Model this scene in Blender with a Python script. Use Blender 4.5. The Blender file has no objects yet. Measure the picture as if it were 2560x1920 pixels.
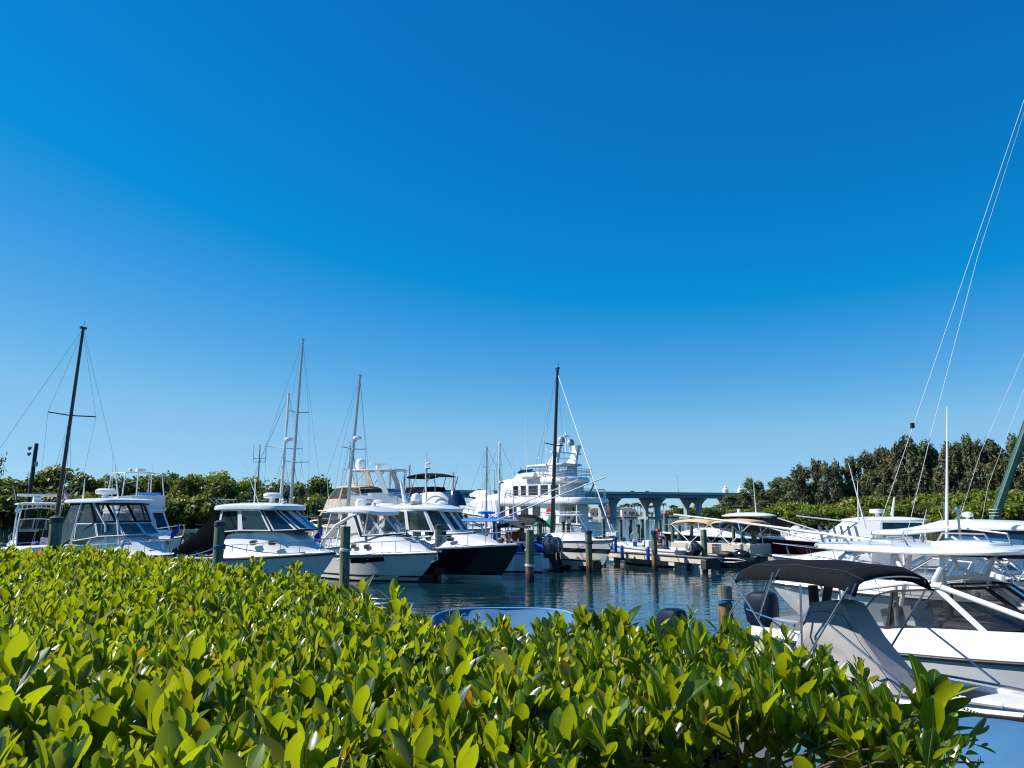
import bpy, math, random
import numpy as np
from mathutils import Vector, Matrix, Euler

random.seed(7)
C = bpy.context.scene.collection
SC = bpy.context.scene
R = math.radians
PI = math.pi

# ------------------------------------------------------------------ camera
EYE = 3.2
FPX = 1934.0
HZ = 1284.0
PITCH = math.atan((HZ - 960) / FPX)
cam_d = bpy.data.cameras.new("camera")
cam_d.sensor_width = 36
cam_d.lens = 36 * FPX / 2560
cam_d.clip_start = 0.05
cam_d.clip_end = 9000
cam = bpy.data.objects.new("camera", cam_d)
cam.location = (0, 0, EYE)
cam.rotation_euler = (PI / 2 + PITCH, 0, 0)
C.objects.link(cam)
SC.camera = cam

# ------------------------------------------------------------------ sky and sun
SUN_EL = R(43)
SUN_AZ = R(5)            # degrees ahead of due left
sdir = Vector((-math.cos(SUN_AZ) * math.cos(SUN_EL), math.sin(SUN_AZ) * math.cos(SUN_EL), math.sin(SUN_EL)))
w = bpy.data.worlds.new("World")
SC.world = w
w.use_nodes = True
nt = w.node_tree
nt.nodes.clear()
sky = nt.nodes.new("ShaderNodeTexSky")
sky.sky_type = 'NISHITA'
sky.sun_disc = False
sky.sun_elevation = SUN_EL
sky.sun_rotation = math.atan2(sdir.x, sdir.y)
sky.altitude = 0
sky.air_density = 0.7
sky.dust_density = 0.0
sky.ozone_density = 6.0
bg = nt.nodes.new("ShaderNodeBackground")
SKY_STRENGTH = 0.069
bg.inputs["Strength"].default_value = SKY_STRENGTH
out = nt.nodes.new("ShaderNodeOutputWorld")


def wmath(op, a, b):
    x = nt.nodes.new("ShaderNodeMath")
    x.operation = op
    for s_, val in zip(x.inputs, (a, b)):
        if isinstance(val, (int, float)):
            s_.default_value = val
        else:
            nt.links.new(val, s_)
    return x.outputs[0]


# deepen the sky's blue channel by channel (a vivid phone-camera blue)
sep = nt.nodes.new("ShaderNodeSeparateColor")
nt.links.new(sky.outputs[0], sep.inputs[0])
cr, cg, cb = [wmath('MULTIPLY', sep.outputs[i], 0.1) for i in range(3)]
cg, cr, cb = (
    wmath('MINIMUM', wmath('MULTIPLY', cg, 1.40), wmath('ADD', wmath('MULTIPLY', cg, 0.50), 0.33)),
    wmath('MAXIMUM', wmath('MINIMUM', wmath('MULTIPLY', wmath('SUBTRACT', cr, 0.096), 1.95), wmath('ADD', wmath('MULTIPLY', cr, 0.55), 0.12)), 0.003),
    wmath('MINIMUM', wmath('MULTIPLY', wmath('POWER', cb, 0.6), 1.15), wmath('ADD', wmath('MULTIPLY', cb, 0.42), 0.55)))
com = nt.nodes.new("ShaderNodeCombineColor")
for i, c_ in enumerate((cr, cg, cb)):
    nt.links.new(wmath('MULTIPLY', c_, 10.0), com.inputs[i])
nt.links.new(com.outputs[0], bg.inputs[0])
nt.links.new(bg.outputs[0], out.inputs[0])

sl = bpy.data.lights.new("sun", 'SUN')
sl.energy = 5.0
sl.angle = R(0.53)
sl.color = (1.0, 0.955, 0.88)
so = bpy.data.objects.new("sun", sl)
so.rotation_euler = sdir.to_track_quat('Z', 'Y').to_euler()
so.location = (-40, 10, 60)
C.objects.link(so)

SC.view_settings.view_transform = 'Standard'
SC.view_settings.look = 'None'
SC.view_settings.exposure = 0.54
SC.view_settings.gamma = 1.0
SC.cycles.use_denoising = True
SC.cycles.filter_width = 1.15
SC.cycles.max_bounces = 8
SC.cycles.transparent_max_bounces = 16
SC.cycles.caustics_reflective = False
SC.cycles.caustics_refractive = False
SC.cycles.sample_clamp_indirect = 6


# ------------------------------------------------------------------ pixel helpers (photo pixels 2560x1920)
def ray(px, py):
    u = (px - 1280) / FPX
    v = (960 - py) / FPX
    return Vector((u, math.cos(PITCH) - v * math.sin(PITCH), math.sin(PITCH) + v * math.cos(PITCH)))


def at(px, py, D):                       # point seen at a pixel, D metres ahead
    d = ray(px, py)
    return Vector((0, 0, EYE)) + d * (D / d.y)


def wl(px, py, z=0.0):                   # point seen at a pixel, on the level z
    d = ray(px, py)
    return Vector((0, 0, EYE)) + d * ((z - EYE) / d.z)


# ------------------------------------------------------------------ materials
MATS = {}


def mat(name, col, rough=0.5, metal=0.0, var=0.0, scale=3.0, bump=0.0, bscale=20.0, col2=None, coat=0.0, spec=0.5, stretch=None):
    if name in MATS:
        return MATS[name]
    m = bpy.data.materials.new(name)
    m.use_nodes = True
    n = m.node_tree.nodes
    l = m.node_tree.links
    p = n["Principled BSDF"]
    p.inputs["Base Color"].default_value = (*col, 1)
    p.inputs["Roughness"].default_value = rough
    p.inputs["Metallic"].default_value = metal
    p.inputs["Specular IOR Level"].default_value = spec
    if coat:
        p.inputs["Coat Weight"].default_value = coat
        p.inputs["Coat Roughness"].default_value = 0.08
    tc = n.new("ShaderNodeTexCoord")
    src = tc.outputs["Object"]
    if stretch:
        mp = n.new("ShaderNodeMapping")
        mp.inputs["Scale"].default_value = stretch
        l.new(src, mp.inputs[0])
        src = mp.outputs[0]
    if var or col2:
        nz = n.new("ShaderNodeTexNoise")
        nz.inputs["Scale"].default_value = scale
        nz.inputs["Detail"].default_value = 6
        nz.inputs["Roughness"].default_value = 0.62
        l.new(src, nz.inputs["Vector"])
        rp = n.new("ShaderNodeValToRGB")
        rp.color_ramp.elements[0].position = 0.32
        rp.color_ramp.elements[1].position = 0.68
        c2 = col2 or tuple(c * (1 - var) for c in col)
        rp.color_ramp.elements[0].color = (*c2, 1)
        rp.color_ramp.elements[1].color = (*col, 1)
        l.new(nz.outputs["Fac"], rp.inputs[0])
        l.new(rp.outputs[0], p.inputs["Base Color"])
    if bump:
        nb = n.new("ShaderNodeTexNoise")
        nb.inputs["Scale"].default_value = bscale
        nb.inputs["Detail"].default_value = 4
        l.new(src, nb.inputs["Vector"])
        bp = n.new("ShaderNodeBump")
        bp.inputs["Strength"].default_value = bump
        bp.inputs["Distance"].default_value = 0.02
        l.new(nb.outputs["Fac"], bp.inputs["Height"])
        l.new(bp.outputs[0], p.inputs["Normal"])
    MATS[name] = m
    return m


def glass(name, tint, alpha=0.35, rough=0.03):
    """see-through pane: part tinted clear, part mirror by Fresnel"""
    if name in MATS:
        return MATS[name]
    m = bpy.data.materials.new(name)
    m.use_nodes = True
    n = m.node_tree.nodes
    l = m.node_tree.links
    n.clear()
    o = n.new("ShaderNodeOutputMaterial")
    tr = n.new("ShaderNodeBsdfTransparent")
    tr.inputs[0].default_value = (*[1 - alpha * (1 - t) for t in tint], 1)
    df = n.new("ShaderNodeBsdfPrincipled")
    df.inputs["Base Color"].default_value = (*[t * 0.13 for t in tint], 1)
    df.inputs["Roughness"].default_value = rough
    m1 = n.new("ShaderNodeMixShader")
    m1.inputs[0].default_value = alpha
    gl = n.new("ShaderNodeBsdfGlossy")
    gl.inputs["Roughness"].default_value = rough
    lw = n.new("ShaderNodeLayerWeight")
    lw.inputs[0].default_value = 0.5
    pw_ = n.new("ShaderNodeMath")
    pw_.operation = 'POWER'
    pw_.inputs[1].default_value = 4.0
    l.new(lw.outputs["Facing"], pw_.inputs[0])
    fr = n.new("ShaderNodeMath")
    fr.operation = 'MULTIPLY_ADD'
    fr.inputs[1].default_value = 0.85
    fr.inputs[2].default_value = 0.045
    l.new(pw_.outputs[0], fr.inputs[0])
    m2 = n.new("ShaderNodeMixShader")
    l.new(tr.outputs[0], m1.inputs[1])
    l.new(df.outputs[0], m1.inputs[2])
    l.new(fr.outputs[0], m2.inputs[0])
    l.new(m1.outputs[0], m2.inputs[1])
    l.new(gl.outputs[0], m2.inputs[2])
    l.new(m2.outputs[0], o.inputs[0])
    MATS[name] = m
    return m


WHITE = mat("gelcoat_white", (0.80, 0.80, 0.79), 0.22, var=0.07, scale=1.2, coat=0.3)
WHITE2 = mat("gelcoat_offwhite", (0.74, 0.73, 0.69), 0.35, var=0.10, scale=1.6)
CREAM = mat("cream_vinyl", (0.62, 0.53, 0.41), 0.5, var=0.1)
GREYHULL = mat("hull_pale_grey", (0.55, 0.57, 0.58), 0.25, var=0.06, coat=0.3)
BLACKHULL = mat("hull_black", (0.008, 0.009, 0.013), 0.12, coat=0.5)
NAVYHULL = mat("hull_navy", (0.012, 0.03, 0.075), 0.15, coat=0.4)
MAROON = mat("hull_maroon", (0.055, 0.008, 0.010), 0.15, coat=0.4)
BOTTOM = mat("bottom_paint", (0.02, 0.022, 0.03), 0.6, var=0.3)
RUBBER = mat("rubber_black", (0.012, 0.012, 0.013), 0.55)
STEEL = mat("stainless", (0.50, 0.50, 0.51), 0.28, metal=1.0)
ALU = mat("painted_aluminium", (0.78, 0.78, 0.77), 0.3)
ALUDARK = mat("weathered_aluminium", (0.33, 0.34, 0.36), 0.4, metal=0.6, var=0.2)
BLACKMAST = mat("mast_black", (0.012, 0.012, 0.013), 0.3)
GREYMAST = mat("mast_grey", (0.40, 0.41, 0.43), 0.35, metal=0.5)
CANVAS_BLACK = mat("canvas_black", (0.010, 0.013, 0.017), 0.9, var=0.25, scale=5, bump=0.25, bscale=5, spec=0.08)
CANVAS_GREY = mat("canvas_grey", (0.33, 0.32, 0.31), 0.9, var=0.12, scale=4, bump=0.3, bscale=7)
CANVAS_CHAR = mat("canvas_charcoal", (0.03, 0.032, 0.035), 0.9, var=0.2, bump=0.3, bscale=5)
CANVAS_BLUE = mat("canvas_blue", (0.040, 0.145, 0.28), 0.8, var=0.14, scale=2.5, bump=0.3, bscale=4)
CANVAS_ROYAL = mat("canvas_royal", (0.008, 0.05, 0.36), 0.75, var=0.2, scale=4, bump=0.3, bscale=5)
CANVAS_SKY = mat("canvas_bright_blue", (0.02, 0.22, 0.62), 0.7, var=0.1)
CANVAS_TAN = mat("canvas_tan", (0.62, 0.40, 0.20), 0.85, var=0.12, scale=2, bump=0.2, bscale=6)
CANVAS_GREEN = mat("canvas_green", (0.0, 0.26, 0.17), 0.75, var=0.2, scale=5, bump=0.3, bscale=8)
GREENTUBE = mat("green_sailcover", (0.004, 0.075, 0.055), 0.6, var=0.2, stretch=(1, 1, 6), bump=0.2, bscale=12)
CANVAS_BROWN = mat("canvas_brown", (0.06, 0.03, 0.022), 0.9, var=0.2)
VINYL = glass("clear_vinyl", (0.75, 0.75, 0.74), 0.32, 0.12)
GLASS_TINT = glass("glass_green_tint", (0.10, 0.25, 0.25), 0.80)
GLASS_CLEAR = glass("glass_clear", (0.8, 0.9, 0.92), 0.14)
GLASS_DARK = glass("glass_dark", (0.03, 0.035, 0.04), 0.985)
GLASS_SMOKE = glass("glass_smoke", (0.22, 0.23, 0.25), 0.45)
DARKIN = mat("dark_interior", (0.02, 0.02, 0.023), 0.7)
GREYVINYL = mat("grey_vinyl", (0.20, 0.20, 0.21), 0.55, var=0.12)
TEAK = mat("teak", (0.20, 0.11, 0.055), 0.6, var=0.25, stretch=(1, 8, 8))
NONSKID = mat("nonskid_grey", (0.36, 0.37, 0.39), 0.7, var=0.08, bump=0.2, bscale=80)
CARPET = mat("deck_beige", (0.50, 0.43, 0.35), 0.85, var=0.1)
ENG_BLACK = mat("engine_black", (0.018, 0.019, 0.021), 0.22, coat=0.4)
ENG_GREY = mat("engine_grey", (0.09, 0.10, 0.115), 0.22, metal=0.3, coat=0.5)
ENG_NAVY = mat("engine_navy_cover", (0.004, 0.012, 0.032), 0.5, bump=0.3, bscale=6, spec=0.2)
RED = mat("paint_red", (0.45, 0.02, 0.02), 0.4)
ORANGE = mat("life_jacket_orange", (0.72, 0.10, 0.015), 0.6, var=0.2, scale=9, bump=0.3)
BLUEPAINT = mat("paint_blue", (0.02, 0.10, 0.42), 0.4)
ROPE_W = mat("rope_white", (0.62, 0.60, 0.55), 0.9)
ROPE_B = mat("rope_blue", (0.02, 0.14, 0.30), 0.85)
ROPE_D = mat("rope_dark", (0.03, 0.032, 0.035), 0.9)
ROPE_T = mat("rope_teal", (0.03, 0.28, 0.30), 0.9)
WIRE = mat("rigging_wire", (0.30, 0.31, 0.33), 0.35, metal=0.8)
WOODDOCK = mat("dock_planks", (0.30, 0.25, 0.20), 0.85, var=0.35, scale=2, stretch=(7, 0.6, 1), bump=0.3)
DOCKSIDE = mat("dock_concrete", (0.62, 0.58, 0.46), 0.85, var=0.3, scale=2.2, bump=0.25, bscale=12)
DOCKDARK = mat("dock_bracket", (0.035, 0.035, 0.033), 0.8, var=0.3)


# ------------------------------------------------------------------ mesh builder
BOTH_SIDES = {"hardtop_frame", "bimini_frame", "windscreen_pillar", "hardtop_support", "window_trim", "arch", "ladder_frame", "grab_rail", "folded_top_frame"}


class MB:
    def __init__(self):
        self.v = []
        self.f = []
        self.m = []

    def add(self, vs, fs, mi=0):
        o = len(self.v)
        self.v += [tuple(x) for x in vs]
        self.f += [tuple(i + o for i in f) for f in fs]
        self.m += [mi] * len(fs)
        return self

    def quad(self, a, b, c, d, mi=0):
        return self.add([a, b, c, d], [(0, 1, 2, 3)], mi)

    def box(self, c, s, rz=0.0, mi=0, rot=None, top=1.0):
        hx, hy, hz = s[0] / 2, s[1] / 2, s[2] / 2
        pts = []
        for z, k in ((-hz, 1.0), (hz, top)):
            for x, y in ((-hx, -hy), (hx, -hy), (hx, hy), (-hx, hy)):
                pts.append(Vector((x * k, y * k, z)))
        M = Matrix.Rotation(rz, 3, 'Z') if rot is None else Euler(rot).to_matrix()
        c = Vector(c)
        pts = [M @ p + c for p in pts]
        return self.add(pts, [(3, 2, 1, 0), (4, 5, 6, 7), (0, 1, 5, 4), (1, 2, 6, 5), (2, 3, 7, 6), (3, 0, 4, 7)], mi)

    def tube(self, pts, r, n=8, mi=0, cap=True):
        pts = [Vector(p) for p in pts]
        k = len(pts)
        rs = r if isinstance(r, (list, tuple)) else [r] * k
        vs = []
        prev = None
        for i, p in enumerate(pts):
            if i == 0:
                d = pts[1] - p
            elif i == k - 1:
                d = p - pts[i - 1]
            else:
                d = (pts[i + 1] - p).normalized() + (p - pts[i - 1]).normalized()
            if d.length < 1e-9:
                d = Vector((0, 0, 1))
            d.normalize()
            if prev is None:
                a = Vector((0, 0, 1)) if abs(d.z) < 0.9 else Vector((1, 0, 0))
            else:
                a = prev
            u = (a - d * a.dot(d)).normalized()
            prev = u
            q = d.cross(u)
            for j in range(n):
                t = 2 * PI * j / n
                vs.append(p + (u * math.cos(t) + q * math.sin(t)) * rs[i])
        fs = []
        for i in range(k - 1):
            for j in range(n):
                j2 = (j + 1) % n
                fs.append((i * n + j, i * n + j2, (i + 1) * n + j2, (i + 1) * n + j))
        if cap:
            fs.append(tuple(range(n))[::-1])
            fs.append(tuple((k - 1) * n + j for j in range(n)))
        return self.add(vs, fs, mi)

    def loft(self, secs, closed=False, cap=(False, False), mi=0):
        n = len(secs[0])
        vs = [p for s in secs for p in s]
        fs = []
        for i in range(len(secs) - 1):
            for j in range(n if closed else n - 1):
                j2 = (j + 1) % n
                fs.append((i * n + j, i * n + j2, (i + 1) * n + j2, (i + 1) * n + j))
        if cap[0]:
            fs.append(tuple(range(n))[::-1])
        if cap[1]:
            fs.append(tuple((len(secs) - 1) * n + j for j in range(n)))
        return self.add(vs, fs, mi)

    def lathe(self, prof, c=(0, 0, 0), n=14, mi=0, M=None):
        c = Vector(c)
        secs = []
        for r, z in prof:
            row = []
            for j in range(n):
                t = 2 * PI * j / n
                p = Vector((r * math.cos(t), r * math.sin(t), z))
                row.append((M @ p if M else p) + c)
            secs.append(row)
        return self.loft(secs, True, (True, True), mi)

    def ball(self, c, r, n=12, k=7, mi=0):
        r = r if isinstance(r, (tuple, list)) else (r, r, r)
        secs = []
        for i in range(k + 1):
            a = -PI / 2 + PI * min(max(i / k, 0.02), 0.98)
            secs.append([(c[0] + r[0] * math.cos(a) * math.cos(2 * PI * j / n), c[1] + r[1] * math.cos(a) * math.sin(2 * PI * j / n), c[2] + r[2] * math.sin(a)) for j in range(n)])
        return self.loft(secs, True, (True, True), mi)

    def slab(self, ol, z, th, camber=0.0, rnd=0.04, mi=0, zf=None):
        """plate with rounded edge over a 2-D outline; zf(x,y) bends it"""
        cx = sum(p[0] for p in ol) / len(ol)
        cy = sum(p[1] for p in ol) / len(ol)

        def ring(s, zz):
            o = []
            for x, y in ol:
                X, Y = cx + (x - cx) * s, cy + (y - cy) * s
                o.append((X, Y, zz + (zf(X, Y) if zf else 0)))
            return o
        secs = [ring(0.02, z), ring(0.6, z), ring(0.965, z), ring(0.995, z + rnd * 0.4), ring(1, z + th * 0.5), ring(0.985, z + th - rnd * 0.3), ring(0.95, z + th), ring(0.75, z + th + camber * 0.5), ring(0.45, z + th + camber * 0.85), ring(0.02, z + th + camber)]
        return self.loft(secs, True, (True, True), mi)

    def build(self, name, mats, parent=None, smooth=35, bevel=0.0):
        if name in BOTH_SIDES and parent is not None:
            ys = [sum(self.v[j][1] for j in f) / len(f) for f in self.f]
            if min(ys) < -.2 and max(ys) > .2:
                for sg in (1, -1):
                    h = MB()
                    h.v = self.v
                    for f, m_, y in zip(self.f, self.m, ys):
                        if (y >= 0) == (sg > 0):
                            h.f.append(f)
                            h.m.append(m_)
                    use = sorted({j for f in h.f for j in f})
                    mp = {j: i for i, j in enumerate(use)}
                    h.v = [self.v[j] for j in use]
                    h.f = [tuple(mp[j] for j in f) for f in h.f]
                    o = h._build(name, mats, parent, smooth, bevel)
                return o
        return self._build(name, mats, parent, smooth, bevel)

    def _build(self, name, mats, parent=None, smooth=35, bevel=0.0):
        me = bpy.data.meshes.new(name)
        me.from_pydata(self.v, [], self.f)
        if not isinstance(mats, (list, tuple)):
            mats = [mats]
        for m in mats:
            me.materials.append(m)
        if len(mats) > 1:
            me.polygons.foreach_set("material_index", self.m)
        if smooth:
            me.shade_smooth()
            me.set_sharp_from_angle(angle=R(smooth))
        me.update()
        o = bpy.data.objects.new(name, me)
        C.objects.link(o)
        if parent is not None:
            o.parent = parent
        if bevel:
            b = o.modifiers.new("bevel", 'BEVEL')
            b.width = bevel
            b.segments = 2
            b.limit_method = 'ANGLE'
            b.angle_limit = R(40)
        return o


def tag(o, label=None, cat=None, group=None, kind=None):
    if label:
        o["label"] = label
    if cat:
        o["category"] = cat
    if group:
        o["group"] = group
    if kind:
        o["kind"] = kind
    return o


def empty(name, loc, rz=0.0, label=None, cat=None, group=None):
    o = bpy.data.objects.new(name, None)
    o.empty_display_size = 0.3
    o.location = loc
    o.rotation_euler = (0, 0, rz)
    C.objects.link(o)
    return tag(o, label, cat, group)


def copy_tree(o, parent=None):
    c = o.copy()
    C.objects.link(c)
    c.parent = parent
    for ch in list(o.children):
        copy_tree(ch, c)
    return c


def lerp(a, b, t):
    return a + (b - a) * t


def sm(a, b, x):
    t = min(1, max(0, (x - a) / (b - a)))
    return t * t * (3 - 2 * t)


def V(*a):
    return Vector(a[0]) if len(a) == 1 else Vector(a)


def outline(x0, x1, w0, w1, n=4.0, k=36):
    """rounded-rectangle plan, half widths w0 (at x0) to w1 (at x1)"""
    o = []
    cx, a = (x0 + x1) / 2, (x1 - x0) / 2
    for i in range(k):
        t = 2 * PI * i / k
        cs, sn = math.cos(t), math.sin(t)
        X = a * math.copysign(abs(cs) ** (2 / n), cs)
        wv = lerp(w0, w1, (X + a) / (2 * a))
        o.append((cx + X, wv * math.copysign(abs(sn) ** (2 / n), sn)))
    return o
# ================================================================== THE SETTING
# ------------------------------------------------------------------ water
def water_mat():
    m = bpy.data.materials.new("water")
    m.use_nodes = True
    n = m.node_tree.nodes
    l = m.node_tree.links
    p = n["Principled BSDF"]
    p.inputs["Base Color"].default_value = (0.006, 0.030, 0.042, 1)
    p.inputs["Roughness"].default_value = 0.03
    p.inputs["IOR"].default_value = 1.333
    tc = n.new("ShaderNodeTexCoord")
    hs = []
    for sc, st, det, wgt in (((0.32, 1.05, 1), 0.12, 3, 1.0), ((1.1, 3.6, 1), -0.15, 3, 0.20), ((0.09, 0.20, 1), 0.0, 2, 1.2)):
        mp = n.new("ShaderNodeMapping")
        mp.inputs["Scale"].default_value = sc
        mp.inputs["Rotation"].default_value = (0, 0, st)
        l.new(tc.outputs["Object"], mp.inputs[0])
        nz = n.new("ShaderNodeTexNoise")
        nz.inputs["Scale"].default_value = 1.0
        nz.inputs["Detail"].default_value = det
        nz.inputs["Distortion"].default_value = 0.6
        l.new(mp.outputs[0], nz.inputs["Vector"])
        mu = n.new("ShaderNodeMath")
        mu.operation = 'MULTIPLY'
        mu.inputs[1].default_value = wgt
        l.new(nz.outputs["Fac"], mu.inputs[0])
        hs.append(mu)
    a = n.new("ShaderNodeMath")
    l.new(hs[0].outputs[0], a.inputs[0])
    l.new(hs[1].outputs[0], a.inputs[1])
    b = n.new("ShaderNodeMath")
    l.new(a.outputs[0], b.inputs[0])
    l.new(hs[2].outputs[0], b.inputs[1])
    bp = n.new("ShaderNodeBump")
    bp.inputs["Strength"].default_value = 1.0
    bp.inputs["Distance"].default_value = WAVE
    l.new(b.outputs[0], bp.inputs["Height"])
    l.new(bp.outputs[0], p.inputs["Normal"])
    return m


WAVE = 0.036
o = MB().quad((-4000, -60, 0), (4000, -60, 0), (4000, 5000, 0), (-4000, 5000, 0)).build("water", water_mat(), smooth=0)
tag(o, kind="structure")

SOIL = mat("soil", (0.09, 0.07, 0.045), 0.95, var=0.4, scale=0.5)
SAND = mat("shore_sand", (0.40, 0.36, 0.28), 0.95, var=0.3, scale=0.05)


def land(name, pts, z, m, zb=-2.0):
    b = MB()
    n = len(pts)
    b.add([(x, y, z) for x, y in pts] + [(x, y, zb) for x, y in pts], [tuple(range(n))] + [(i, n + i, n + (i + 1) % n, (i + 1) % n) for i in range(n)])
    return tag(b.build(name, m, smooth=0), kind="structure")


# ground below the hedge (behind the seawall)
HT = 2.80                                   # hedge top


def hp(px, py):
    q = wl(px, py, HT)
    return (q.x, q.y)


FAR_EDGE = [(-260, 1358), (0, 1369), (250, 1380), (400, 1394), (600, 1414), (760, 1440), (880, 1480), (1000, 1522), (1120, 1545), (1300, 1552), (1460, 1548), (1600, 1560), (1800, 1566), (1910, 1590), (2050, 1640), (2140, 1655), (2230, 1706), (2320, 1745), (2380, 1790)]
NEAR_EDGE = [(2325, 1815), (2170, 1770), (1980, 1735), (1800, 1732), (1600, 1765), (1420, 1845), (1200, 1985), (700, 2220), (0, 2300), (-700, 2100)]
HEDGE = [hp(*q) for q in FAR_EDGE + NEAR_EDGE]
gx = [hp(*q) for q in FAR_EDGE]
gp = [(x + 0.1, y + 0.35) for x, y in gx]
gp = [(-30, 24)] + gp + [(1.35, 1.3), (1.6, -4), (-30, -8)]
land("ground", gp, 1.5, SOIL)


# ------------------------------------------------------------------ leaf clouds
def leaf_mat(name, dark, light, trans, tfac=0.3, rough=0.5, rib=None, odd=None):
    m = bpy.data.materials.new(name)
    m.use_nodes = True
    n = m.node_tree.nodes
    l = m.node_tree.links
    p = n["Principled BSDF"]
    p.inputs["Roughness"].default_value = rough
    p.inputs["Specular IOR Level"].default_value = 0.5
    at_ = n.new("ShaderNodeAttribute")
    at_.attribute_name = "leaf"
    sp = n.new("ShaderNodeSeparateColor")
    l.new(at_.outputs["Color"], sp.inputs[0])

    def mix(fac, a, b):
        x = n.new("ShaderNodeMix")
        x.data_type = 'RGBA'
        for s, val in ((x.inputs[0], fac), (x.inputs[6], a), (x.inputs[7], b)):
            if hasattr(val, "is_linked") or isinstance(val, bpy.types.NodeSocket):
                l.new(val, s)
            elif isinstance(val, tuple):
                s.default_value = (*val, 1)
            else:
                s.default_value = val
        return x.outputs[2]
    base = mix(sp.outputs[0], dark, light)
    tcol = mix(sp.outputs[0], tuple(c * 0.75 for c in trans), trans)
    if rib:
        lt = n.new("ShaderNodeMath")
        lt.operation = 'LESS_THAN'
        lt.inputs[1].default_value = 0.07
        l.new(sp.outputs[1], lt.inputs[0])
        hf = n.new("ShaderNodeMath")
        hf.operation = 'MULTIPLY'
        hf.inputs[1].default_value = 0.7
        l.new(lt.outputs[0], hf.inputs[0])
        base = mix(hf.outputs[0], base, rib)
        # faint side veins and blotches
        tc = n.new("ShaderNodeTexCoord")
        nz = n.new("ShaderNodeTexNoise")
        nz.inputs["Scale"].default_value = 55
        nz.inputs["Detail"].default_value = 3
        l.new(tc.outputs["Object"], nz.inputs["Vector"])
        mr = n.new("ShaderNodeMapRange")
        mr.inputs[1].default_value = 0.55
        mr.inputs[2].default_value = 0.8
        mr.inputs[4].default_value = 0.45
        l.new(nz.outputs["Fac"], mr.inputs[0])
        base = mix(mr.outputs[0], base, tuple(c * 0.45 for c in dark))
    if odd:
        base = mix(sp.outputs[2], base, odd)
        tcol = mix(sp.outputs[2], tcol, tuple(min(1, c * 1.3) for c in odd))
    l.new(base, p.inputs["Base Color"])
    tr = n.new("ShaderNodeBsdfTranslucent")
    l.new(tcol, tr.inputs[0])
    ms = n.new("ShaderNodeMixShader")
    ms.inputs[0].default_value = tfac
    l.new(p.outputs[0], ms.inputs[1])
    l.new(tr.outputs[0], ms.inputs[2])
    l.new(ms.outputs[0], n["Material Output"].inputs[0])
    return m


def np_mesh(name, verts, faces, col, m, parent=None, smooth=False):
    """verts (N,3), faces (M,4) as numpy"""
    me = bpy.data.meshes.new(name)
    me.vertices.add(len(verts))
    me.vertices.foreach_set("co", np.ascontiguousarray(verts, dtype=np.float32).ravel())
    M = len(faces)
    me.loops.add(M * 4)
    me.loops.foreach_set("vertex_index", np.ascontiguousarray(faces, dtype=np.int32).ravel())
    me.polygons.add(M)
    me.polygons.foreach_set("loop_start", np.arange(M, dtype=np.int32) * 4)
    me.update(calc_edges=True)
    if smooth:
        me.polygons.foreach_set("use_smooth", np.ones(M, dtype=bool))
    a = me.color_attributes.new("leaf", 'FLOAT_COLOR', 'POINT')
    c4 = np.ones((len(verts), 4), dtype=np.float32)
    c4[:, :3] = col
    a.data.foreach_set("color", c4.ravel())
    me.materials.append(m)
    o = bpy.data.objects.new(name, me)
    C.objects.link(o)
    if parent:
        o.parent = parent
    return o


def norm(a):
    return a / (np.linalg.norm(a, axis=1, keepdims=True) + 1e-9)


def leaf_cloud(name, blobs, n, size, m, parent, rng, shell=0.45, asp=1.5, updir=0.35, droop=0.0):
    """many small leaf sprays spread through the volume of a set of ellipsoid clumps"""
    vol = np.array([b[1][0] * b[1][1] * b[1][2] for b in blobs]) ** 0.75
    idx = rng.choice(len(blobs), n, p=vol / vol.sum())
    cen = np.array([b[0] for b in blobs])[idx]
    rad = np.array([b[1] for b in blobs])[idx]
    d = norm(rng.normal(size=(n, 3)))
    r = rng.random((n, 1)) ** shell
    r *= 1 + 0.16 * rng.normal(size=(n, 1))
    p = cen + d * rad * r
    nr = norm(d * 0.55 + rng.normal(size=(n, 3)) * 0.55 + np.array([0, 0, updir]))
    t = norm(np.cross(nr, rng.normal(size=(n, 3))))
    if droop:
        t = norm(t + np.array([0, 0, droop]))
        nr = norm(nr - t * (nr * t).sum(1, keepdims=True))
    b = np.cross(nr, t)
    s = size * (0.6 + 0.8 * rng.random((n, 1)))
    L = s * asp * 0.5
    W = s * 0.5
    vs = np.stack([p - t * L, p + b * W * 0.8 + nr * s * 0.1, p + t * L, p - b * W], 1).reshape(-1, 3)
    fs = np.arange(n * 4).reshape(-1, 4)
    rb = rng.random(len(blobs))[idx]
    c = np.clip(0.45 * rng.random(n) + 0.55 * rb, 0, 1)
    col = np.repeat(np.stack([c, rng.random(n), np.zeros(n)], 1), 4, axis=0)
    return np_mesh(name, vs, fs, col, m, parent)


BARK = mat("bark", (0.13, 0.10, 0.075), 0.9, var=0.4, scale=4, bump=0.3)
LF_DARK = leaf_mat("foliage_dark", (0.022, 0.042, 0.008), (0.10, 0.14, 0.018), (0.20, 0.30, 0.02), 0.3)
LF_MID = leaf_mat("foliage_olive", (0.05, 0.062, 0.008), (0.20, 0.21, 0.022), (0.25, 0.30, 0.02), 0.3)
LF_YEL = leaf_mat("foliage_yellowgreen", (0.08, 0.10, 0.008), (0.32, 0.33, 0.02), (0.40, 0.46, 0.02), 0.33)
LF_PINE = leaf_mat("foliage_pine", (0.034, 0.044, 0.020), (0.175, 0.175, 0.075), (0.22, 0.22, 0.07), 0.27, rough=0.7)
LF_PINE2 = leaf_mat("foliage_pine_green", (0.040, 0.060, 0.026), (0.15, 0.185, 0.075), (0.20, 0.24, 0.07), 0.27, rough=0.7)
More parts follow.
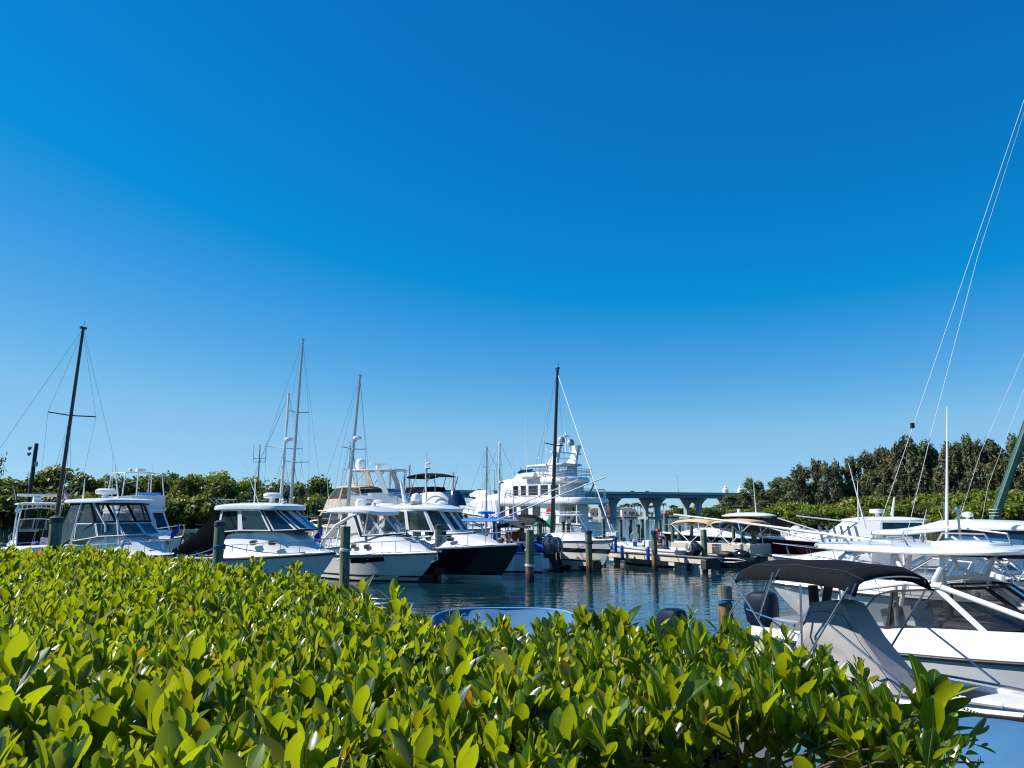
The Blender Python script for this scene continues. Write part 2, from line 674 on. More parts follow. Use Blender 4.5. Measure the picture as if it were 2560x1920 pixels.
LF_MANG = leaf_mat("foliage_mangrove", (0.035, 0.068, 0.006), (0.19, 0.25, 0.014), (0.32, 0.42, 0.02), 0.33)
LF_PALM = leaf_mat("foliage_palm", (0.012, 0.03, 0.010), (0.04, 0.075, 0.02), (0.08, 0.14, 0.02), 0.2)
LF_WEED = leaf_mat("foliage_greyed", (0.05, 0.06, 0.035), (0.12, 0.135, 0.07), (0.16, 0.18, 0.06), 0.25)


def trunk_mb(h, r, rng, limbs=6, spread=3.0, lean=0.3, z0=0.3):
    b = MB()
    top = V(rng.normal() * lean, rng.normal() * lean, h)
    b.tube([V(0, 0, -0.4), V(0, 0, h * 0.3) + top * 0.02, top * 0.6, top], [r * 1.25, r, r * 0.7, r * 0.3], 7)
    for i in range(limbs):
        a = 2 * PI * (i + rng.random() * 0.6) / limbs
        z = h * (z0 + (0.85 - z0) * rng.random())
        q = V(math.cos(a), math.sin(a), 0)
        s = spread * (0.5 + 0.6 * rng.random())
        b.tube([V(0, 0, z), q * s * 0.5 + V(0, 0, z + s * 0.35), q * s + V(0, 0, z + s * 0.6)], [r * 0.5, r * 0.3, r * 0.1], 5)
    return b


def broad_tree(name, h, wd, lm, seed, label, n=2600, low=True, size=0.55):
    rng = np.random.default_rng(seed)
    t = empty(name, (0, 0, 0), 0, label, "tree")
    trunk_mb(h * 0.75, 0.25, rng, 7, wd * 0.4).build("trunk", BARK, t)
    bl = []
    k = 16
    for i in range(k):
        a = rng.random() * 2 * PI
        rr = wd * 0.5 * rng.random() ** 0.6 * 0.85
        z = h * (rng.uniform(0.12 if low else 0.42, 0.86))
        env = 1 - 0.55 * max(0, (z / h - 0.5) / 0.5) ** 2
        s = wd * rng.uniform(0.11, 0.22)
        bl.append(((rr * env * math.cos(a), rr * env * math.sin(a), z), (s * 1.15, s * 1.15, s * 0.8)))
    bl.append(((0, 0, h * 0.80), (wd * 0.2, wd * 0.2, h * 0.17)))
    leaf_cloud("crown", bl, n, size, lm, t, rng)
    return t


def pine_tree(name, h, wd, lm, seed, label, n=2600):
    """feathery Australian pine: upright plumes round a tall trunk"""
    rng = np.random.default_rng(seed)
    t = empty(name, (0, 0, 0), 0, label, "tree")
    trunk_mb(h * 0.95, 0.28, rng, 12, wd * 0.35, 0.4, 0.25).build("trunk", BARK, t)
    bl = []
    for i in range(40):
        z = h * rng.uniform(0.22, 0.97)
        env = (1.0 - 0.72 * max(0, (z / h - 0.42) / 0.58) ** 1.3)
        a = rng.random() * 2 * PI
        rr = wd * 0.5 * env * rng.random() ** 0.45
        s = wd * rng.uniform(0.055, 0.12)
        bl.append(((rr * math.cos(a), rr * math.sin(a), z), (s, s, s * 1.9)))
    leaf_cloud("crown", bl, n, 0.36, lm, t, rng, shell=0.4, asp=2.6, droop=0.9)
    return t


def bush(name, h, wd, lm, seed, label, cat="mangrove", n=1700, size=0.42):
    rng = np.random.default_rng(seed)
    t = empty(name, (0, 0, 0), 0, label, cat)
    b = MB()
    for i in range(7):
        a = 2 * PI * i / 7
        b.tube([V(math.cos(a) * wd * 0.3, math.sin(a) * wd * 0.3, -0.5), V(math.cos(a) * wd * 0.12, math.sin(a) * wd * 0.12, h * 0.3), V(math.cos(a + 1) * wd * 0.25, math.sin(a + 1) * wd * 0.25, h * 0.7)], [0.06, 0.09, 0.03], 5)
    b.build("trunk", BARK, t)
    bl = []
    for i in range(15):
        a = rng.random() * 2 * PI
        rr = wd * 0.42 * rng.random() ** 0.5
        z = h * rng.uniform(0.12, 0.80) * (1 - 0.25 * (rr / (wd * 0.5)) ** 2)
        s = wd * rng.uniform(0.10, 0.19)
        bl.append(((rr * math.cos(a), rr * math.sin(a), z), (s * 1.1, s * 1.1, s * 0.85)))
    bl.append(((0, 0, h * 0.72), (wd * 0.25, wd * 0.25, h * 0.2)))
    leaf_cloud("crown", bl, n, size, lm, t, rng)
    return t


used_proto = set()


def plant(proto, loc, rz, s, label, group):
    if proto.name not in used_proto:
        used_proto.add(proto.name)
        o = proto
    else:
        o = copy_tree(proto)
    o.location = loc
    o.rotation_euler = (0, 0, rz)
    o.scale = s if isinstance(s, tuple) else (s, s, s)
    o["label"] = label
    o["group"] = group
    return o


ORD = "first second third fourth fifth sixth seventh eighth ninth tenth eleventh twelfth thirteenth fourteenth fifteenth sixteenth seventeenth eighteenth nineteenth twentieth".split()


def ordn(i):
    if i < 20:
        return ORD[i]
    return "twenty-" + ORD[i - 20] if i < 29 else "thirtieth"


# ------------------------------------------------------------------ left bank and its trees
def gpt(px, D):
    q = at(px, HZ, D)
    return (q.x, q.y)


land("left_bank", [gpt(-900, 120), gpt(-300, 150), gpt(0, 172), gpt(300, 180), gpt(600, 186), gpt(790, 192), gpt(850, 205), gpt(862, 260), gpt(500, 420), gpt(-900, 380)], 0.5, SOIL)
BT = [broad_tree("broadleaf_tree", 12, 11, LF_DARK, 11, "x"), broad_tree("broadleaf_tree", 12, 12, LF_MID, 12, "x"),
      broad_tree("broadleaf_tree", 12, 11, LF_YEL, 13, "x"), broad_tree("broadleaf_tree", 12, 12, LF_DARK, 14, "x", n=3400)]
BT += [broad_tree("broadleaf_tree", 12, 11, LF_WEED, 15, "x", n=700, low=False, size=0.4)]
KIND = ["dark green", "olive green", "yellow-green", "dense dark", "sparse greyish"]
# px, top y, D, kind, width factor
TL = [(-22, 1108, 120, 4, 0.45), (-60, 1178, 168, 0, 1.1), (30, 1192, 176, 1, 1.1), (95, 1178, 178, 3, 1.0), (140, 1158, 182, 1, 1.0), (205, 1184, 178, 0, 1.0), (262, 1190, 184, 1, 1.1), (325, 1187, 182, 3, 1.1), (385, 1183, 186, 1, 1.0),
      (432, 1180, 190, 0, 0.9), (478, 1184, 184, 1, 0.9), (530, 1171, 188, 2, 1.0), (574, 1192, 184, 3, 0.9), (612, 1187, 190, 2, 1.0), (655, 1184, 196, 4, 0.8), (690, 1201, 190, 3, 1.0), (738, 1192, 204, 4, 0.8), (742, 1204, 192, 1, 0.9), (800, 1191, 196, 0, 1.1), (835, 1222, 200, 1, 0.75)]
rng0 = random.Random(3)
for i, (px, ty, D, k, wf) in enumerate(TL):
    q = at(px, ty, D)
    h = q.z / 12.0
    plant(BT[k], (q.x, q.y, 0.3), rng0.uniform(0, 6), (h * wf, h * wf, h * 0.97), f"{KIND[k]} bushy tree on the left bank, {ordn(i)} from the left", "trees on the left bank")
FB = [bush("shore_mangrove", 6, 9, LF_DARK, 31, "x", n=1500, size=0.5), bush("shore_mangrove", 6, 9, LF_MID, 32, "x", n=1500, size=0.5)]
for i in range(17):
    px = -60 + i * 56
    D = 160 + 30 * (px / 850) + rng0.uniform(-3, 3)
    q = at(px, HZ, D)
    s = rng0.uniform(1.0, 1.3)
    plant(FB[(i * 2 + i // 3) % 2], (q.x, q.y, 0.0), rng0.uniform(0, 6), (s * 1.1, s * 1.1, s * 1.1), f"low dark mangrove at the left bank's water edge, {ordn(i)} from the left", "mangroves along the left bank")

# ------------------------------------------------------------------ right bank
land("right_bank", [gpt(1700, 330), gpt(1790, 262), gpt(1880, 215), gpt(2000, 178), gpt(2200, 158), gpt(2400, 142), gpt(2600, 128), gpt(3000, 105), gpt(3500, 300), gpt(2600, 420), gpt(1900, 480), gpt(1700, 420)], 0.5, SOIL)
PT = [pine_tree("australian_pine", 17, 10, LF_PINE, 41, "x", 3600), pine_tree("australian_pine", 17, 9, LF_PINE, 42, "x", 3400), pine_tree("australian_pine", 17, 10, LF_PINE2, 43, "x", 3400), pine_tree("australian_pine", 17, 8, LF_PINE2, 44, "x", 2600)]
PL = [(1822, 1262, 250, 3, 1.9), (1848, 1238, 255, 2, 1.9), (1884, 1204, 250, 2, 1.3), (1912, 1226, 246, 3, 1.8), (1940, 1232, 240, 2, 1.9), (1928, 1218, 236, 3, 1.7), (1958, 1200, 226, 2, 1.5), (1980, 1188, 214, 3, 1.4), (2002, 1165, 200, 0, 0.9), (2036, 1153, 204, 1, 0.8), (2068, 1161, 196, 2, 0.8), (2102, 1156, 198, 0, 0.85), (2128, 1149, 200, 1, 0.8), (2160, 1141, 196, 2, 0.9), (2196, 1128, 194, 0, 0.85), (2232, 1118, 190, 1, 0.9), (2264, 1101, 186, 0, 0.8), (2300, 1117, 184, 2, 0.9), (2340, 1113, 182, 0, 0.9), (2378, 1116, 178, 1, 0.9), (2404, 1104, 176, 2, 0.8), (2426, 1100, 174, 1, 0.8), (2470, 1099, 172, 0, 0.9), (2505, 1126, 176, 3, 0.9), (2545, 1104, 168, 2, 0.9), (2600, 1100, 166, 0, 1.0)]
for i, (px, ty, D, k, wf) in enumerate(PL):
    q = at(px, ty, D)
    h = (q.z - 0.3) / 17.0
    plant(PT[k], (q.x, q.y, 0.3), rng0.uniform(0, 6), (1.18 * wf * (0.55 * h + 0.45), 1.18 * wf * (0.55 * h + 0.45), h * rng0.uniform(0.97, 1.03)), f"tall feathery pine on the right bank, {ordn(i)} counting from the bridge", "pines on the right bank")
MG = [bush("mangrove_bush", 6, 9, LF_MANG, 51, "x", n=2600, size=0.40), bush("mangrove_bush", 6, 10, LF_MANG, 52, "x", n=2600, size=0.42), bush("mangrove_bush", 6, 9, LF_MID, 53, "x", n=2200, size=0.42), bush("mangrove_bush", 6, 9, LF_DARK, 54, "x", n=2200, size=0.42)]
ML = []
for i in range(15):                                 # taller back row
    px = 1985 + i * 46
    ML.append((px, 1258 - 28 * sm(2000, 2500, px) + rng0.uniform(-13, 10), 190 - 45 * (px - 1985) / 600, [0, 1, 0, 2][i % 4]))
for i in range(16):                                 # front row on the water
    px = 1790 + i * 52
    ML.append((px, 1274 - 14 * sm(2000, 2500, px) + rng0.uniform(-10, 10), 214 * (1 - sm(1850, 2050, px)) + 172 * sm(1850, 2050, px) - 38 * sm(2050, 2600, px), [3, 0, 2, 1, 0][i % 5]))
for i, (px, ty, D, k) in enumerate(ML):
    q = at(px, ty, D)
    h = q.z / 5.6
    row = "taller back row" if i < 15 else "front row at the water"
    plant(MG[k], (q.x, q.y, 0.1), rng0.uniform(0, 6), (max(1.0, h * 0.95), max(1.0, h * 0.95), h), f"green right-bank mangrove, {ordn(i if i < 15 else i - 15)} from the bridge, {row}", "mangroves along the right bank")

# ------------------------------------------------------------------ far shore
land("far_shore", [gpt(300, 640), gpt(900, 660), gpt(1300, 640), gpt(1480, 610), gpt(1560, 600), gpt(1700, 610), gpt(1900, 600), gpt(2600, 560), gpt(3000, 1200), gpt(300, 1500)], 1.0, SAND)


def palm(name, h, seed):
    rng = np.random.default_rng(seed)
    t = empty(name, (0, 0, 0), 0, "x", "palm tree")
    b = MB()
    cx = rng.normal() * 0.4
    b.tube([V(0, 0, -0.3), V(cx * 0.4, 0, h * 0.5), V(cx, 0, h)], [0.32, 0.24, 0.2], 7)
    b.build("trunk", mat("palm_trunk", (0.28, 0.24, 0.19), 0.9, var=0.3), t)
    vs, fs, cs = [], [], []
    for i in range(26):
        a = 2 * PI * i / 13 + rng.random() * 0.3
        el = rng.uniform(-0.35, 1.1)
        L = rng.uniform(2.6, 3.6)
        pts = []
        for j in range(6):
            s = j / 5
            e = el - 1.5 * s * s
            pts.append(V(cx + math.cos(a) * L * s * math.cos(el * 0.7), math.sin(a) * L * s * math.cos(el * 0.7), h + L * s * math.sin(el) - 1.4 * s * s))
        side = V(-math.sin(a), math.cos(a), 0)
        for j in range(5):
            w0, w1 = 0.55 * math.sin(PI * (j / 5 * 0.85 + 0.1)), 0.55 * math.sin(PI * ((j + 1) / 5 * 0.85 + 0.1))
            for sg in (-1, 1):
                o = len(vs)
                dz = V(0, 0, -0.35)
                vs += [pts[j], pts[j + 1], pts[j + 1] + side * sg * w1 + dz * w1, pts[j] + side * sg * w0 + dz * w0]
                fs.append((o, o + 1, o + 2, o + 3))
                cs += [(rng.random(), 0, 0)] * 4
    np_mesh("crown", np.array([tuple(v) for v in vs]), np.array(fs), np.array(cs), LF_PALM, t)
    return t


PALMS = [palm("palm_tree", 10, 61), palm("palm_tree", 10, 62), palm("palm_tree", 10, 63)]
PP = [(1470, 1266, 640), (1546, 1266, 640), (1553, 1262, 655), (1562, 1260, 645), (1570, 1258, 650), (1578, 1261, 640), (1586, 1257, 655), (1594, 1256, 635), (1601, 1259, 650), (1607, 1264, 660), (1619, 1265, 640), (1627, 1263, 650), (1634, 1262, 645), (1659, 1257, 625), (1677, 1264, 640), (1683, 1262, 650), (1690, 1264, 640), (1697, 1270, 650), (1724, 1269, 640)]
for i, (px, ty, D) in enumerate(PP):
    q = at(px, ty, D)
    s = (q.z - 1.0) / 11.2
    plant(PALMS[i % 3], (q.x, q.y, 1.0), rng0.uniform(0, 6), (s * 1.1, s * 1.1, s), f"palm on the far shore seen under the bridge, {ordn(i)} from the left", "palms on the far shore")
FS = [bush("shore_thicket", 6, 14, LF_DARK, 71, "x", "shrub", 900, 1.0), bush("shore_thicket", 6, 14, LF_MID, 72, "x", "shrub", 900, 1.0)]
for i in range(24):
    px = 1300 + i * 26
    D = 640 + rng0.uniform(-10, 30)
    s = rng0.uniform(0.8, 1.25) * (1.35 if px > 1675 else 1.0)
    if 1500 < px < 1660:
        s *= 0.75
        D += 30
    q = at(px, HZ, D)
    plant(FS[i % 2], (q.x, q.y, 1.0), rng0.uniform(0, 6), (s, s, s), f"green thicket on the far shore behind the bridge, {ordn(i)} from the left", "thickets on the far shore")


def house(px, D, wd, dp, h, roofh, wallc, roofc, label, rz=0.2, over=0.6):
    q = at(px, HZ, D)
    t = empty("shore_house", (q.x, q.y, 1.0), rz, label, "house")
    b = MB().box((0, 0, h / 2), (wd, dp, h))
    b.build("wall", wallc, t)
    rb = MB()
    a, c = wd / 2 + over, dp / 2 + over
    rb.add([(-a, -c, h), (a, -c, h), (a, c, h), (-a, c, h), (-a * 0.35, 0, h + roofh), (a * 0.35, 0, h + roofh)], [(0, 1, 5, 4), (1, 2, 5), (2, 3, 4, 5), (3, 0, 4), (3, 2, 1, 0)])
    rb.build("roof", roofc, t, smooth=0)
    for k in (-0.28, 0.05, 0.32):
        MB().box((wd * k, -dp / 2 - 0.03, h * 0.5), (wd * 0.13, 0.06, h * 0.42)).build("window", GLASS_DARK, t, smooth=0)
    MB().box((wd * 0.2, -dp / 2 - 0.03, h * 0.36), (1.1, 0.05, h * 0.7)).build("door", TEAK, t, smooth=0)
    return t


STUCCO = mat("stucco_white", (0.72, 0.71, 0.68), 0.8, var=0.1)
TILEB = mat("roof_brown", (0.16, 0.10, 0.075), 0.8, var=0.25)
ROOFG = mat("roof_grey", (0.11, 0.115, 0.12), 0.8, var=0.2)
ROOFBL = mat("roof_blue", (0.10, 0.33, 0.50), 0.5, var=0.1)
house(1488, 618, 11, 9, 3.4, 3.0, STUCCO, TILEB, "small house with brown hip roof on the far shore beside the large yacht's stern")
house(1527, 622, 13, 9, 5.2, 4.4, STUCCO, ROOFG, "white house with tall grey hip roof seen through the first bridge pier")
house(1568, 640, 12, 9, 5.4, 1.4, STUCCO, ROOFG, "white flat-roofed house among the palms under the bridge")
house(1652, 610, 9, 7, 2.6, 2.2, STUCCO, ROOFBL, "low hut with a light blue roof on the far shore")
q = at(1519, HZ, 606)
aw = empty("red_awning", (q.x, q.y, 1.0), 0.2, "red awning on posts in front of the grey-roofed white house", "awning")
MB().add([(-3, -1.5, 2.6), (3, -1.5, 2.6), (3, 1.5, 4.8), (-3, 1.5, 4.8), (-3, -1.5, 2.0), (3, -1.5, 2.0)], [(0, 1, 2, 3), (4, 5, 1, 0)]).build("canopy", RED, aw, smooth=0)
for sx in (-2.8, 2.8):
    MB().tube([(sx, -1.4, 0), (sx, -1.4, 2.6)], 0.08, 6).build("post", ALU, aw)
for i, px in enumerate((1560, 1571, 1583)):
    q = wl(px, 1291.5, 0)
    dk = empty("shore_dock", (q.x, 604, 0), 0.1, f"small pale dock on the far shore, {ordn(i)} from the left", "dock", "docks on the far shore")
    MB().box((0, 0, 1.1), (9, 2.4, 0.3)).build("deck", DOCKSIDE, dk)
    for sx in (-3.5, 0, 3.5):
        MB().tube([(sx, -0.9, -1), (sx, -0.9, 2.4)], 0.18, 6).build("piling", DOCKSIDE, dk)

# ------------------------------------------------------------------ road bridge
CONC = mat("bridge_concrete", (0.36, 0.42, 0.42), 0.85, var=0.12, scale=0.08)
GIRD = mat("bridge_girder_teal", (0.10, 0.27, 0.31), 0.6, var=0.08, scale=0.05)  # even blue-green tone of the girders
PARA = mat("bridge_parapet", (0.33, 0.46, 0.45), 0.8, var=0.1, scale=0.1)
A0 = at(1150, 1226.5, 440)
A1 = at(1830, 1233.0, 590)
bd = (A1 - A0)
blen = math.hypot(bd.x, bd.y)
bh = math.atan2(bd.y, bd.x)
bslope = (A1.z - A0.z) / blen
br = empty("road_bridge", (A0.x, A0.y, 0), bh, "long concrete road bridge on paired piers crossing the water behind the marina", "bridge")
zt0 = A0.z


def deckz(s):
    return zt0 + bslope * s - 0.000035 * max(0, s - 250) ** 2 - 0.00003 * min(0, s + 60) ** 2


BS = [i * 30 - 420 for i in range(36)]
BW = 11.5


def strip(y0, y1, z0, z1):
    b = MB()
    secs = [[(s, y0, deckz(s) + z0), (s, y1, deckz(s) + z0), (s, y1, deckz(s) + z1), (s, y0, deckz(s) + z1)] for s in BS]
    return b.loft(secs, True, (True, True))


strip(-BW, BW, -1.5, -0.95).build("deck", CONC, br, smooth=0)
strip(-BW - 0.3, -BW, -1.6, 0.0).build("parapet", PARA, br, smooth=0)
strip(BW, BW + 0.3, -1.6, 0.0).build("parapet", PARA, br, smooth=0)
for yy in (-9.0, -3.0, 3.0, 9.0):
    strip(yy - 0.5, yy + 0.5, -3.9, -1.53).build("girder", GIRD, br, smooth=0)


def pier(s):
    zt = deckz(s) - 3.93
    b = MB()
    th = 1.5
    col = []
    n = 16
    for sg in (-1, 1):
        secs = []
        for i in range(n + 1):
            u = i / n
            z = -1.5 + (zt - 0.9 + 1.5) * u
            fl = max(0, (u - 0.5) / 0.5)
            outer = 6.9 + 4.6 * fl ** 2.6
            inner = 4.0 - 4.0 * (1 - math.sqrt(max(0, 1 - (max(0, (u - 0.46) / 0.42)) ** 2.6))) if u < 0.88 else 0.0
            secs.append([(s - th, sg * outer, z), (s + th, sg * outer, z), (s + th, sg * inner, z), (s - th, sg * inner, z)])
        b.loft(secs, True, (True, True))
    b.box((s, 0, zt - 0.45), (3.2, 24, 0.9))
    b.box((s, 0, 0.2), (6, 20, 1.6))
    return b


for px in (1518, 1629, 1732, 1824):
    # solve the deck distance whose picture column is px
    best = min(range(-200, 400), key=lambda s: abs((lambda P: 1280 + FPX * P.x / (P.y * math.cos(PITCH) + (8 - EYE) * math.sin(PITCH)) - px)(A0 + bd.normalized() * s)))
    pier(best).build("pier", CONC, br, smooth=30)
    last = best
step = 36
s = last + step
while s < 420:
    pier(s).build("pier", CONC, br, smooth=30)
    s += step
s = last - 4 * step - 10
while s > -300:
    pier(s).build("pier", CONC, br, smooth=30)
    s -= step


def on_bridge(px, lat):
    best = min(range(-400, 500), key=lambda s: abs((lambda P: 1280 + FPX * P.x / (P.y * math.cos(PITCH) + 12 * math.sin(PITCH)) - px)(A0 + bd.normalized() * s)))
    P = A0 + bd.normalized() * best
    return V(P.x - math.sin(bh) * lat, P.y + math.cos(bh) * lat, deckz(best))


def bridge_car(px, colr, label, lat=-8):
    p = on_bridge(px, lat)
    t = empty("car", (p.x, p.y, p.z - 0.95), bh, label, "car", "cars on the bridge")
    b = MB()
    secs = []
    for x, zb_, zt_, wd in ((-2.2, 0.4, 0.8, 0.8), (-1.9, 0.3, 0.95, 0.9), (0.9, 0.3, 0.95, 0.9), (2.1, 0.3, 0.8, 0.85), (2.3, 0.4, 0.7, 0.75)):
        secs.append([(x, -wd, zb_), (x, wd, zb_), (x, wd, zt_), (x, -wd, zt_)])
    b.loft(secs, True, (True, True))
    b.build("body", mat("car_" + label.split()[0], colr, 0.25, coat=0.5), t, smooth=20)
    b = MB()
    b.loft([[(-1.7, -0.8, 0.95), (1.0, -0.8, 0.95), (1.0, 0.8, 0.95), (-1.7, 0.8, 0.95)], [(-1.2, -0.65, 1.55), (0.3, -0.65, 1.55), (0.3, 0.65, 1.55), (-1.2, 0.65, 1.55)]], True, (True, True))
    b.build("cabin", GLASS_DARK, t, smooth=20)
    for x in (-1.4, 1.4):
        for y in (-0.85, 0.85):
            MB().lathe([(0.05, -0.1), (0.33, -0.1), (0.33, 0.1), (0.05, 0.1)], (x, y, 0.33), 12, M=Matrix.Rotation(PI / 2, 3, 'X')).build("wheel", RUBBER, t)


bridge_car(1178, (0.03, 0.03, 0.035), "dark car on the bridge left of the yacht")
bridge_car(1238, (0.03, 0.03, 0.035), "dark van-like car on the bridge near the yacht's bow")
bridge_car(1560, (0.02, 0.025, 0.03), "black car on the bridge between the first two open piers")
bridge_car(1596, (0.05, 0.05, 0.06), "grey car on the bridge following the black car")
for i, (px, ty) in enumerate(((1262, 1176), (1511, 1181), (1725, 1188), (1910, 1200))):
    p = on_bridge(px, 10.8)
    D = p.y
    zt = at(px, ty, D).z
    t = empty("street_lamp", (p.x, p.y, p.z - 1.0), bh, f"thin lamp post on the bridge, {ordn(i)} from the yacht end", "street lamp", "lamp posts on the bridge")
    MB().tube([(0, 0, 0), (0, 0, zt - p.z + 1)], [0.2, 0.1], 6).build("post", ALUDARK, t)
    h = zt - p.z + 1
    MB().tube([(0, -2.2, h), (0, 0, h + 0.15), (0, 2.2, h)], 0.07, 5).build("arm", ALUDARK, t)
    for sy in (-2.3, 2.3):
        MB().box((0, sy, h - 0.05), (0.4, 0.8, 0.18)).build("lamp_head", ALUDARK, t)
for i, px in enumerate((1814, 1851)):
    q = at(px, 1230, 700)
    t = empty("water_tank_tower", (q.x, q.y, 0.5), 0, ["slim white tower beyond the bridge, the one farther from the pines", "slim white tower beyond the bridge, the one beside the pines"][i], "tower")
    h = at(px, 1222, 700).z
    MB().lathe([(1.6, 0), (1.6, h - 5), (2.6, h - 4), (2.6, h - 1), (1.0, h)], n=12).build("body", STUCCO, t)
    MB().lathe([(1.2, h), (1.2, h + 1.2), (0.3, h + 2.2)], n=10).build("lantern", STUCCO, t)
# ------------------------------------------------------------------ the clipped hedge in front
LEAF = leaf_mat("hedge_leaf", (0.008, 0.030, 0.003), (0.092, 0.155, 0.007), (0.60, 0.72, 0.010), 0.34, rough=0.33, rib=(0.22, 0.30, 0.05), odd=(0.62, 0.26, 0.01))


def inpoly(P, poly):
    x, y = P[:, 0], P[:, 1]
    ins = np.zeros(len(P), bool)
    n = len(poly)
    for i in range(n):
        x0, y0 = poly[i]
        x1, y1 = poly[(i + 1) % n]
        c = ((y0 > y) != (y1 > y)) & (x < (x1 - x0) * (y - y0) / (y1 - y0 + 1e-12) + x0)
        ins ^= c
    return ins


def leaves(base, axis, radial, alpha, L, W, rng, hi, odd=None):
    """leaf blades: base (N,3), shoot axis, outward radial, angle off the axis, length, width"""
    n = len(base)
    if n == 0:
        return np.zeros((0, 3)), np.zeros((0, 4), int), np.zeros((0, 3))
    ca, sa = np.cos(alpha)[:, None], np.sin(alpha)[:, None]
    d = axis * ca + radial * sa
    nr = axis * sa - radial * ca
    b = np.cross(d, nr)
    tw = rng.normal(size=(n, 1)) * 0.35
    b2 = b * np.cos(tw) + nr * np.sin(tw)
    nr = nr * np.cos(tw) - b * np.sin(tw)
    b = b2
    if hi:
        ts = [0, 0.12, 0.3, 0.5, 0.7, 0.87, 0.96, 1.0]
        ws = [0.10, 0.34, 0.74, 0.98, 0.95, 0.66, 0.34, 0.05]
    else:
        ts = [0, 0.28, 0.62, 0.88, 1.0]
        ws = [0.10, 0.70, 1.0, 0.62, 0.05]
    k = len(ts)
    bend = (rng.normal(size=(n, 1)) * 0.10 - 0.10) * L[:, None]
    fold = (0.28 + 0.22 * rng.random((n, 1)))
    wav = rng.normal(size=(n, 1)) * 0.10
    vs = np.zeros((n, k, 3, 3))
    g = np.zeros((n, k, 3, 3))
    rr = rng.random(n) ** 1.25
    for i, (t, w_) in enumerate(zip(ts, ws)):
        c = base + d * (L[:, None] * t) + nr * (bend * t * t)
        hw = W[:, None] * 0.5 * w_
        f = fold + wav * math.sin(t * 7)
        vs[:, i, 0] = c + b * hw + nr * hw * f
        vs[:, i, 1] = c
        vs[:, i, 2] = c - b * hw + nr * hw * f
        for j, u in enumerate((1, 0, 1)):
            g[:, i, j, 0] = rr
            g[:, i, j, 1] = u
    if odd is not None:
        g[..., 2] = odd[:, None, None]
    st = k * 3
    f = []
    for i in range(k - 1):
        for j in range(2):
            f.append((i * 3 + j, i * 3 + j + 1, i * 3 + j + 4, i * 3 + j + 3))
    fs = (np.arange(n)[:, None, None] * st + np.array(f)[None]).reshape(-1, 4)
    return vs.reshape(-1, 3), fs, g.reshape(-1, 3)


def hump(x, y):
    return 0.016 * np.sin(x * 2.3 + 1.0) * np.cos(y * 1.9) + 0.016 * np.sin(x * 5.1 + y * 3.7) + 0.014 * np.sin(x * 11 - y * 9)


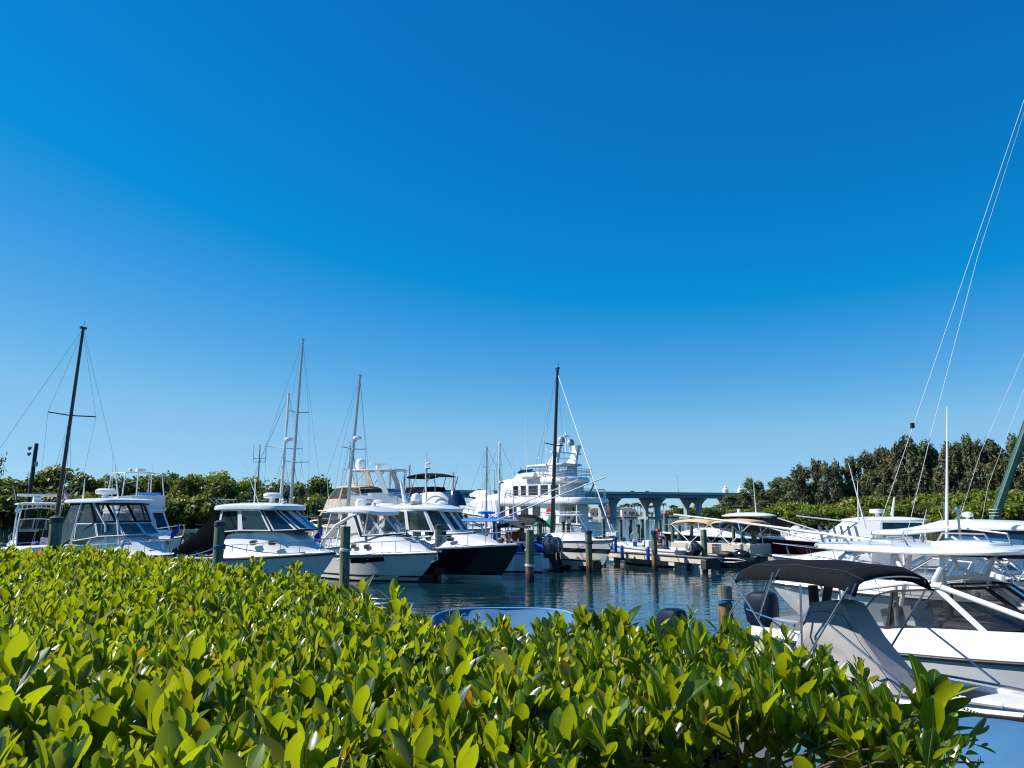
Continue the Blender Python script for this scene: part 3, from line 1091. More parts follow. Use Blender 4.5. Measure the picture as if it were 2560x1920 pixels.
def build_hedge():
    rng = np.random.default_rng(5)
    hedge = empty("hedge", (0, 0, 0), 0, "clipped glossy green hedge with upright leaves filling the foreground", "hedge")
    poly = HEDGE
    xs = [p[0] for p in poly]
    ys = [p[1] for p in poly]
    parts = [[], [], []]
    nv = 0

    def put(vs, fs, g):
        nonlocal nv
        parts[0].append(vs)
        parts[1].append(fs + nv)
        parts[2].append(g)
        nv += len(vs)

    def shoots(base, axis0, count, amin, amax, Lm, hi, tall=None, spread=0.16):
        n = len(base)
        ax = norm(axis0 + rng.normal(size=(n, 3)) * spread)
        ref = norm(np.cross(ax, np.tile([[0.3, 0.9, 0.2]], (n, 1))))
        ref2 = np.cross(ax, ref)
        ph0 = rng.random(n) * 2 * PI
        sc = 0.70 + 0.95 * rng.random(n) ** 2.4
        for i in range(count):
            ph = ph0 + PI * (i % 2) + PI / 2 * ((i // 2) % 2) + rng.normal(size=n) * 0.25
            rad = ref * np.cos(ph)[:, None] + ref2 * np.sin(ph)[:, None]
            f = i / max(1, count - 1)                     # 0 young inner .. 1 old outer
            al = R(1) * (amin + (amax - amin) * f) + rng.normal(size=n) * 0.13
            L = Lm * sc * (0.62 + 0.55 * min(1, f * 1.8)) * (0.85 + 0.3 * rng.random(n))
            W = L * (0.35 + 0.11 * rng.random(n))
            b = base - ax * (0.055 * f) + rad * 0.006
            keep = rng.random(n) < 0.93
            odd = np.where(rng.random(n) < 0.004, 0.9, 0.0) + np.where(rng.random(n) < 0.03, 0.25, 0.0)
            put(*leaves(b[keep], ax[keep], rad[keep], al[keep], L[keep], W[keep], rng, hi, odd[keep]))

    def scatter(dens, y0, y1):
        pts = []
        s = 1 / math.sqrt(dens)
        gx_, gy_ = np.meshgrid(np.arange(min(xs), max(xs), s), np.arange(max(min(ys), y0), min(max(ys), y1), s))
        P = np.stack([gx_.ravel(), gy_.ravel()], 1)
        P = P + (rng.random(P.shape) - 0.5) * s * 1.5
        P = P[inpoly(P, poly)]
        # drop what lies far outside the picture on the left
        P = P[P[:, 0] > -0.95 * P[:, 1] - 1.2]
        return P

    up = np.array([[0, 0, 1.0]])
    for (dens, y0, y1, hi, cnt, Lm_) in ((400, -2, 1.75, True, 7, .062), (500, 1.75, 2.4, True, 7, .058), (520, 2.4, 3.6, True, 7, .052), (400, 3.6, 5.5, True, 7, .054), (230, 5.5, 13, False, 7, .064)):
        P = scatter(dens, y0, y1)
        z = HT - 0.052 + hump(P[:, 0], P[:, 1]) + rng.normal(size=len(P)) * 0.034
        base = np.column_stack([P, z])
        shoots(base, np.tile(up, (len(P), 1)), cnt, 3, 33, Lm_, hi)
        P = scatter(dens * 0.14, y0, y1)                       # lower storey
        base = np.column_stack([P, HT - 0.15 + hump(P[:, 0], P[:, 1]) + rng.normal(size=len(P)) * 0.03])
        shoots(base, np.tile(up, (len(P), 1)), 5, 25, 75, Lm_ * 1.1, False, spread=0.4)
    # side faces, shoots pointing outwards
    n = len(poly)
    area = sum(poly[i][0] * poly[(i + 1) % n][1] - poly[(i + 1) % n][0] * poly[i][1] for i in range(n))
    for i in range(n):
        a, b = np.array(poly[i]), np.array(poly[(i + 1) % n])
        e = b - a
        ln = np.linalg.norm(e)
        if ln > 6 or a[0] < -9:
            continue
        near = i >= len(FAR_EDGE) - 3
        nrm = np.array([e[1], -e[0]]) / ln
        if area < 0:
            nrm = -nrm
        k = int(ln * 1.15 * (330 if near else 110))
        s = rng.random(k)
        zz = rng.uniform(1.62, HT - 0.05, k)
        bulge = 0.06 * np.sin(zz * 9 + s * 5) - 0.05
        base = np.column_stack([a[0] + e[0] * s + nrm[0] * bulge, a[1] + e[1] * s + nrm[1] * bulge, zz])
        base[:, :2] += rng.normal(size=(k, 2)) * 0.04
        if near:
            base[:, :2] -= nrm * (0.10 * rng.random((k, 1)) + 0.38 * (HT - zz)[:, None])
        ax = np.tile([[nrm[0], nrm[1], 0.55]], (k, 1))
        shoots(base, ax, 6, 15, 70, 0.044 if near else 0.06, near, spread=0.35)
    # longer shoots that stand proud of the clipped top
    tm_ = mat("hedge_twig", (0.12, 0.075, 0.045), 0.8, var=0.3)

    def twig(pts, rs, n):
        MB().tube(pts, rs, n).build("twig", tm_, hedge)
    tall = [(630, 1412, .13), (650, 1415, .09), (735, 1432, .10), (760, 1440, .07), (880, 1482, .06), (905, 1492, .07), (1560, 1562, .04), (1520, 1556, .05), (1490, 1554, .04), (1712, 1566, .05), (1250, 1556, .03), (2330, 1752, .04), (1810, 1568, .04), (2146, 1660, .03), (460, 1400, .04), (1015, 1530, .04)]
    for px, py, hh in tall:
        q = wl(px, py, HT)
        c = np.array([[q.x, q.y, HT + hh * 0.55]])
        twig([(q.x, q.y, HT - 0.25), (q.x + 0.01, q.y, HT), (q.x, q.y, HT + hh * 0.6)], [0.006, 0.005, 0.003], 5)
        for z in (0.0, hh * 0.55):
            c = np.array([[q.x, q.y, HT - 0.02 + z]])
            shoots(c, np.tile(up, (1, 1)), 7, 10, 55, 0.062, True)
    # loose sprays at the right-hand end
    for px, py, D, dx, dz in ((2330, 1850, 1.72, .16, .0), (2370, 1880, 1.70, .12, -.02), (2320, 1800, 1.80, .10, .03), (2380, 1835, 1.78, .08, .0)):
        q = at(px, py, D)
        twig([(q.x - 0.35, q.y + 0.05, q.z - 0.12), (q.x - 0.15, q.y, q.z - 0.02), (q.x + dx * 0.6, q.y, q.z + dz)], [0.003, 0.0025, 0.002], 5)
        for s_ in (0, 0.5, 1.0):
            shoots(np.array([[q.x - 0.1 + (dx * 0.6 + 0.1) * s_, q.y, q.z - 0.01 + dz * s_]]), np.array([[0.8, -0.1, 0.5]]), 6, 20, 70, 0.042, True)
    vs = np.concatenate(parts[0])
    fs = np.concatenate(parts[1])
    g = np.concatenate(parts[2])
    np_mesh("foliage", vs, fs, g, LEAF, hedge, smooth=True)
    # inner twigs, then the dark core
    cx, cy = sum(xs) / n, sum(ys) / n
    for (px, py) in ((2120, 1830), (2200, 1850), (2050, 1850), (1900, 1840), (1750, 1880), (1640, 1900), (2260, 1890), (1980, 1900), (1500, 1960), (1300, 2100)):
        q = wl(px, py, HT - 0.2)
        for k in range(4):
            a = rng.uniform(-1.2, 1.2)
            twig([(q.x + rng.normal() * 0.05, q.y + 0.1, 1.45), (q.x + rng.normal() * 0.08, q.y + 0.08, 2.1), (q.x + 0.15 * math.sin(a), q.y + rng.normal() * 0.08, 2.62)], [0.010, 0.007, 0.003], 5)
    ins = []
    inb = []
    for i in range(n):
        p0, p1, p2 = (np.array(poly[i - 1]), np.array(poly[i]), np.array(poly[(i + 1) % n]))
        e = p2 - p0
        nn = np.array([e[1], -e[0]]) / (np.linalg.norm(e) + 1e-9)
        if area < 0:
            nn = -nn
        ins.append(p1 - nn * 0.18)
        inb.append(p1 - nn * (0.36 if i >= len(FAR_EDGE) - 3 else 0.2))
    core = MB()  # twig mass with the shade of the gaps put into its colour
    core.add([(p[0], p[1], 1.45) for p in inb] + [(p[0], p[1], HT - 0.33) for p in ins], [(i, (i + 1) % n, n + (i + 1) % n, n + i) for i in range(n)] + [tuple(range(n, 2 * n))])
    core.build("shaded_core", mat("hedge_inner_shade", (0.010, 0.012, 0.005), 1.0, var=0.5, scale=14, bump=1.0, bscale=30, spec=0.02), hedge, smooth=0)
    return hedge


build_hedge()
# ================================================================== BOATS
class Boat:
    def __init__(s, name, label, loc, hdg, L, B, zb, zs, cat="boat", group=None, rake=None, draft=0.45, flare=0.75, full=2.4):
        s.L, s.B, s.zb, s.zs, s.draft, s.flare, s.full = L, B, zb, zs, draft, flare, full
        s.rake = rake if rake is not None else 0.14 * L
        s.hdg = R(hdg)
        s.bz = 0.06
        s.loc = V(loc[0], loc[1], 0)
        s.root = empty(name, s.loc, s.hdg, label, cat, group)

    def local(s, P):
        return Matrix.Rotation(-s.hdg, 3, 'Z') @ (Vector(P) - s.loc)

    def world(s, p):
        return Matrix.Rotation(s.hdg, 3, 'Z') @ Vector(p) + s.loc

    def b(s, t):
        h = s.B / 2
        if t < 0.38:
            return h * (0.90 + 0.10 * math.sin(t / 0.38 * PI / 2))
        u = min(1, (t - 0.38) / 0.62)
        return max(0.035, h * (1 - u ** s.full))

    def z(s, t):
        return s.zs + (s.zb - s.zs) * (0.25 * t + 0.75 * t * t)

    def sheer(s, t, side=1, inset=0.0, dz=0.0):
        return V(s.L * t, side * max(0.0, s.b(t) - inset), s.z(t) + dz)

    def section(s, t):
        b, zs = s.b(t), s.z(t)
        u = max(0, (t - 0.45) / 0.55)
        bc = b * (0.90 - 0.58 * u ** 1.5 * s.flare)
        zc = 0.02 + zs * 0.62 * u ** 2.4
        zk = -s.draft * (1 - u ** 5)
        if t >= 0.999:
            zk, bc = -0.05, 0.02
            zc = zs * 0.62
        pts = []
        for i in range(7):
            w = 1 - i / 6
            pts.append((bc + (b - bc) * w ** (1 + 0.8 * u * s.flare), zc + (zs - zc) * w))
        for i in range(1, 4):
            w = 1 - i / 3
            pts.append((bc * w, zk + (zc - zk) * w))
        bz = s.bz
        def cut(z):
            for k in range(len(pts) - 1):
                (y0, z0), (y1, z1) = pts[k], pts[k + 1]
                if z1 <= z <= z0:
                    return (lerp(y0, y1, (z0 - z) / max(1e-6, z0 - z1)), z)
            return pts[-1]
        up = [cut(lerp(zs, bz, i / 7)) for i in range(8)]
        dn = [cut(lerp(bz, zk, i / 3)) for i in (1, 2, 3)]
        dn[-1] = (0.0, zk)
        pts = [(b, zs)] + up[1:] + dn
        rk = s.rake * max(0, (t - 0.5) / 0.5) ** 2.2
        return [V(s.L * t - rk * max(0.0, 1 - (z - zk) / (zs - zk)) ** 1.25, y, z) for y, z in pts]

    def hull(s, m, bot=BOTTOM, boot=None, bz=0.06, tm=None):
        s.bz = bz
        mb = MB()
        ts = [i / 22 for i in range(23)]
        sec = []
        for t in ts:
            h = s.section(t)
            sec.append(h + [V(p.x, -p.y, p.z) for p in h[-2::-1]])
        mb.loft(sec, False, (True, False))
        n = len(sec[0]) - 1
        for i, f in enumerate(mb.f):
            k = i % n
            if len(f) == 4 and 7 <= k < n - 7:
                mb.m[i] = 1
        return mb.build("hull", [m, bot], s.root, smooth=40)

    def rub(s, m=RUBBER, r=0.03, dz=-0.03, name="rub_rail"):
        mb = MB()
        for sd in (1, -1):
            mb.tube([s.sheer(i / 24, sd, -0.008, dz) for i in range(25)], r, 6)
        return mb.build(name, m, s.root)

    def deck(s, m, tc=0.0, floor=0.3, trunk=None, gun=0.22, mf=None):
        """deck with a raised trunk (trunk(t)=height) ahead of tc and an open cockpit behind it"""
        rows = []
        mid = []
        ts = sorted(set([i / 26 for i in range(27)] + [tc, tc + 0.002]))
        for t in ts:
            b, zs = s.b(t), s.z(t)
            if t <= tc and tc > 0:
                g = min(gun, b * 0.5)
                h = [(b, zs), (b - g * .5, zs + .03), (b - g, zs + .03), (b - g - .01, zs - .05), (b - g - .02, floor), (b * .6, floor), (b * .4, floor), (b * .2, floor), (0, floor)]
            else:
                H = trunk(t) if trunk else 0.0
                h = []
                for v in (1, .94, .86, .78, .70, .60, .45, .22, 0):
                    k = 1 - sm(.58, .84, v)
                    h.append((b * v, zs + .02 * (v < 1) + 0.05 * (1 - v * v) + H * k * (0.92 + 0.08 * (1 - v * v))))
            h = [V(s.L * t, y, z) for y, z in h]
            rows.append(h + [V(p.x, -p.y, p.z) for p in h[-2::-1]])
        mb = MB().loft(rows)
        if mf:
            for i, f in enumerate(mb.f):
                k = i % 16
                if 3 <= k <= 12 and mb.v[f[0]][0] < s.L * tc:
                    mb.m[i] = 1
        return mb.build("deck", [m, mf] if mf else m, s.root, smooth=32)

    def rail(s, t0=0.5, t1=0.985, h=0.6, n=6, r=0.016, inset=0.10, name="bow_rail", front=True, mid=False, m=None):
        mb = MB()
        pts = [s.sheer(t0 - 0.03, 1, inset, 0.05)] + [s.sheer(lerp(t0, t1, i / 14), 1, inset - 0.05, h * (0.9 + 0.1 * i / 14)) for i in range(15)]
        if front:
            pts.append(V(s.L * t1 + 0.12, 0.12, s.z(1) + h * 1.02))
        other = [V(p.x, -p.y, p.z) for p in pts[::-1]]
        if front:
            mb.tube(pts + other, r, 6)
        else:
            mb.tube(pts, r, 6)
            mb.tube(other, r, 6)
        for i in range(n):
            t = lerp(t0, t1, (i + 0.5) / n)
            for sd in (1, -1):
                a = s.sheer(t, sd, inset + 0.02, 0.02)
                mb.tube([a - V(0.10, 0, 0), s.sheer(t, sd, inset - 0.05, h * (0.9 + 0.1 * (i + .5) / n))], r * 0.85, 5)
        if mid:
            for sd in (1, -1):
                mb.tube([s.sheer(lerp(t0, t1, i / 10), sd, inset - 0.02, h * 0.5) for i in range(11)], r * 0.6, 5)
        return mb.build(name, m or STEEL, s.root)

    def part(s, name, mb, m, **k):
        return mb.build(name, m, s.root, **k)


def house(bt, pts_b, pts_t, spec, m=None, gm=None, f=(0.06, 0.06, 0.10, 0.08), name="cabin", gname="window", inset=0.03, frames=None, mirror=True):
    """walls between a lower and an upper outline (half plans, port side, aft to bow); spec: g glass, s solid, o open"""
    m = m or WHITE
    gm = gm or GLASS_TINT
    mb = MB()
    panes = []
    half = list(zip(pts_b, pts_t))
    for side in ((1, -1) if mirror else (1,)):
        for i in range(len(half) - 1):
            (a0, b0), (a1, b1) = half[i], half[i + 1]
            A0, A1, B1, B0 = [V(p[0], p[1] * side, p[2]) for p in (a0, a1, b1, b0)]
            if spec[i] == 'o':
                continue
            n = (A1 - A0).cross(B0 - A0).normalized() * side

            def pt(u, v):
                return (A0 * (1 - u) + A1 * u) * (1 - v) + (B0 * (1 - u) + B1 * u) * v
            th = n * 0.05
            if spec[i] == 's':
                mb.add([A0, A1, B1, B0, A0 - th, A1 - th, B1 - th, B0 - th], [(0, 1, 2, 3), (7, 6, 5, 4), (0, 3, 7, 4), (1, 5, 6, 2), (3, 2, 6, 7)])
                continue
            wd = max(0.2, (A1 - A0).length)
            ht = max(0.2, (B0 - A0).length)
            ul, ur, vb, vt = f[0] / wd, 1 - f[1] / wd, f[2] / ht, 1 - f[3] / ht
            O = [pt(0, 0), pt(1, 0), pt(1, 1), pt(0, 1)]
            c = 0.12
            I = [pt(ul, vb), pt(ur, vb), pt(ur, vt), pt(ul, vt)]
            vs = O + I + [p - th for p in I] + [p - th for p in O]
            fs = []
            for k in range(4):
                k2 = (k + 1) % 4
                fs += [(k, k2, 4 + k2, 4 + k), (4 + k, 4 + k2, 8 + k2, 8 + k), (8 + k, 8 + k2, 12 + k2, 12 + k)]
            mb.add(vs, fs)
            g = [p - n * inset for p in I]
            panes.append(MB().add(g, [(0, 1, 2, 3)]))
    if mb.v:
        mb.build(name, m, bt.root, smooth=25)
    for i, p in enumerate(panes):
        g = gm[i % len(gm)] if isinstance(gm, list) else gm
        p.build(gname, g, bt.root, smooth=0)


def engine(bt, x, y, z, m=ENG_BLACK, tilt=0.0, sc=1.0, m2=None, name="outboard_engine"):
    """outboard: leg part with a cowl and propeller of its own; transom is at x"""
    M = Matrix.Translation(V(x, y, z)) @ Matrix.Rotation(tilt, 4, 'Y') @ Matrix.Scale(sc, 4)

    def tr(mb):
        mb.v = [tuple(M @ Vector(p)) for p in mb.v]
        return mb
    leg = MB()
    leg.loft([[(-.30, -.07, -.75), (-.10, -.05, -.75), (-.10, .05, -.75), (-.30, .07, -.75)], [(-.34, -.08, -.1), (-.06, -.07, -.1), (-.06, .07, -.1), (-.34, .08, -.1)], [(-.42, -.15, .1), (-.04, -.13, .1), (-.04, .13, .1), (-.42, .15, .1)]], True, (True, True))
    leg.box((-.02, 0, 0.02), (.2, .26, .34))
    leg.box((-.26, 0, -.52), (.5, .26, .03))
    leg.ball((-.24, 0, -.82), (.26, .075, .075), 10, 6)
    leg.add([(-.12, 0.012, -.85), (-.12, -.012, -.85), (-.30, 0, -1.08), (-.38, 0, -.86)], [(0, 2, 3), (1, 3, 2), (0, 1, 2)])
    e = tr(leg).build(name, m2 or m, bt.root)
    cw = MB()
    secs = []
    for zz, x0, x1, w in ((.08, -.46, .0, .17), (.18, -.56, .04, .21), (.42, -.62, .05, .235), (.60, -.58, .04, .225), (.70, -.50, .0, .18), (.735, -.40, -.10, .10)):
        o = outline(x0, x1, w, w * 0.92, 3.2, 18)
        secs.append([(p[0], p[1], zz + (0.05 * (p[0] + .3))) for p in o])
    cw.loft(secs, True, (True, True))
    tr(cw).build("cowl", m, e)
    pr = MB()
    for k in range(3):
        a = 2 * PI * k / 3
        d = V(0, math.cos(a), math.sin(a))
        q = V(0, -math.sin(a), math.cos(a))
        c = V(-.50, 0, -.82)
        pr.add([c + d * .05, c + d * .17 + q * .07 + V(.05, 0, 0), c + d * .19 - q * .02, c + d * .10 - q * .07 - V(.05, 0, 0)], [(0, 1, 2, 3)])
    pr.ball((-.50, 0, -.82), (.09, .05, .05), 8, 5)
    tr(pr).build("propeller", STEEL, e)
    return e


def tubes(lst, r, n=7):
    mb = MB()
    for p in lst:
        mb.tube(p, r, n)
    return mb


def radar_dome(bt, p, r=0.3, text=None, ped=0.25):
    mb = MB()
    mb.lathe([(r * .5, 0), (r * .3, .03), (r * .28, ped), (r * .9, ped + .02), (r, ped + .08), (r * .97, ped + .2), (r * .7, ped + .27), (.02, ped + .28)], p, 18)
    return bt.part("radar", mb, WHITE)


def open_array(bt, p, L=1.8, rz=PI / 2):
    mb = MB()
    mb.box(V(p) + V(0, 0, .18), (.42, .42, .36), rz, top=0.85)
    mb.box(V(p) + V(0, 0, .46), (L, .16, .16), rz)
    return bt.part("radar", mb, WHITE, bevel=0.02)


def whip(bt, p, h, lean=(0, 0), r=0.014, m=None):
    p = V(*p)
    return bt.part("antenna", MB().tube([p, p + V(lean[0] * .5, lean[1] * .5, h * .5), p + V(lean[0], lean[1], h)], [r * 1.5, r, r * .5], 6), m or WHITE)


def text_part(bt, txt, p, size, rot, m, name="lettering", align='CENTER'):
    cu = bpy.data.curves.new(name, 'FONT')
    cu.body = txt
    cu.size = size
    cu.align_x = align
    cu.align_y = 'CENTER'
    cu.extrude = 0.002
    cu.shear = 0.25
    tmp = bpy.data.objects.new(name, cu)
    C.objects.link(tmp)
    bpy.context.view_layer.update()
    me = bpy.data.meshes.new_from_object(tmp.evaluated_get(bpy.context.evaluated_depsgraph_get()))
    bpy.data.objects.remove(tmp)
    bpy.data.curves.remove(cu)
    me.materials.clear()
    me.materials.append(m)
    o = bpy.data.objects.new(name, me)
    o.location = p
    o.rotation_euler = rot
    o.parent = bt.root if isinstance(bt, Boat) else bt
    C.objects.link(o)
    return o


def flag(bt, base, h, w, d, kind, lean=0.0, name="flag"):
    """small ensign on a staff, hanging in folds; d = direction the cloth trails"""
    base = V(*base)
    top = base + V(lean, 0, h)
    bt.part("flag_staff", MB().tube([base, top], 0.012, 6), STEEL)
    n, k = 9, 13
    d = Matrix.Rotation(-bt.hdg, 3, 'Z') @ V(.95, -.3, 0) if d is None else V(*d).normalized()
    vs, fs, ms = [], [], []
    hh = w * 0.62
    for i in range(n):
        u = i / (n - 1)
        for j in range(k + 1):
            v = j / k
            fold = 0.06 * math.sin(u * 9 + v * 2) * u
            P = top + d * (w * u * 0.62) + V(0, 0, -v * hh - u * w * 0.75) + V(-d.y, d.x, 0) * fold
            vs.append(P)
    for i in range(n - 1):
        for j in range(k):
            fs.append((i * (k + 1) + j, (i + 1) * (k + 1) + j, (i + 1) * (k + 1) + j + 1, i * (k + 1) + j + 1))
            if kind == "us":
                ms.append(2 if (i < 4 and j < 6) else (0 if j % 2 == 0 else 1))
            elif kind == "blue":
                ms.append(2)
            else:
                ms.append(1)
    mb = MB().add(vs, fs)
    mb.m = ms
    return bt.part(name, mb, [mat("flag_red", (0.45, 0.015, 0.03), 0.8), mat("flag_white", (0.75, 0.75, 0.75), 0.8), mat("flag_blue", (0.012, 0.03, 0.30), 0.8)], smooth=60)


def dinette(bt, x, y, z, m=WHITE2, w=0.55):
    """helm seat: base, cushion, backrest"""
    bt.part("helm_seat", MB().box((x, y, z + .3), (.35, w * .7, .6), top=.9).box((x, y, z + .68), (.5, w, .16)).box((x - .24, y, z + .98), (.12, w, .5), rot=(0, -0.15, 0)), m, bevel=0.03)


def oval_port(bt, t, side, dz, w=0.42, h=0.2, m=None, out_=0.0, x=None, y=None, z=None, ang=0.0):
    mb = MB()
    k = 16
    P = V(x, y, z)
    d = V(math.cos(ang), math.sin(ang), 0)
    nn = V(-math.sin(ang), math.cos(ang), 0.25).normalized() * side
    up = V(0, 0, 1)
    for sc_, off, mi in ((1.0, 0.03, 0), (0.72, 0.045, 1)):
        ring = [P + nn * off + d * (w / 2 * sc_ * math.copysign(abs(math.cos(a)) ** .7, math.cos(a))) + up * (h / 2 * sc_ * math.copysign(abs(math.sin(a)) ** .7, math.sin(a))) for a in [2 * PI * i / k for i in range(k)]]
        back = [p - nn * 0.08 for p in ring]
        mb.loft([back, ring], True, (True, True), mi)
    return bt.part("porthole", mb, [STEEL, DARKIN], smooth=30)


def hatch(bt, x, y, z, a=0.5, b=0.42, m=None, pitch=0.0):
    return bt.part("deck_hatch", MB().box((x, y, z), (a, b, .05), rot=(0, pitch, 0)).box((x, y, z + .03), (a * .8, b * .8, .03), rot=(0, pitch, 0)), m or GLASS_DARK, bevel=0.01)


# ------------------------------------------------------------------ sailing boats
def sailboat(label, D, base, top, L, hdg, mastm, r=(0.11, 0.07), spreaders=(), stays=(), hullm=WHITE, zb=1.2, zs=1.0, cover=None, boom=None, group=None, radar=None, detail=True, mast_t=0.56, extra_mast=None, jib=None, stripe=None):
    P = at(base[0], base[1], D)
    T = at(top[0], top[1], D)
    h = V(math.cos(R(hdg)), math.sin(R(hdg)), 0)
    loc = V(P.x, P.y, 0) - h * (L * mast_t)
    bt = Boat("sailboat", label, loc, hdg, L, L * 0.31, zb, zs, "sailboat", group, rake=L * 0.12, draft=0.7, flare=0.5, full=2.2)
    bt.hull(hullm, bz=0.02)
    tk = lambda t: 0.42 * sm(.30, .36, t) * (1 - sm(.62, .78, t))
    bt.deck(WHITE2, 0.28, 0.45, tk, gun=0.35)
    bt.rub(stripe or RUBBER, 0.03)
    for k in range(3):
        for sd in (1, -1):
            x = L * (0.38 + 0.09 * k)
            y = bt.b(.45) * .70
            bt.part("cabin_window", MB().box((x, sd * y, bt.z(.45) + .27), (.5, .05, .16)), GLASS_DARK, bevel=0.01)
    p0 = bt.local(V(P.x, P.y, bt.z(.5) + 0.3))
    bot = bt.local(P)
    tp = bt.local(T)
    low = bot + (bot - tp).normalized() * max(0.0, (bot.z - p0.z))
    mast = bt.part("mast", MB().tube([low, (low + tp) / 2, tp], [r[0], lerp(r[0], r[1], .5), r[1]], 9).box(tp + V(0, 0, .05), (.35, .12, .12)).tube([tp, tp + V(.1, .05, .5)], .012, 4), mastm)
    # spreaders: (left px,py, right px,py)
    sp_ends = []
    if spreaders:
        for i, (x0, y0, x1, y1) in enumerate(spreaders):
            a, b_ = at(x0, y0, D), at(x1, y1, D)
            my = (y0 + y1) / 2
            u = (base[1] - my) / (base[1] - top[1])
            c = at(lerp(base[0], top[0], u), my + 3, D)
            mb = MB().tube([bt.local(a), bt.local(c), bt.local(b_)], 0.035, 5)
            mb.build("spreader", mastm, mast)
            sp_ends.append((bt.local(a), bt.local(b_)))
    wr = MB()
    bow = V(L - .1, 0, bt.z(1) + .05)
    stern = V(.1, 0, bt.z(0) + .05)
    rw = max(0.006, 0.00011 * D * 1.6)
    wr.tube([tp, stern], rw, 4)
    if jib is None:
        wr.tube([tp, bow], rw, 4)
    for k, sd in ((0, 1), (1, -1)):
        ch = [V(L * mast_t - .2, bt.b(mast_t) * .95, bt.z(mast_t)), V(L * mast_t - .2, -bt.b(mast_t) * .95, bt.z(mast_t))]
        if sp_ends:
            top_ends = sorted(sp_ends, key=lambda e: -e[0].z)
            for e in (0, 1):
                pts = [tp - V(0, 0, .1)] + [q[e] for q in top_ends]
                c = min(ch, key=lambda z_: (z_.xy - top_ends[-1][e].xy).length)
                if k == 0:
                    wr.tube(pts + [c], rw, 4)
                    lo = low + (tp - low) * max(0.05, (top_ends[-1][e].z - low.z) / (tp.z - low.z) - 0.01)
                    wr.tube([lo, c + V(.25, 0, 0)], rw, 4)
                    wr.tube([lo, c - V(.25, 0, 0)], rw, 4)
        else:
            wr.tube([tp - V(0, 0, .2), ch[k]], rw, 4)
    wr.build("rigging", WIRE, bt.root)
    if jib is not None:
        bt.part("furled_jib", MB().tube([bow + V(0, 0, .3), (bow + tp) / 2, tp - V(0, 0, .3)], [.035, .03, .022], 6), jib)
    if boom is None:
        g = low + (tp - low).normalized() * 1.1
        e = V(L * .10, 0, g.z + .1)
        bt.part("boom", MB().tube([g, e], .07, 7), mastm)
        cm = cover or CANVAS_ROYAL
        mb = MB()
        secs = []
        for i in range(9):
            u = i / 8
            c = g.lerp(e, u * .96) + V(0, 0, .02)
            ht = lerp(.55, .22, u ** .6) * (1.5 - .5 * min(1, u * 6))
            ww = lerp(.17, .10, u)
            secs.append([c + V(0, ww * math.sin(a), ht * .5 * (1 - math.cos(a)) - .08 + .02 * math.sin(u * 40)) for a in [2 * PI * j / 10 for j in range(10)]])
        mb.loft(secs, True, (True, True))
        bt.part("sail_cover", mb, cm)
    if radar:
        q = bt.local(at(radar[0], radar[1], D))
        mb = MB().lathe([(.12, -.12), (.3, -.1), (.32, .02), (.26, .1), (.02, .12)], q, 14)
        mb.tube([q - V(0, 0, .1), low + (tp - low) * ((q.z - .45 - low.z) / (tp.z - low.z))], .05, 5)
        mb.build("radar", WHITE, mast)
    if detail:
        bt.rail(0.9, .985, .6, 2, .014)
        bt.part("stern_rail", tubes([[bt.sheer(.10, 1, .1, .02), bt.sheer(.10, 1, .1, .6), bt.sheer(.0, 1, .1, .6), bt.sheer(0, -1, .1, .6), bt.sheer(.10, -1, .1, .6), bt.sheer(.10, -1, .1, .02)]], .014, 6), STEEL)
        lf = MB()
        for sd in (1, -1):
            for dz in (.32, .6):
                lf.tube([bt.sheer(lerp(.1, .9, i / 10), sd, .1, dz) for i in range(11)], .006, 4)
            for i in range(6):
                t = lerp(.16, .84, i / 5)
                lf.tube([bt.sheer(t, sd, .1, 0), bt.sheer(t, sd, .1, .6)], .011, 5)
        lf.build("lifeline", STEEL, bt.root)
    return bt
# ------------------------------------------------------------------ the row of motor boats on the left
def bow_at(px, py, z, hdg, L):
    P = wl(px, py, z)
    h = V(math.cos(R(hdg)), math.sin(R(hdg)), 0)
    return P - h * L


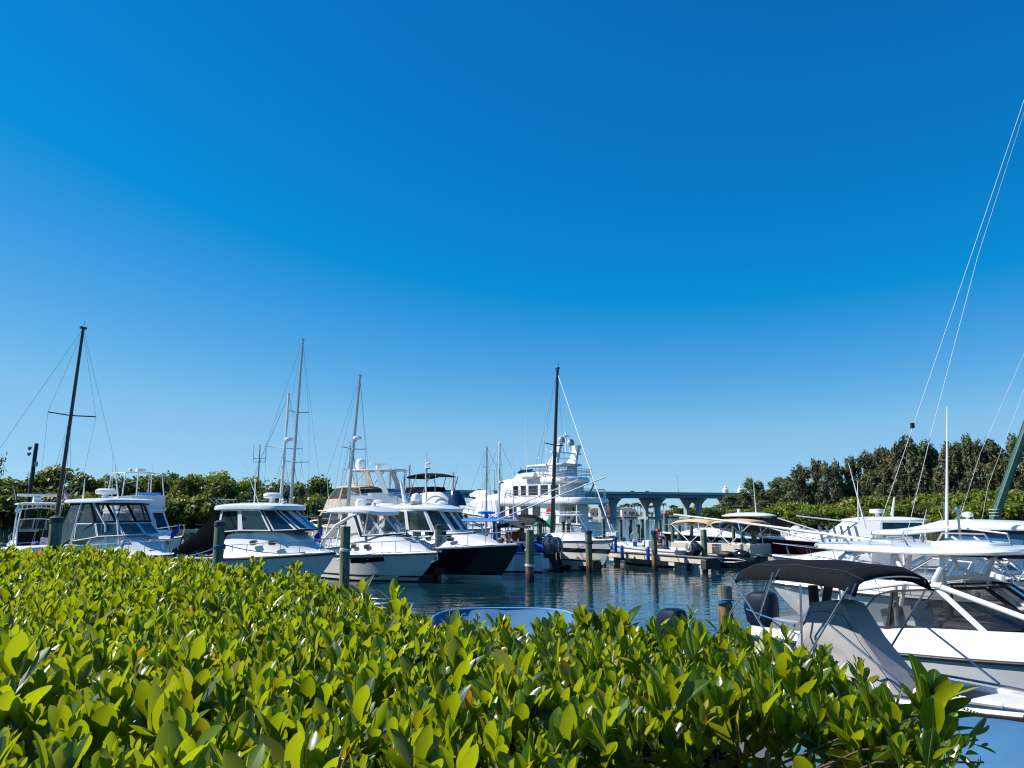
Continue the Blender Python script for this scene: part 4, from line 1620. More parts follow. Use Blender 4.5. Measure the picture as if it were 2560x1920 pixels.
# --- boat with dark hull-side, pilothouse and charcoal cover (between the two near pilings)
def boat_pilothouse():
    L = 8.8
    b = Boat("pilothouse_boat", "white pilothouse boat with a dark cover draped from its roof over the stern", bow_at(838, 1380, 1.52, -28, L), -28, L, 3.2, 1.52, 1.12, "motor boat", rake=1.3)
    b.hull(WHITE2)
    b.rub(RUBBER, .045, -.07)
    tk = lambda t: 1.02 * sm(.28, .36, t) * (1 - sm(.66, .96, t)) + 0.06 * (1 - sm(.9, 1, t))
    b.deck(WHITE, 0.30, 0.35, tk, gun=.25, mf=NONSKID)
    zb_, zt = 2.42, 3.36
    pb = [(2.6, 1.12, zb_ - .1), (4.15, 1.14, zb_), (6.0, 1.05, zb_), (7.15, .62, zb_ + .05), (7.3, 0, zb_ + .06)]
    pt_ = [(2.75, 1.05, zt), (3.95, 1.06, zt), (5.2, .98, zt), (5.75, .66, zt), (5.85, 0, zt)]
    house(b, pb, pt_, "gggg", WHITE, [GLASS_TINT], f=(.15, .15, .05, .05))
    trim = MB()
    for sd in (1, -1):
        for i in (2, 3):
            trim.tube([V(pb[i][0] + .02, pb[i][1] * sd * 1.01, pb[i][2]), V(pt_[i][0] + .02, pt_[i][1] * sd * 1.01, pt_[i][2])], .055, 6)
        trim.tube([V(*pb[0][:1], pb[0][1] * sd, pb[0][2]), V(pb[1][0], pb[1][1] * sd * 1.01, pb[1][2]), V(pb[2][0], pb[2][1] * sd * 1.01, pb[2][2]), V(pb[3][0], pb[3][1] * sd * 1.01, pb[3][2]), V(pb[4][0], 0, pb[4][2])], .04, 6)
    b.part("window_trim", trim, RUBBER)
    b.part("roof", MB().slab(outline(2.0, 6.35, 1.32, 1.12, 4.5), zt - .03, .24, .10, .09, zf=lambda x, y: .05 * (1 - ((x - 4.2) / 2.2) ** 2)), WHITE)
    b.part("cabin_floor", MB().box((4.6, 0, .9), (5.2, 2.0, .06)), CARPET)
    b.part("bulkhead", MB().box((2.75, 0, 2.2), (.06, 1.9, 2.1)), DARKIN)
    b.part("helm_console", MB().box((6.0, -.45, 1.75), (.7, .8, .8), top=.8), DARKIN, bevel=.03)
    dinette(b, 4.9, -.5, .95, GREYVINYL)
    dinette(b, 4.9, .5, .95, GREYVINYL)
    radar_dome(b, (4.6, .25, zt + .33), .42, ped=.22)
    text_part(b, "furno", (4.6, -.19, zt + .64), .13, (PI / 2, 0, 0), RUBBER)
    b.part("searchlight", MB().ball((5.5, .1, zt + .42), (.16, .13, .13)).tube([(5.5, .1, zt + .25), (5.5, .1, zt + .4)], .05), STEEL)
    b.part("roof_rail", tubes([[(2.3, -1.0, zt + .3), (2.3, -1.0, zt + .5), (3.6, -1.0, zt + .5), (3.7, -1.0, zt + .3)], [(2.3, 1.0, zt + .3), (2.3, 1.0, zt + .5), (3.6, 1.0, zt + .5), (3.7, 1.0, zt + .3)]], .018, 6), STEEL)
    b.part("anchor_light", tubes([[(3.6, .1, zt + .3), (3.6, .1, zt + 1.35)]], .03).lathe([(.05, 0), (.06, .1), (.02, .14)], (3.6, .1, zt + 1.35), 8), WHITE)
    b.part("rod_holder", tubes([[(2.2 + .1 * i, -.9 + .2 * i, zt + .25), (1.6 + .1 * i, -.9 + .2 * i, zt + .6)] for i in range(4)], .022, 6), STEEL)
    whip(b, (3.0, 1.0, zt + .3), 2.2, (-1.3, 0))
    b.rail(.42, .985, .62, 6)
    for x, y in ((5.05, 1.215), (6.1, 1.10)):
        for sd in (1, -1):
            oval_port(b, 0, sd, 0, .40, .23, x=x, y=sd * y, z=1.90 + (.0 if x < 6 else .02), ang=sd * (-.14 if x < 6 else -.32))
    hatch(b, 6.75, 0, 2.36, .5, .5, pitch=.2)
    # charcoal cover hanging from the roof's after edge down over the stern
    mb = MB()
    secs = []
    for i in range(9):
        u = i / 8
        row = []
        for j in range(13):
            v = j / 12
            wdt = lerp(1.05, 1.62, u ** .6)
            y = (v - .5) * 2 * wdt
            x = lerp(2.35, -1.0, u ** .85)
            z = lerp(zt - .02, 1.22 - .25 * abs(v - .5), u ** .62) - .12 * math.sin(PI * u) * (1 + .4 * math.cos(v * 12)) + .03 * math.sin(v * 26 + u * 4) * u
            row.append((x, y, z))
        secs.append(row)
    mb.loft(secs)
    b.part("stern_cover", mb, CANVAS_CHAR)
    engine(b, -.1, 0, .75, ENG_BLACK)
    flag(b, (L - .5, -.15, 1.6), 1.05, .62, (-.9, -.3, 0), "blue", -.15)
    b.part("anchor", MB().box((L + .05, 0, 1.58), (.7, .10, .06)).tube([(L + .1, 0, 1.55), (L + .42, 0, 1.35), (L + .3, .18, 1.18)], .035, 6).tube([(L + .42, 0, 1.35), (L + .3, -.18, 1.18)], .035, 6), STEEL)
    b.part("windlass", MB().lathe([(.12, 0), (.12, .12), (.08, .2)], (L - .8, 0, 1.58), 10), STEEL)
    return b


b_pilot = boat_pilothouse()


# --- express cruiser with wide arched hardtop
def boat_express():
    L = 9.3
    b = Boat("express_cruiser", "white express cruiser with arched hardtop and a narrow dark hull window", bow_at(1096, 1381, 1.42, -40, L), -40, L, 3.3, 1.42, 1.15, "motor boat", rake=1.55)
    b.hull(WHITE2)
    b.rub(RUBBER, .03, -.05)
    tk = lambda t: 0.90 * sm(.36, .46, t) * (1 - sm(.62, .96, t))
    b.deck(WHITE, 0.36, 0.4, tk, gun=.3, mf=NONSKID)
    zb_, zt = 2.12, 3.28
    pb = [(2.2, 1.28, 1.55), (3.4, 1.30, 1.75), (5.1, 1.20, zb_), (6.35, .80, zb_ + .05), (6.6, 0, zb_ + .08)]
    pt_ = [(2.7, 1.16, zt), (3.6, 1.16, zt), (4.35, 1.10, zt), (4.95, .75, zt), (5.1, 0, zt)]
    house(b, pb, pt_, "gggg", WHITE, [VINYL, GLASS_CLEAR, GLASS_CLEAR, GLASS_CLEAR], f=(.05, .05, .05, .05))
    trim = MB()
    for sd in (1, -1):
        trim.tube([V(pb[2][0] + .05, pb[2][1] * sd, pb[2][2]), V(pt_[2][0] + .05, pt_[2][1] * sd, zt)], .07, 6)
        trim.tube([V(pb[2][0], pb[2][1] * sd, pb[2][2] - .02), V(pb[3][0], pb[3][1] * sd, pb[3][2]), V(pb[4][0], 0, pb[4][2])], .035, 6)
    b.part("window_trim", trim, RUBBER)
    arch = MB()
    for sd in (1, -1):
        arch.tube([V(1.9, 1.34 * sd, 1.3), V(2.5, 1.36 * sd, 1.9), V(3.3, 1.30 * sd, 2.6), V(4.3, 1.22 * sd, 3.05), V(4.9, 1.05 * sd, 3.25)], [.12, .10, .09, .08, .06], 8)
    b.part("arch", arch, WHITE)
    b.part("roof", MB().slab(outline(1.9, 5.75, 1.42, 1.18, 3.6), zt - .04, .22, .14, .09, zf=lambda x, y: -.18 * max(0, (x - 4.6) / 1.2) ** 2 - .05 * max(0, (2.6 - x)) ** 2), WHITE)
    b.part("roof_hatch", MB().box((4.6, 0, zt - .06), (.7, .9, .04)), DARKIN)
    b.part("cockpit_sole", MB().box((3.8, 0, .75), (3.2, 2.3, .05)), CARPET)
    b.part("helm_console", MB().box((5.1, -.5, 1.75), (.55, .9, .5), top=.8).box((4.9, .6, 1.7), (.7, .8, .4)), DARKIN, bevel=.03)
    dinette(b, 4.1, -.55, .8, WHITE2)
    dinette(b, 4.1, .6, .8, WHITE2)
    b.part("wiper", tubes([[(6.0, .5, 2.3), (5.35, .25, 2.8)], [(6.05, -.3, 2.3), (5.4, -.6, 2.7)]], .016, 5), RUBBER)
    open_array(b, (3.3, .3, zt + .3), 1.2, .6)
    b.part("searchlight", MB().ball((4.6, .0, zt + .38), .12), WHITE)
    b.part("horn", MB().lathe([(.06, 0), (.04, .25), (.12, .4)], (2.9, -.6, zt + .2), 10), WHITE)
    b.part("satellite_dome", MB().lathe([(.18, 0), (.26, .1), (.28, .3), (.18, .48), (.02, .54)], (2.6, .75, zt + .18), 14), WHITE)
    b.rail(.46, .985, .60, 7)
    for x, y in ((4.75, 1.33), (5.6, 1.22)):
        for sd in (1, -1):
            oval_port(b, 0, sd, 0, .34, .22, x=x, y=sd * y * .99, z=1.62, ang=-sd * (.12 if x < 5 else .26))
    for sd in (1, -1):                                    # long hull window
        mb = MB()
        vs = []
        for t, d0, d1 in ((.52, .16, .40), (.60, .15, .40), (.68, .14, .36), (.735, .13, .34)):
            s_ = b.section(t)
            for dz in (d0, d1):
                zt_ = b.z(t) - dz
                for i in range(6):
                    if s_[i + 1].z <= zt_ <= s_[i].z:
                        w_ = (s_[i].z - zt_) / (s_[i].z - s_[i + 1].z)
                        q = s_[i].lerp(s_[i + 1], w_)
                        vs.append(V(q.x, sd * (q.y + .012), q.z))
        if len(vs) == 8:
            mb.add(vs, [(0, 1, 3, 2), (2, 3, 5, 4), (4, 5, 7, 6)])
            b.part("hull_window", mb, GLASS_DARK)
    hatch(b, 6.95, .1, 2.16, .45, .45, pitch=.16)
    b.part("anchor", MB().box((L - .25, 0, 1.47), (.8, .12, .07)).tube([(L - .1, 0, 1.42), (L - .05, 0, 1.1), (L - .25, .2, .95)], .04, 6).tube([(L - .05, 0, 1.1), (L - .25, -.2, .95)], .04, 6), STEEL)
    b.part("boot_stripe", _boot(b, .22, .30), RUBBER)
    whip(b, (2.4, -1.1, zt + .1), 1.8, (-.3, 0))
    flag(b, (L - .4, .25, 1.5), .9, .5, (-.9, .2, 0), "white", -.1)
    engine(b, -.1, .4, .75, ENG_BLACK)
    engine(b, -.1, -.4, .75, ENG_BLACK)
    return b


def _boot(b, z0, z1):
    """painted stripe a little proud of the hull sides"""
    mb = MB()
    for sd in (1, -1):
        rows = []
        for i in range(23):
            t = i / 22
            s_ = b.section(t)
            row = []
            for z in (z1, z0):
                q = s_[-1]
                for k in range(len(s_) - 1):
                    if s_[k + 1].z <= z <= s_[k].z:
                        q = s_[k].lerp(s_[k + 1], (s_[k].z - z) / max(1e-6, s_[k].z - s_[k + 1].z))
                        break
                row.append(V(q.x + (.01 if i == 22 else 0), sd * (q.y + .008), q.z))
            rows.append(row)
        mb.loft(rows)
    return mb


boat_express()


# --- black-hulled downeast cruiser
def boat_blackhull():
    L = 11.0
    b = Boat("downeast_cruiser", "motor boat with glossy black hull, white deckhouse and green-tinted windows", bow_at(1296, 1361, 1.72, -36, L), -36, L, 3.5, 1.72, 1.25, "motor boat", rake=1.2, flare=.8)
    b.hull(BLACKHULL, WHITE2, bz=.20)
    b.rub(STEEL, .035, -.02)
    tk = lambda t: 0.62 * sm(.28, .34, t) * (1 - sm(.70, .93, t))
    b.deck(WHITE, 0.30, 0.5, tk, gun=.3)
    zb_, zt = 2.28, 3.42
    pb = [(2.6, 1.30, 1.7), (3.1, 1.32, zb_ - .1), (4.9, 1.32, zb_), (6.5, 1.15, zb_), (7.4, .60, zb_ + .02), (7.5, 0, zb_ + .02)]
    pt_ = [(2.6, 1.22, zt), (3.0, 1.22, zt), (4.6, 1.22, zt), (5.75, 1.05, zt), (6.35, .60, zt), (6.45, 0, zt)]
    house(b, pb, pt_, "sgggg", WHITE, [GLASS_TINT], f=(.11, .11, .07, .10))
    b.part("roof", MB().slab(outline(2.0, 7.0, 1.42, 1.15, 4.0), zt - .03, .20, .14, .08, zf=lambda x, y: -.10 * max(0, (x - 5.4) / 1.4) ** 2), WHITE)
    b.part("cabin_floor", MB().box((5.0, 0, 1.1), (4.6, 2.2, .05)), CARPET)
    dinette(b, 5.0, -.5, 1.1, WHITE2)
    dinette(b, 4.9, .55, 1.1, WHITE2)
    b.part("helm_console", MB().box((6.2, -.5, 2.0), (.6, 1.0, .6), top=.8), DARKIN, bevel=.03)
    b.part("wiper", tubes([[(6.2, .85, 3.35), (6.75, .8, 2.8)], [(6.55, .2, 3.35), (7.0, .15, 2.75)], [(6.5, -.5, 3.35), (6.95, -.55, 2.75)]], .018, 5), RUBBER)
    b.part("satellite_dome", MB().lathe([(.2, 0), (.32, .1), (.34, .35), (.24, .58), (.02, .66)], (3.9, .3, zt + .24), 16), WHITE)
    b.part("mast", MB().tube([(3.6, -.2, zt + .2), (3.2, -.2, zt + 1.5)], [.12, .07], 8), WHITE)
    b.part("rope_coil", MB().lathe([(.1, 0), (.32, .02), (.34, .16), (.1, .2)], (4.8, -.7, zt + .26), 12), NONSKID)
    b.part("roof_rail", tubes([[(2.4, y, zt + .2), (2.4, y, zt + .34), (5.4, y, zt + .36), (5.5, y, zt + .22)] for y in (-1.1, 1.1)], .018, 6), STEEL)
    b.rail(.44, .985, .66, 7)
    b.part("window_vent", MB().ball((7.3, -.9, 2.0), (.26, .05, .1)).ball((7.3, .9, 2.0), (.26, .05, .1)), DARKIN)
    for x, y in ((6.4, 1.36), (7.6, 1.13)):
        for sd in (1, -1):
            oval_port(b, 0, sd, 0, .46, .2, x=x, y=sd * y, z=1.93, ang=-sd * (.2 if x < 7 else .33))
    b.part("toe_rail", tubes([[b.sheer(lerp(.3, 1, i / 16), sd, .05, .04) for i in range(17)] for sd in (1, -1)], .03, 6), WHITE)
    b.part("anchor", MB().box((L + .15, 0, 1.82), (.9, .14, .08)).tube([(L + .3, 0, 1.75), (L + .55, 0, 1.55), (L + .4, .15, 1.4)], .035, 6), STEEL)
    b.part("windlass", MB().ball((L - 1.1, 0, 1.9), (.25, .12, .14)), RUBBER)
    return b


b_black = boat_blackhull()


# --- white express with clear enclosure and radar dome, left
def boat_enclosed():
    L = 8.0
    b = Boat("cabin_cruiser", "white cabin cruiser with clear vinyl cockpit curtains, aluminium hardtop and a radar dome", bow_at(436, 1386, 1.50, -30, L), -30, L, 3.3, 1.50, 1.2, "motor boat", rake=1.3)
    b.hull(WHITE)
    b.rub(RUBBER, .03)
    tk = lambda t: 0.98 * sm(.36, .46, t) * (1 - sm(.62, .95, t))
    b.deck(WHITE, 0.36, 0.4, tk, gun=.3)
    zb_, zm, zt = 2.20, 2.78, 3.66
    # windscreen
    wb = [(3.0, 1.36, 2.0), (4.6, 1.30, zb_), (5.75, .85, zb_ + .06), (5.95, 0, zb_ + .08)]
    wt = [(3.0, 1.30, zm), (4.2, 1.20, zm), (5.1, .80, zm), (5.25, 0, zm)]
    house(b, wb, wt, "ggg", ALU, [GLASS_TINT], f=(.04, .04, .04, .05), name="windscreen_frame", gname="windscreen_pane")
    # clear curtains from the windscreen to the top
    ct = [(2.2, 1.18, zt), (3.7, 1.18, zt), (4.35, .92, zt), (4.45, 0, zt)]
    cb_ = [(1.3, 1.42, 1.35), (4.2, 1.22, zm + .03), (5.1, .82, zm + .03), (5.25, 0, zm + .03)]
    house(b, cb_, ct, "ggg", CANVAS_BLACK, [VINYL], f=(.05, .05, .07, .12), name="curtain_binding", gname="clear_curtain", inset=.02)
    b.part("roof", MB().slab(outline(1.5, 5.1, 1.42, 1.30, 5), zt, .16, .08, .06), WHITE)
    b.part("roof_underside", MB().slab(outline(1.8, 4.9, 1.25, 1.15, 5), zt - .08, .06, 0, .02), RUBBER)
    fr = []
    for sd in (1, -1):
        fr += [[(4.9, 1.12 * sd, 1.95), (4.75, 1.10 * sd, 2.7), (3.9, 1.2 * sd, zt)], [(2.6, 1.40 * sd, 1.25), (2.9, 1.34 * sd, 2.6), (3.1, 1.25 * sd, zt)], [(5.6, .95 * sd, 1.9), (5.25, .9 * sd, 2.9), (4.6, .8 * sd, zt)]]
    b.part("hardtop_frame", tubes(fr, .045, 8), ALU)
    b.part("cockpit_sole", MB().box((3.4, 0, .8), (3.2, 2.3, .05)), CARPET)
    b.part("helm_console", MB().box((4.6, -.4, 1.6), (.6, .9, .6), top=.8), GREYVINYL, bevel=.03)
    for y in (-.5, .5):
        dinette(b, 3.6, y, .85, WHITE)
    radar_dome(b, (3.0, -.1, zt + .2), .44, ped=.2)
    text_part(b, "AD", (3.02, -.56, zt + .52), .16, (PI / 2, 0, 0), RUBBER)
    whip(b, (2.0, 1.2, zt + .2), 1.7, (-.5, 0), r=.028)
    whip(b, (2.6, -.9, zt + .2), .9, (0, 0), r=.025)
    b.rail(.44, .985, .62, 7)
    for sd in (1, -1):
        mb = MB().lathe([(.13, -.02), (.13, .03), (.10, .04), (.02, .045)], (0, 0, 0), 16, M=Matrix.Rotation(-sd * PI / 2 * .82, 3, 'X'))
        mb.v = [(x + 6.0, y + sd * 1.10, z + 1.95) for x, y, z in mb.v]
        b.part("porthole", mb, GREYVINYL)
    hatch(b, 6.15, .3, 2.28, .5, .6, WHITE2, pitch=.14)
    b.part("hatch_step", MB().box((6.75, .25, 2.08), (.12, 1.1, .06)), NONSKID)
    flag(b, (6.6, 1.2, 1.6), 1.15, .55, (-.3, -.9, 0), "blue", 0)
    b.part("bow_locker", MB().box((L - 1.3, -.1, 1.62), (.5, .7, .12)), NONSKID, bevel=.02)
    return b


boat_enclosed()


# --- walkaround seen from astern at the far left
def boat_walkaround_left():
    L, hdg = 8.5, 128
    P = wl(95, 1372, 1.15)
    b = Boat("walkaround_boat", "white fishing boat seen from astern, bar radar on its roof and a striped flag", (P.x + .3, P.y), hdg, L, 2.9, 1.75, 1.05, "motor boat", rake=1.2)
    b.hull(WHITE)
    b.rub(RUBBER)
    tk = lambda t: 0.75 * sm(.46, .55, t) * (1 - sm(.68, .95, t))
    b.deck(WHITE, 0.46, 0.35, tk, gun=.28, mf=NONSKID)
    zt = 3.72
    wb = [(3.6, 1.05, 1.75), (4.4, 1.05, 1.95), (5.4, .75, 2.1), (5.6, 0, 2.12)]
    wt = [(3.6, .95, 2.75), (4.2, .95, 2.8), (4.9, .65, 2.85), (5.0, 0, 2.87)]
    house(b, wb, wt, "ggg", ALU, [GLASS_TINT], f=(.04, .04, .04, .04), name="windscreen_frame", gname="windscreen_pane")
    b.part("roof", MB().slab(outline(2.2, 5.2, 1.35, 1.2, 5), zt, .13, .06, .05), WHITE)
    fr = []
    for sd in (1, -1):
        fr += [[(2.1, 1.15 * sd, 1.1), (2.5, 1.15 * sd, 2.4), (2.9, 1.0 * sd, zt - .25), (3.3, .95 * sd, zt)], [(4.6, 1.1 * sd, 1.4), (4.3, 1.1 * sd, 2.7), (3.9, 1.05 * sd, zt)], [(3.3, 1.2 * sd, 1.2), (3.4, 1.15 * sd, zt)]]
    fr.append([(2.9, -1.0, zt - .25), (2.75, 0, zt - .15), (2.9, 1.0, zt - .25)])
    b.part("hardtop_frame", tubes(fr, .04, 8), ALU)
    b.part("rod_rack", tubes([[(2.45, -1.0 + .25 * i, zt - .18), (2.3, -1.0 + .25 * i, zt + .12)] for i in range(9)], .03, 6), WHITE)
    b.part("helm_console", MB().box((4.1, -.45, 1.35), (.7, .9, 1.3), top=.9).box((4.0, -.45, 2.1), (.5, .6, .2)), DARKIN, bevel=.03)
    b.part("cabin_door", MB().box((4.45, .45, 1.3), (.06, .8, 1.2)), GREYVINYL, bevel=.01)
    b.part("cockpit_curtain", MB().box((3.3, .45, 1.35), (.04, 1.2, 1.5)), CANVAS_BLACK)
    dinette(b, 3.2, -.45, .5, WHITE2)
    open_array(b, (3.5, .15, zt + .16), 2.2, PI / 2 + .15)
    b.part("deck_light", MB().lathe([(.05, 0), (.16, .1), (.17, .2)], (2.3, 1.25, zt - .35), 12, M=Matrix.Rotation(-1.4, 3, 'Y')), WHITE)
    for sd in (1, -1):
        b.part("outrigger", tubes([[(3.2, 1.25 * sd, zt + .05), (1.4, 1.7 * sd, zt + 1.15)]], .03, 6), STEEL)
    whip(b, (3.8, -1.2, zt + .1), 2.6, (-.9, -.1))
    flag(b, (2.2, -1.1, zt - .4), 1.45, .95, None, "us", -.3, name="ensign")
    engine(b, -.1, .45, .85, CANVAS_ROYAL)
    engine(b, -.1, -.25, .85, CANVAS_ROYAL)
    b.part("stern_rail", tubes([[b.sheer(.0, 1, .1, 0), b.sheer(0, 1, .1, .45), V(-.15, 0, 1.5), b.sheer(0, -1, .1, .45), b.sheer(0, -1, .1, 0)], [V(-.1, .5, 1.0), V(-.12, .5, 1.5)], [V(-.1, -.5, 1.0), V(-.12, -.5, 1.5)]], .018, 6), STEEL)
    b.part("bait_tank", MB().lathe([(.25, 0), (.3, .1), (.3, .7), (.22, .8)], (.55, -.7, .4), 14), WHITE)
    b.part("fender", MB().lathe([(.03, 0), (.13, .08), (.13, .5), (.03, .58)], (1.3, -1.55, .7), 10), mat("fender_yellow", (.6, .42, .02), .5))
    b.part("downrigger", MB().box((.6, -1.25, 1.35), (.2, .35, .25)).tube([(.6, -1.25, 1.4), (-.2, -1.9, 1.7)], .025), RUBBER)
    b.rail(.5, .98, .5, 5)
    return b


boat_walkaround_left()


# --- sport fisherman with flybridge and tuna tower, behind the cruiser
def boat_sportfish():
    L = 10.5
    b = Boat("sport_fisherman", "white sport fishing boat with flybridge and pipe tower behind the curtained cruiser", bow_at(456, 1342, 1.95, -42, L), -42, L, 3.7, 1.95, 1.1, "motor boat", rake=1.4)
    b.hull(WHITE)
    b.rub(RUBBER)
    tk = lambda t: 0.45 * sm(.30, .40, t) * (1 - sm(.6, .93, t))
    b.deck(WHITE, .32, .4, tk, gun=.3)
    zb_, zt = 1.7, 3.35
    pb = [(3.0, 1.45, 1.3), (5.3, 1.45, 1.75), (7.0, 1.0, 1.95), (7.3, 0, 1.98)]
    pt_ = [(3.0, 1.35, zt), (4.8, 1.35, zt), (5.9, .9, zt), (6.1, 0, zt)]
    house(b, pb, pt_, "ggg", WHITE, [GLASS_DARK], f=(.12, .14, .35, .15))
    b.part("flybridge_deck", MB().slab(outline(2.2, 6.4, 1.55, 1.15, 4), zt, .12, 0, .05), WHITE)
    pb = [(3.0, 1.30, zt + .1), (4.9, 1.30, zt + .1), (5.7, .9, zt + .1), (5.8, 0, zt + .1)]
    pt_ = [(3.0, 1.35, zt + .65), (4.9, 1.35, zt + .85), (5.9, .95, zt + .9), (6.0, 0, zt + .9)]
    house(b, pb, pt_, "sss", WHITE, name="flybridge_coaming")
    b.part("flybridge_seat", MB().box((3.8, -.6, zt + .6), (.5, .8, .5)).box((3.8, .6, zt + .6), (.5, .8, .5)), WHITE2, bevel=.04)
    b.part("flybridge_cushion", MB().box((5.0, .4, zt + .95), (.2, 1.3, .3)), CANVAS_SKY)
    fr = []
    z2 = zt + 2.25
    for sd in (1, -1):
        fr += [[(3.0, 1.35 * sd, zt + .1), (3.2, 1.2 * sd, z2 - .2), (3.4, 1.1 * sd, z2)], [(5.2, 1.3 * sd, zt + .1), (5.0, 1.1 * sd, z2 - .2), (4.8, 1.05 * sd, z2)], [(3.3, 1.15 * sd, z2), (5.0, 1.05 * sd, z2)], [(2.6, 1.4 * sd, zt + .1), (2.6, 1.4 * sd, zt + .85), (3.0, 1.35 * sd, zt + .85)], [(2.6, 1.4 * sd, zt + .5), (3.0, 1.35 * sd, zt + .5)]]
    fr += [[(3.4, -1.1, z2), (3.3, 0, z2 + .08), (3.4, 1.1, z2)], [(4.8, -1.05, z2), (4.9, 0, z2 + .08), (4.8, 1.05, z2)], [(4.1, -1.1, z2), (4.1, 0, z2 + .1), (4.1, 1.1, z2)], [(4.1, 0, z2), (4.1, 0, zt + .4)], [(2.6, -1.4, zt + .85), (2.6, 1.4, zt + .85)]]
    b.part("tower_frame", tubes(fr, .035, 7), ALU)
    b.part("tower_light", MB().box((4.2, .1, z2 + .2), (.3, .5, .2)).ball((4.7, -.7, z2 + .15), .12), WHITE, bevel=.02)
    for x, y, h in ((3.0, 1.3, 3.0), (3.1, 1.1, 2.2), (3.0, -1.3, 2.4), (3.4, -1.1, 3.3)):
        whip(b, (x, y, zt + .2), h, (-.25, .1 * y), r=.018)
    b.rail(.46, .985, .65, 6)
    b.part("cockpit_bulkhead", MB().box((3.0, 0, 1.9), (.06, 2.6, 2.7)), DARKIN)
    return b


boat_sportfish()

# ------------------------------------------------------------------ flybridge boats behind
def boat_trawler():
    L = 12
    P = at(846, HZ, 72)
    hdg = 150
    h = V(math.cos(R(hdg)), math.sin(R(hdg)), 0)
    b = Boat("aft_cabin_trawler", "cream aft-cabin trawler with a beige canvas flybridge enclosure left of the white radar-arch yacht", V(P.x, P.y, 0) - h * 6.5, hdg, L, 4.0, 2.3, 1.9, "motor boat")
    b.hull(CREAM)
    b.rub(WHITE, .04)
    b.deck(CREAM, 0, .4, lambda t: .5 * sm(.02, .08, t) * (1 - sm(.7, .9, t)))
    z1 = 3.4
    pb = [(1.6, 1.5, 2.3), (5, 1.5, 2.3), (8.0, 1.3, 2.4), (8.6, 0, 2.4)]
    pt_ = [(1.6, 1.4, z1), (5, 1.4, z1), (7.4, 1.2, z1), (7.8, 0, z1)]
    house(b, pb, pt_, "ggg", CREAM, [GLASS_DARK], f=(.2, .2, .2, .15))
    b.part("flybridge_deck", MB().slab(outline(1.0, 8.4, 1.75, 1.3, 4), z1, .12, 0, .05), CREAM)
    pb = [(2.2, 1.55, z1 + .1), (5, 1.55, z1 + .1), (7.3, 1.1, z1 + .1), (7.6, 0, z1 + .1)]
    pt_ = [(2.4, 1.55, z1 + 1.0), (5, 1.55, z1 + 1.05), (6.9, 1.05, z1 + 1.05), (7.1, 0, z1 + 1.05)]
    house(b, pb, pt_, "sss", CREAM, name="flybridge_coaming")
    pt2 = [(2.8, 1.4, z1 + 2.1), (4.8, 1.4, z1 + 2.15), (5.9, 1.0, z1 + 2.1), (6.1, 0, z1 + 2.1)]
    house(b, pt_, pt2, "ggg", CANVAS_TAN, [VINYL], f=(.1, .1, .06, .06), name="canvas_binding", gname="clear_curtain")
    b.part("canvas_top", MB().slab(outline(2.6, 6.3, 1.5, 1.1, 4), z1 + 2.1, .08, .16, .04), CANVAS_TAN)
    b.part("helm_console", MB().box((5.6, 0, z1 + .9), (.6, 1.2, .9)), DARKIN, bevel=.05)
    whip(b, (4.2, -1.4, z1 + .6), 3.0)
    b.part("wind_generator", MB().tube([(7.9, -1.1, z1 + .1), (7.9, -1.1, z1 + 1.3)], .04).tube([(7.9, -1.1, z1 + 1.3), (7.7, -1.5, z1 + 1.0)], .05).tube([(7.9, -1.1, z1 + 1.3), (8.3, -1.1, z1 + 1.1)], .05).tube([(7.9, -1.1, z1 + 1.3), (7.9, -1.0, z1 + 1.75)], .05), RUBBER)
    b.rail(.4, .98, .8, 7, .02)
    return b


boat_trawler()


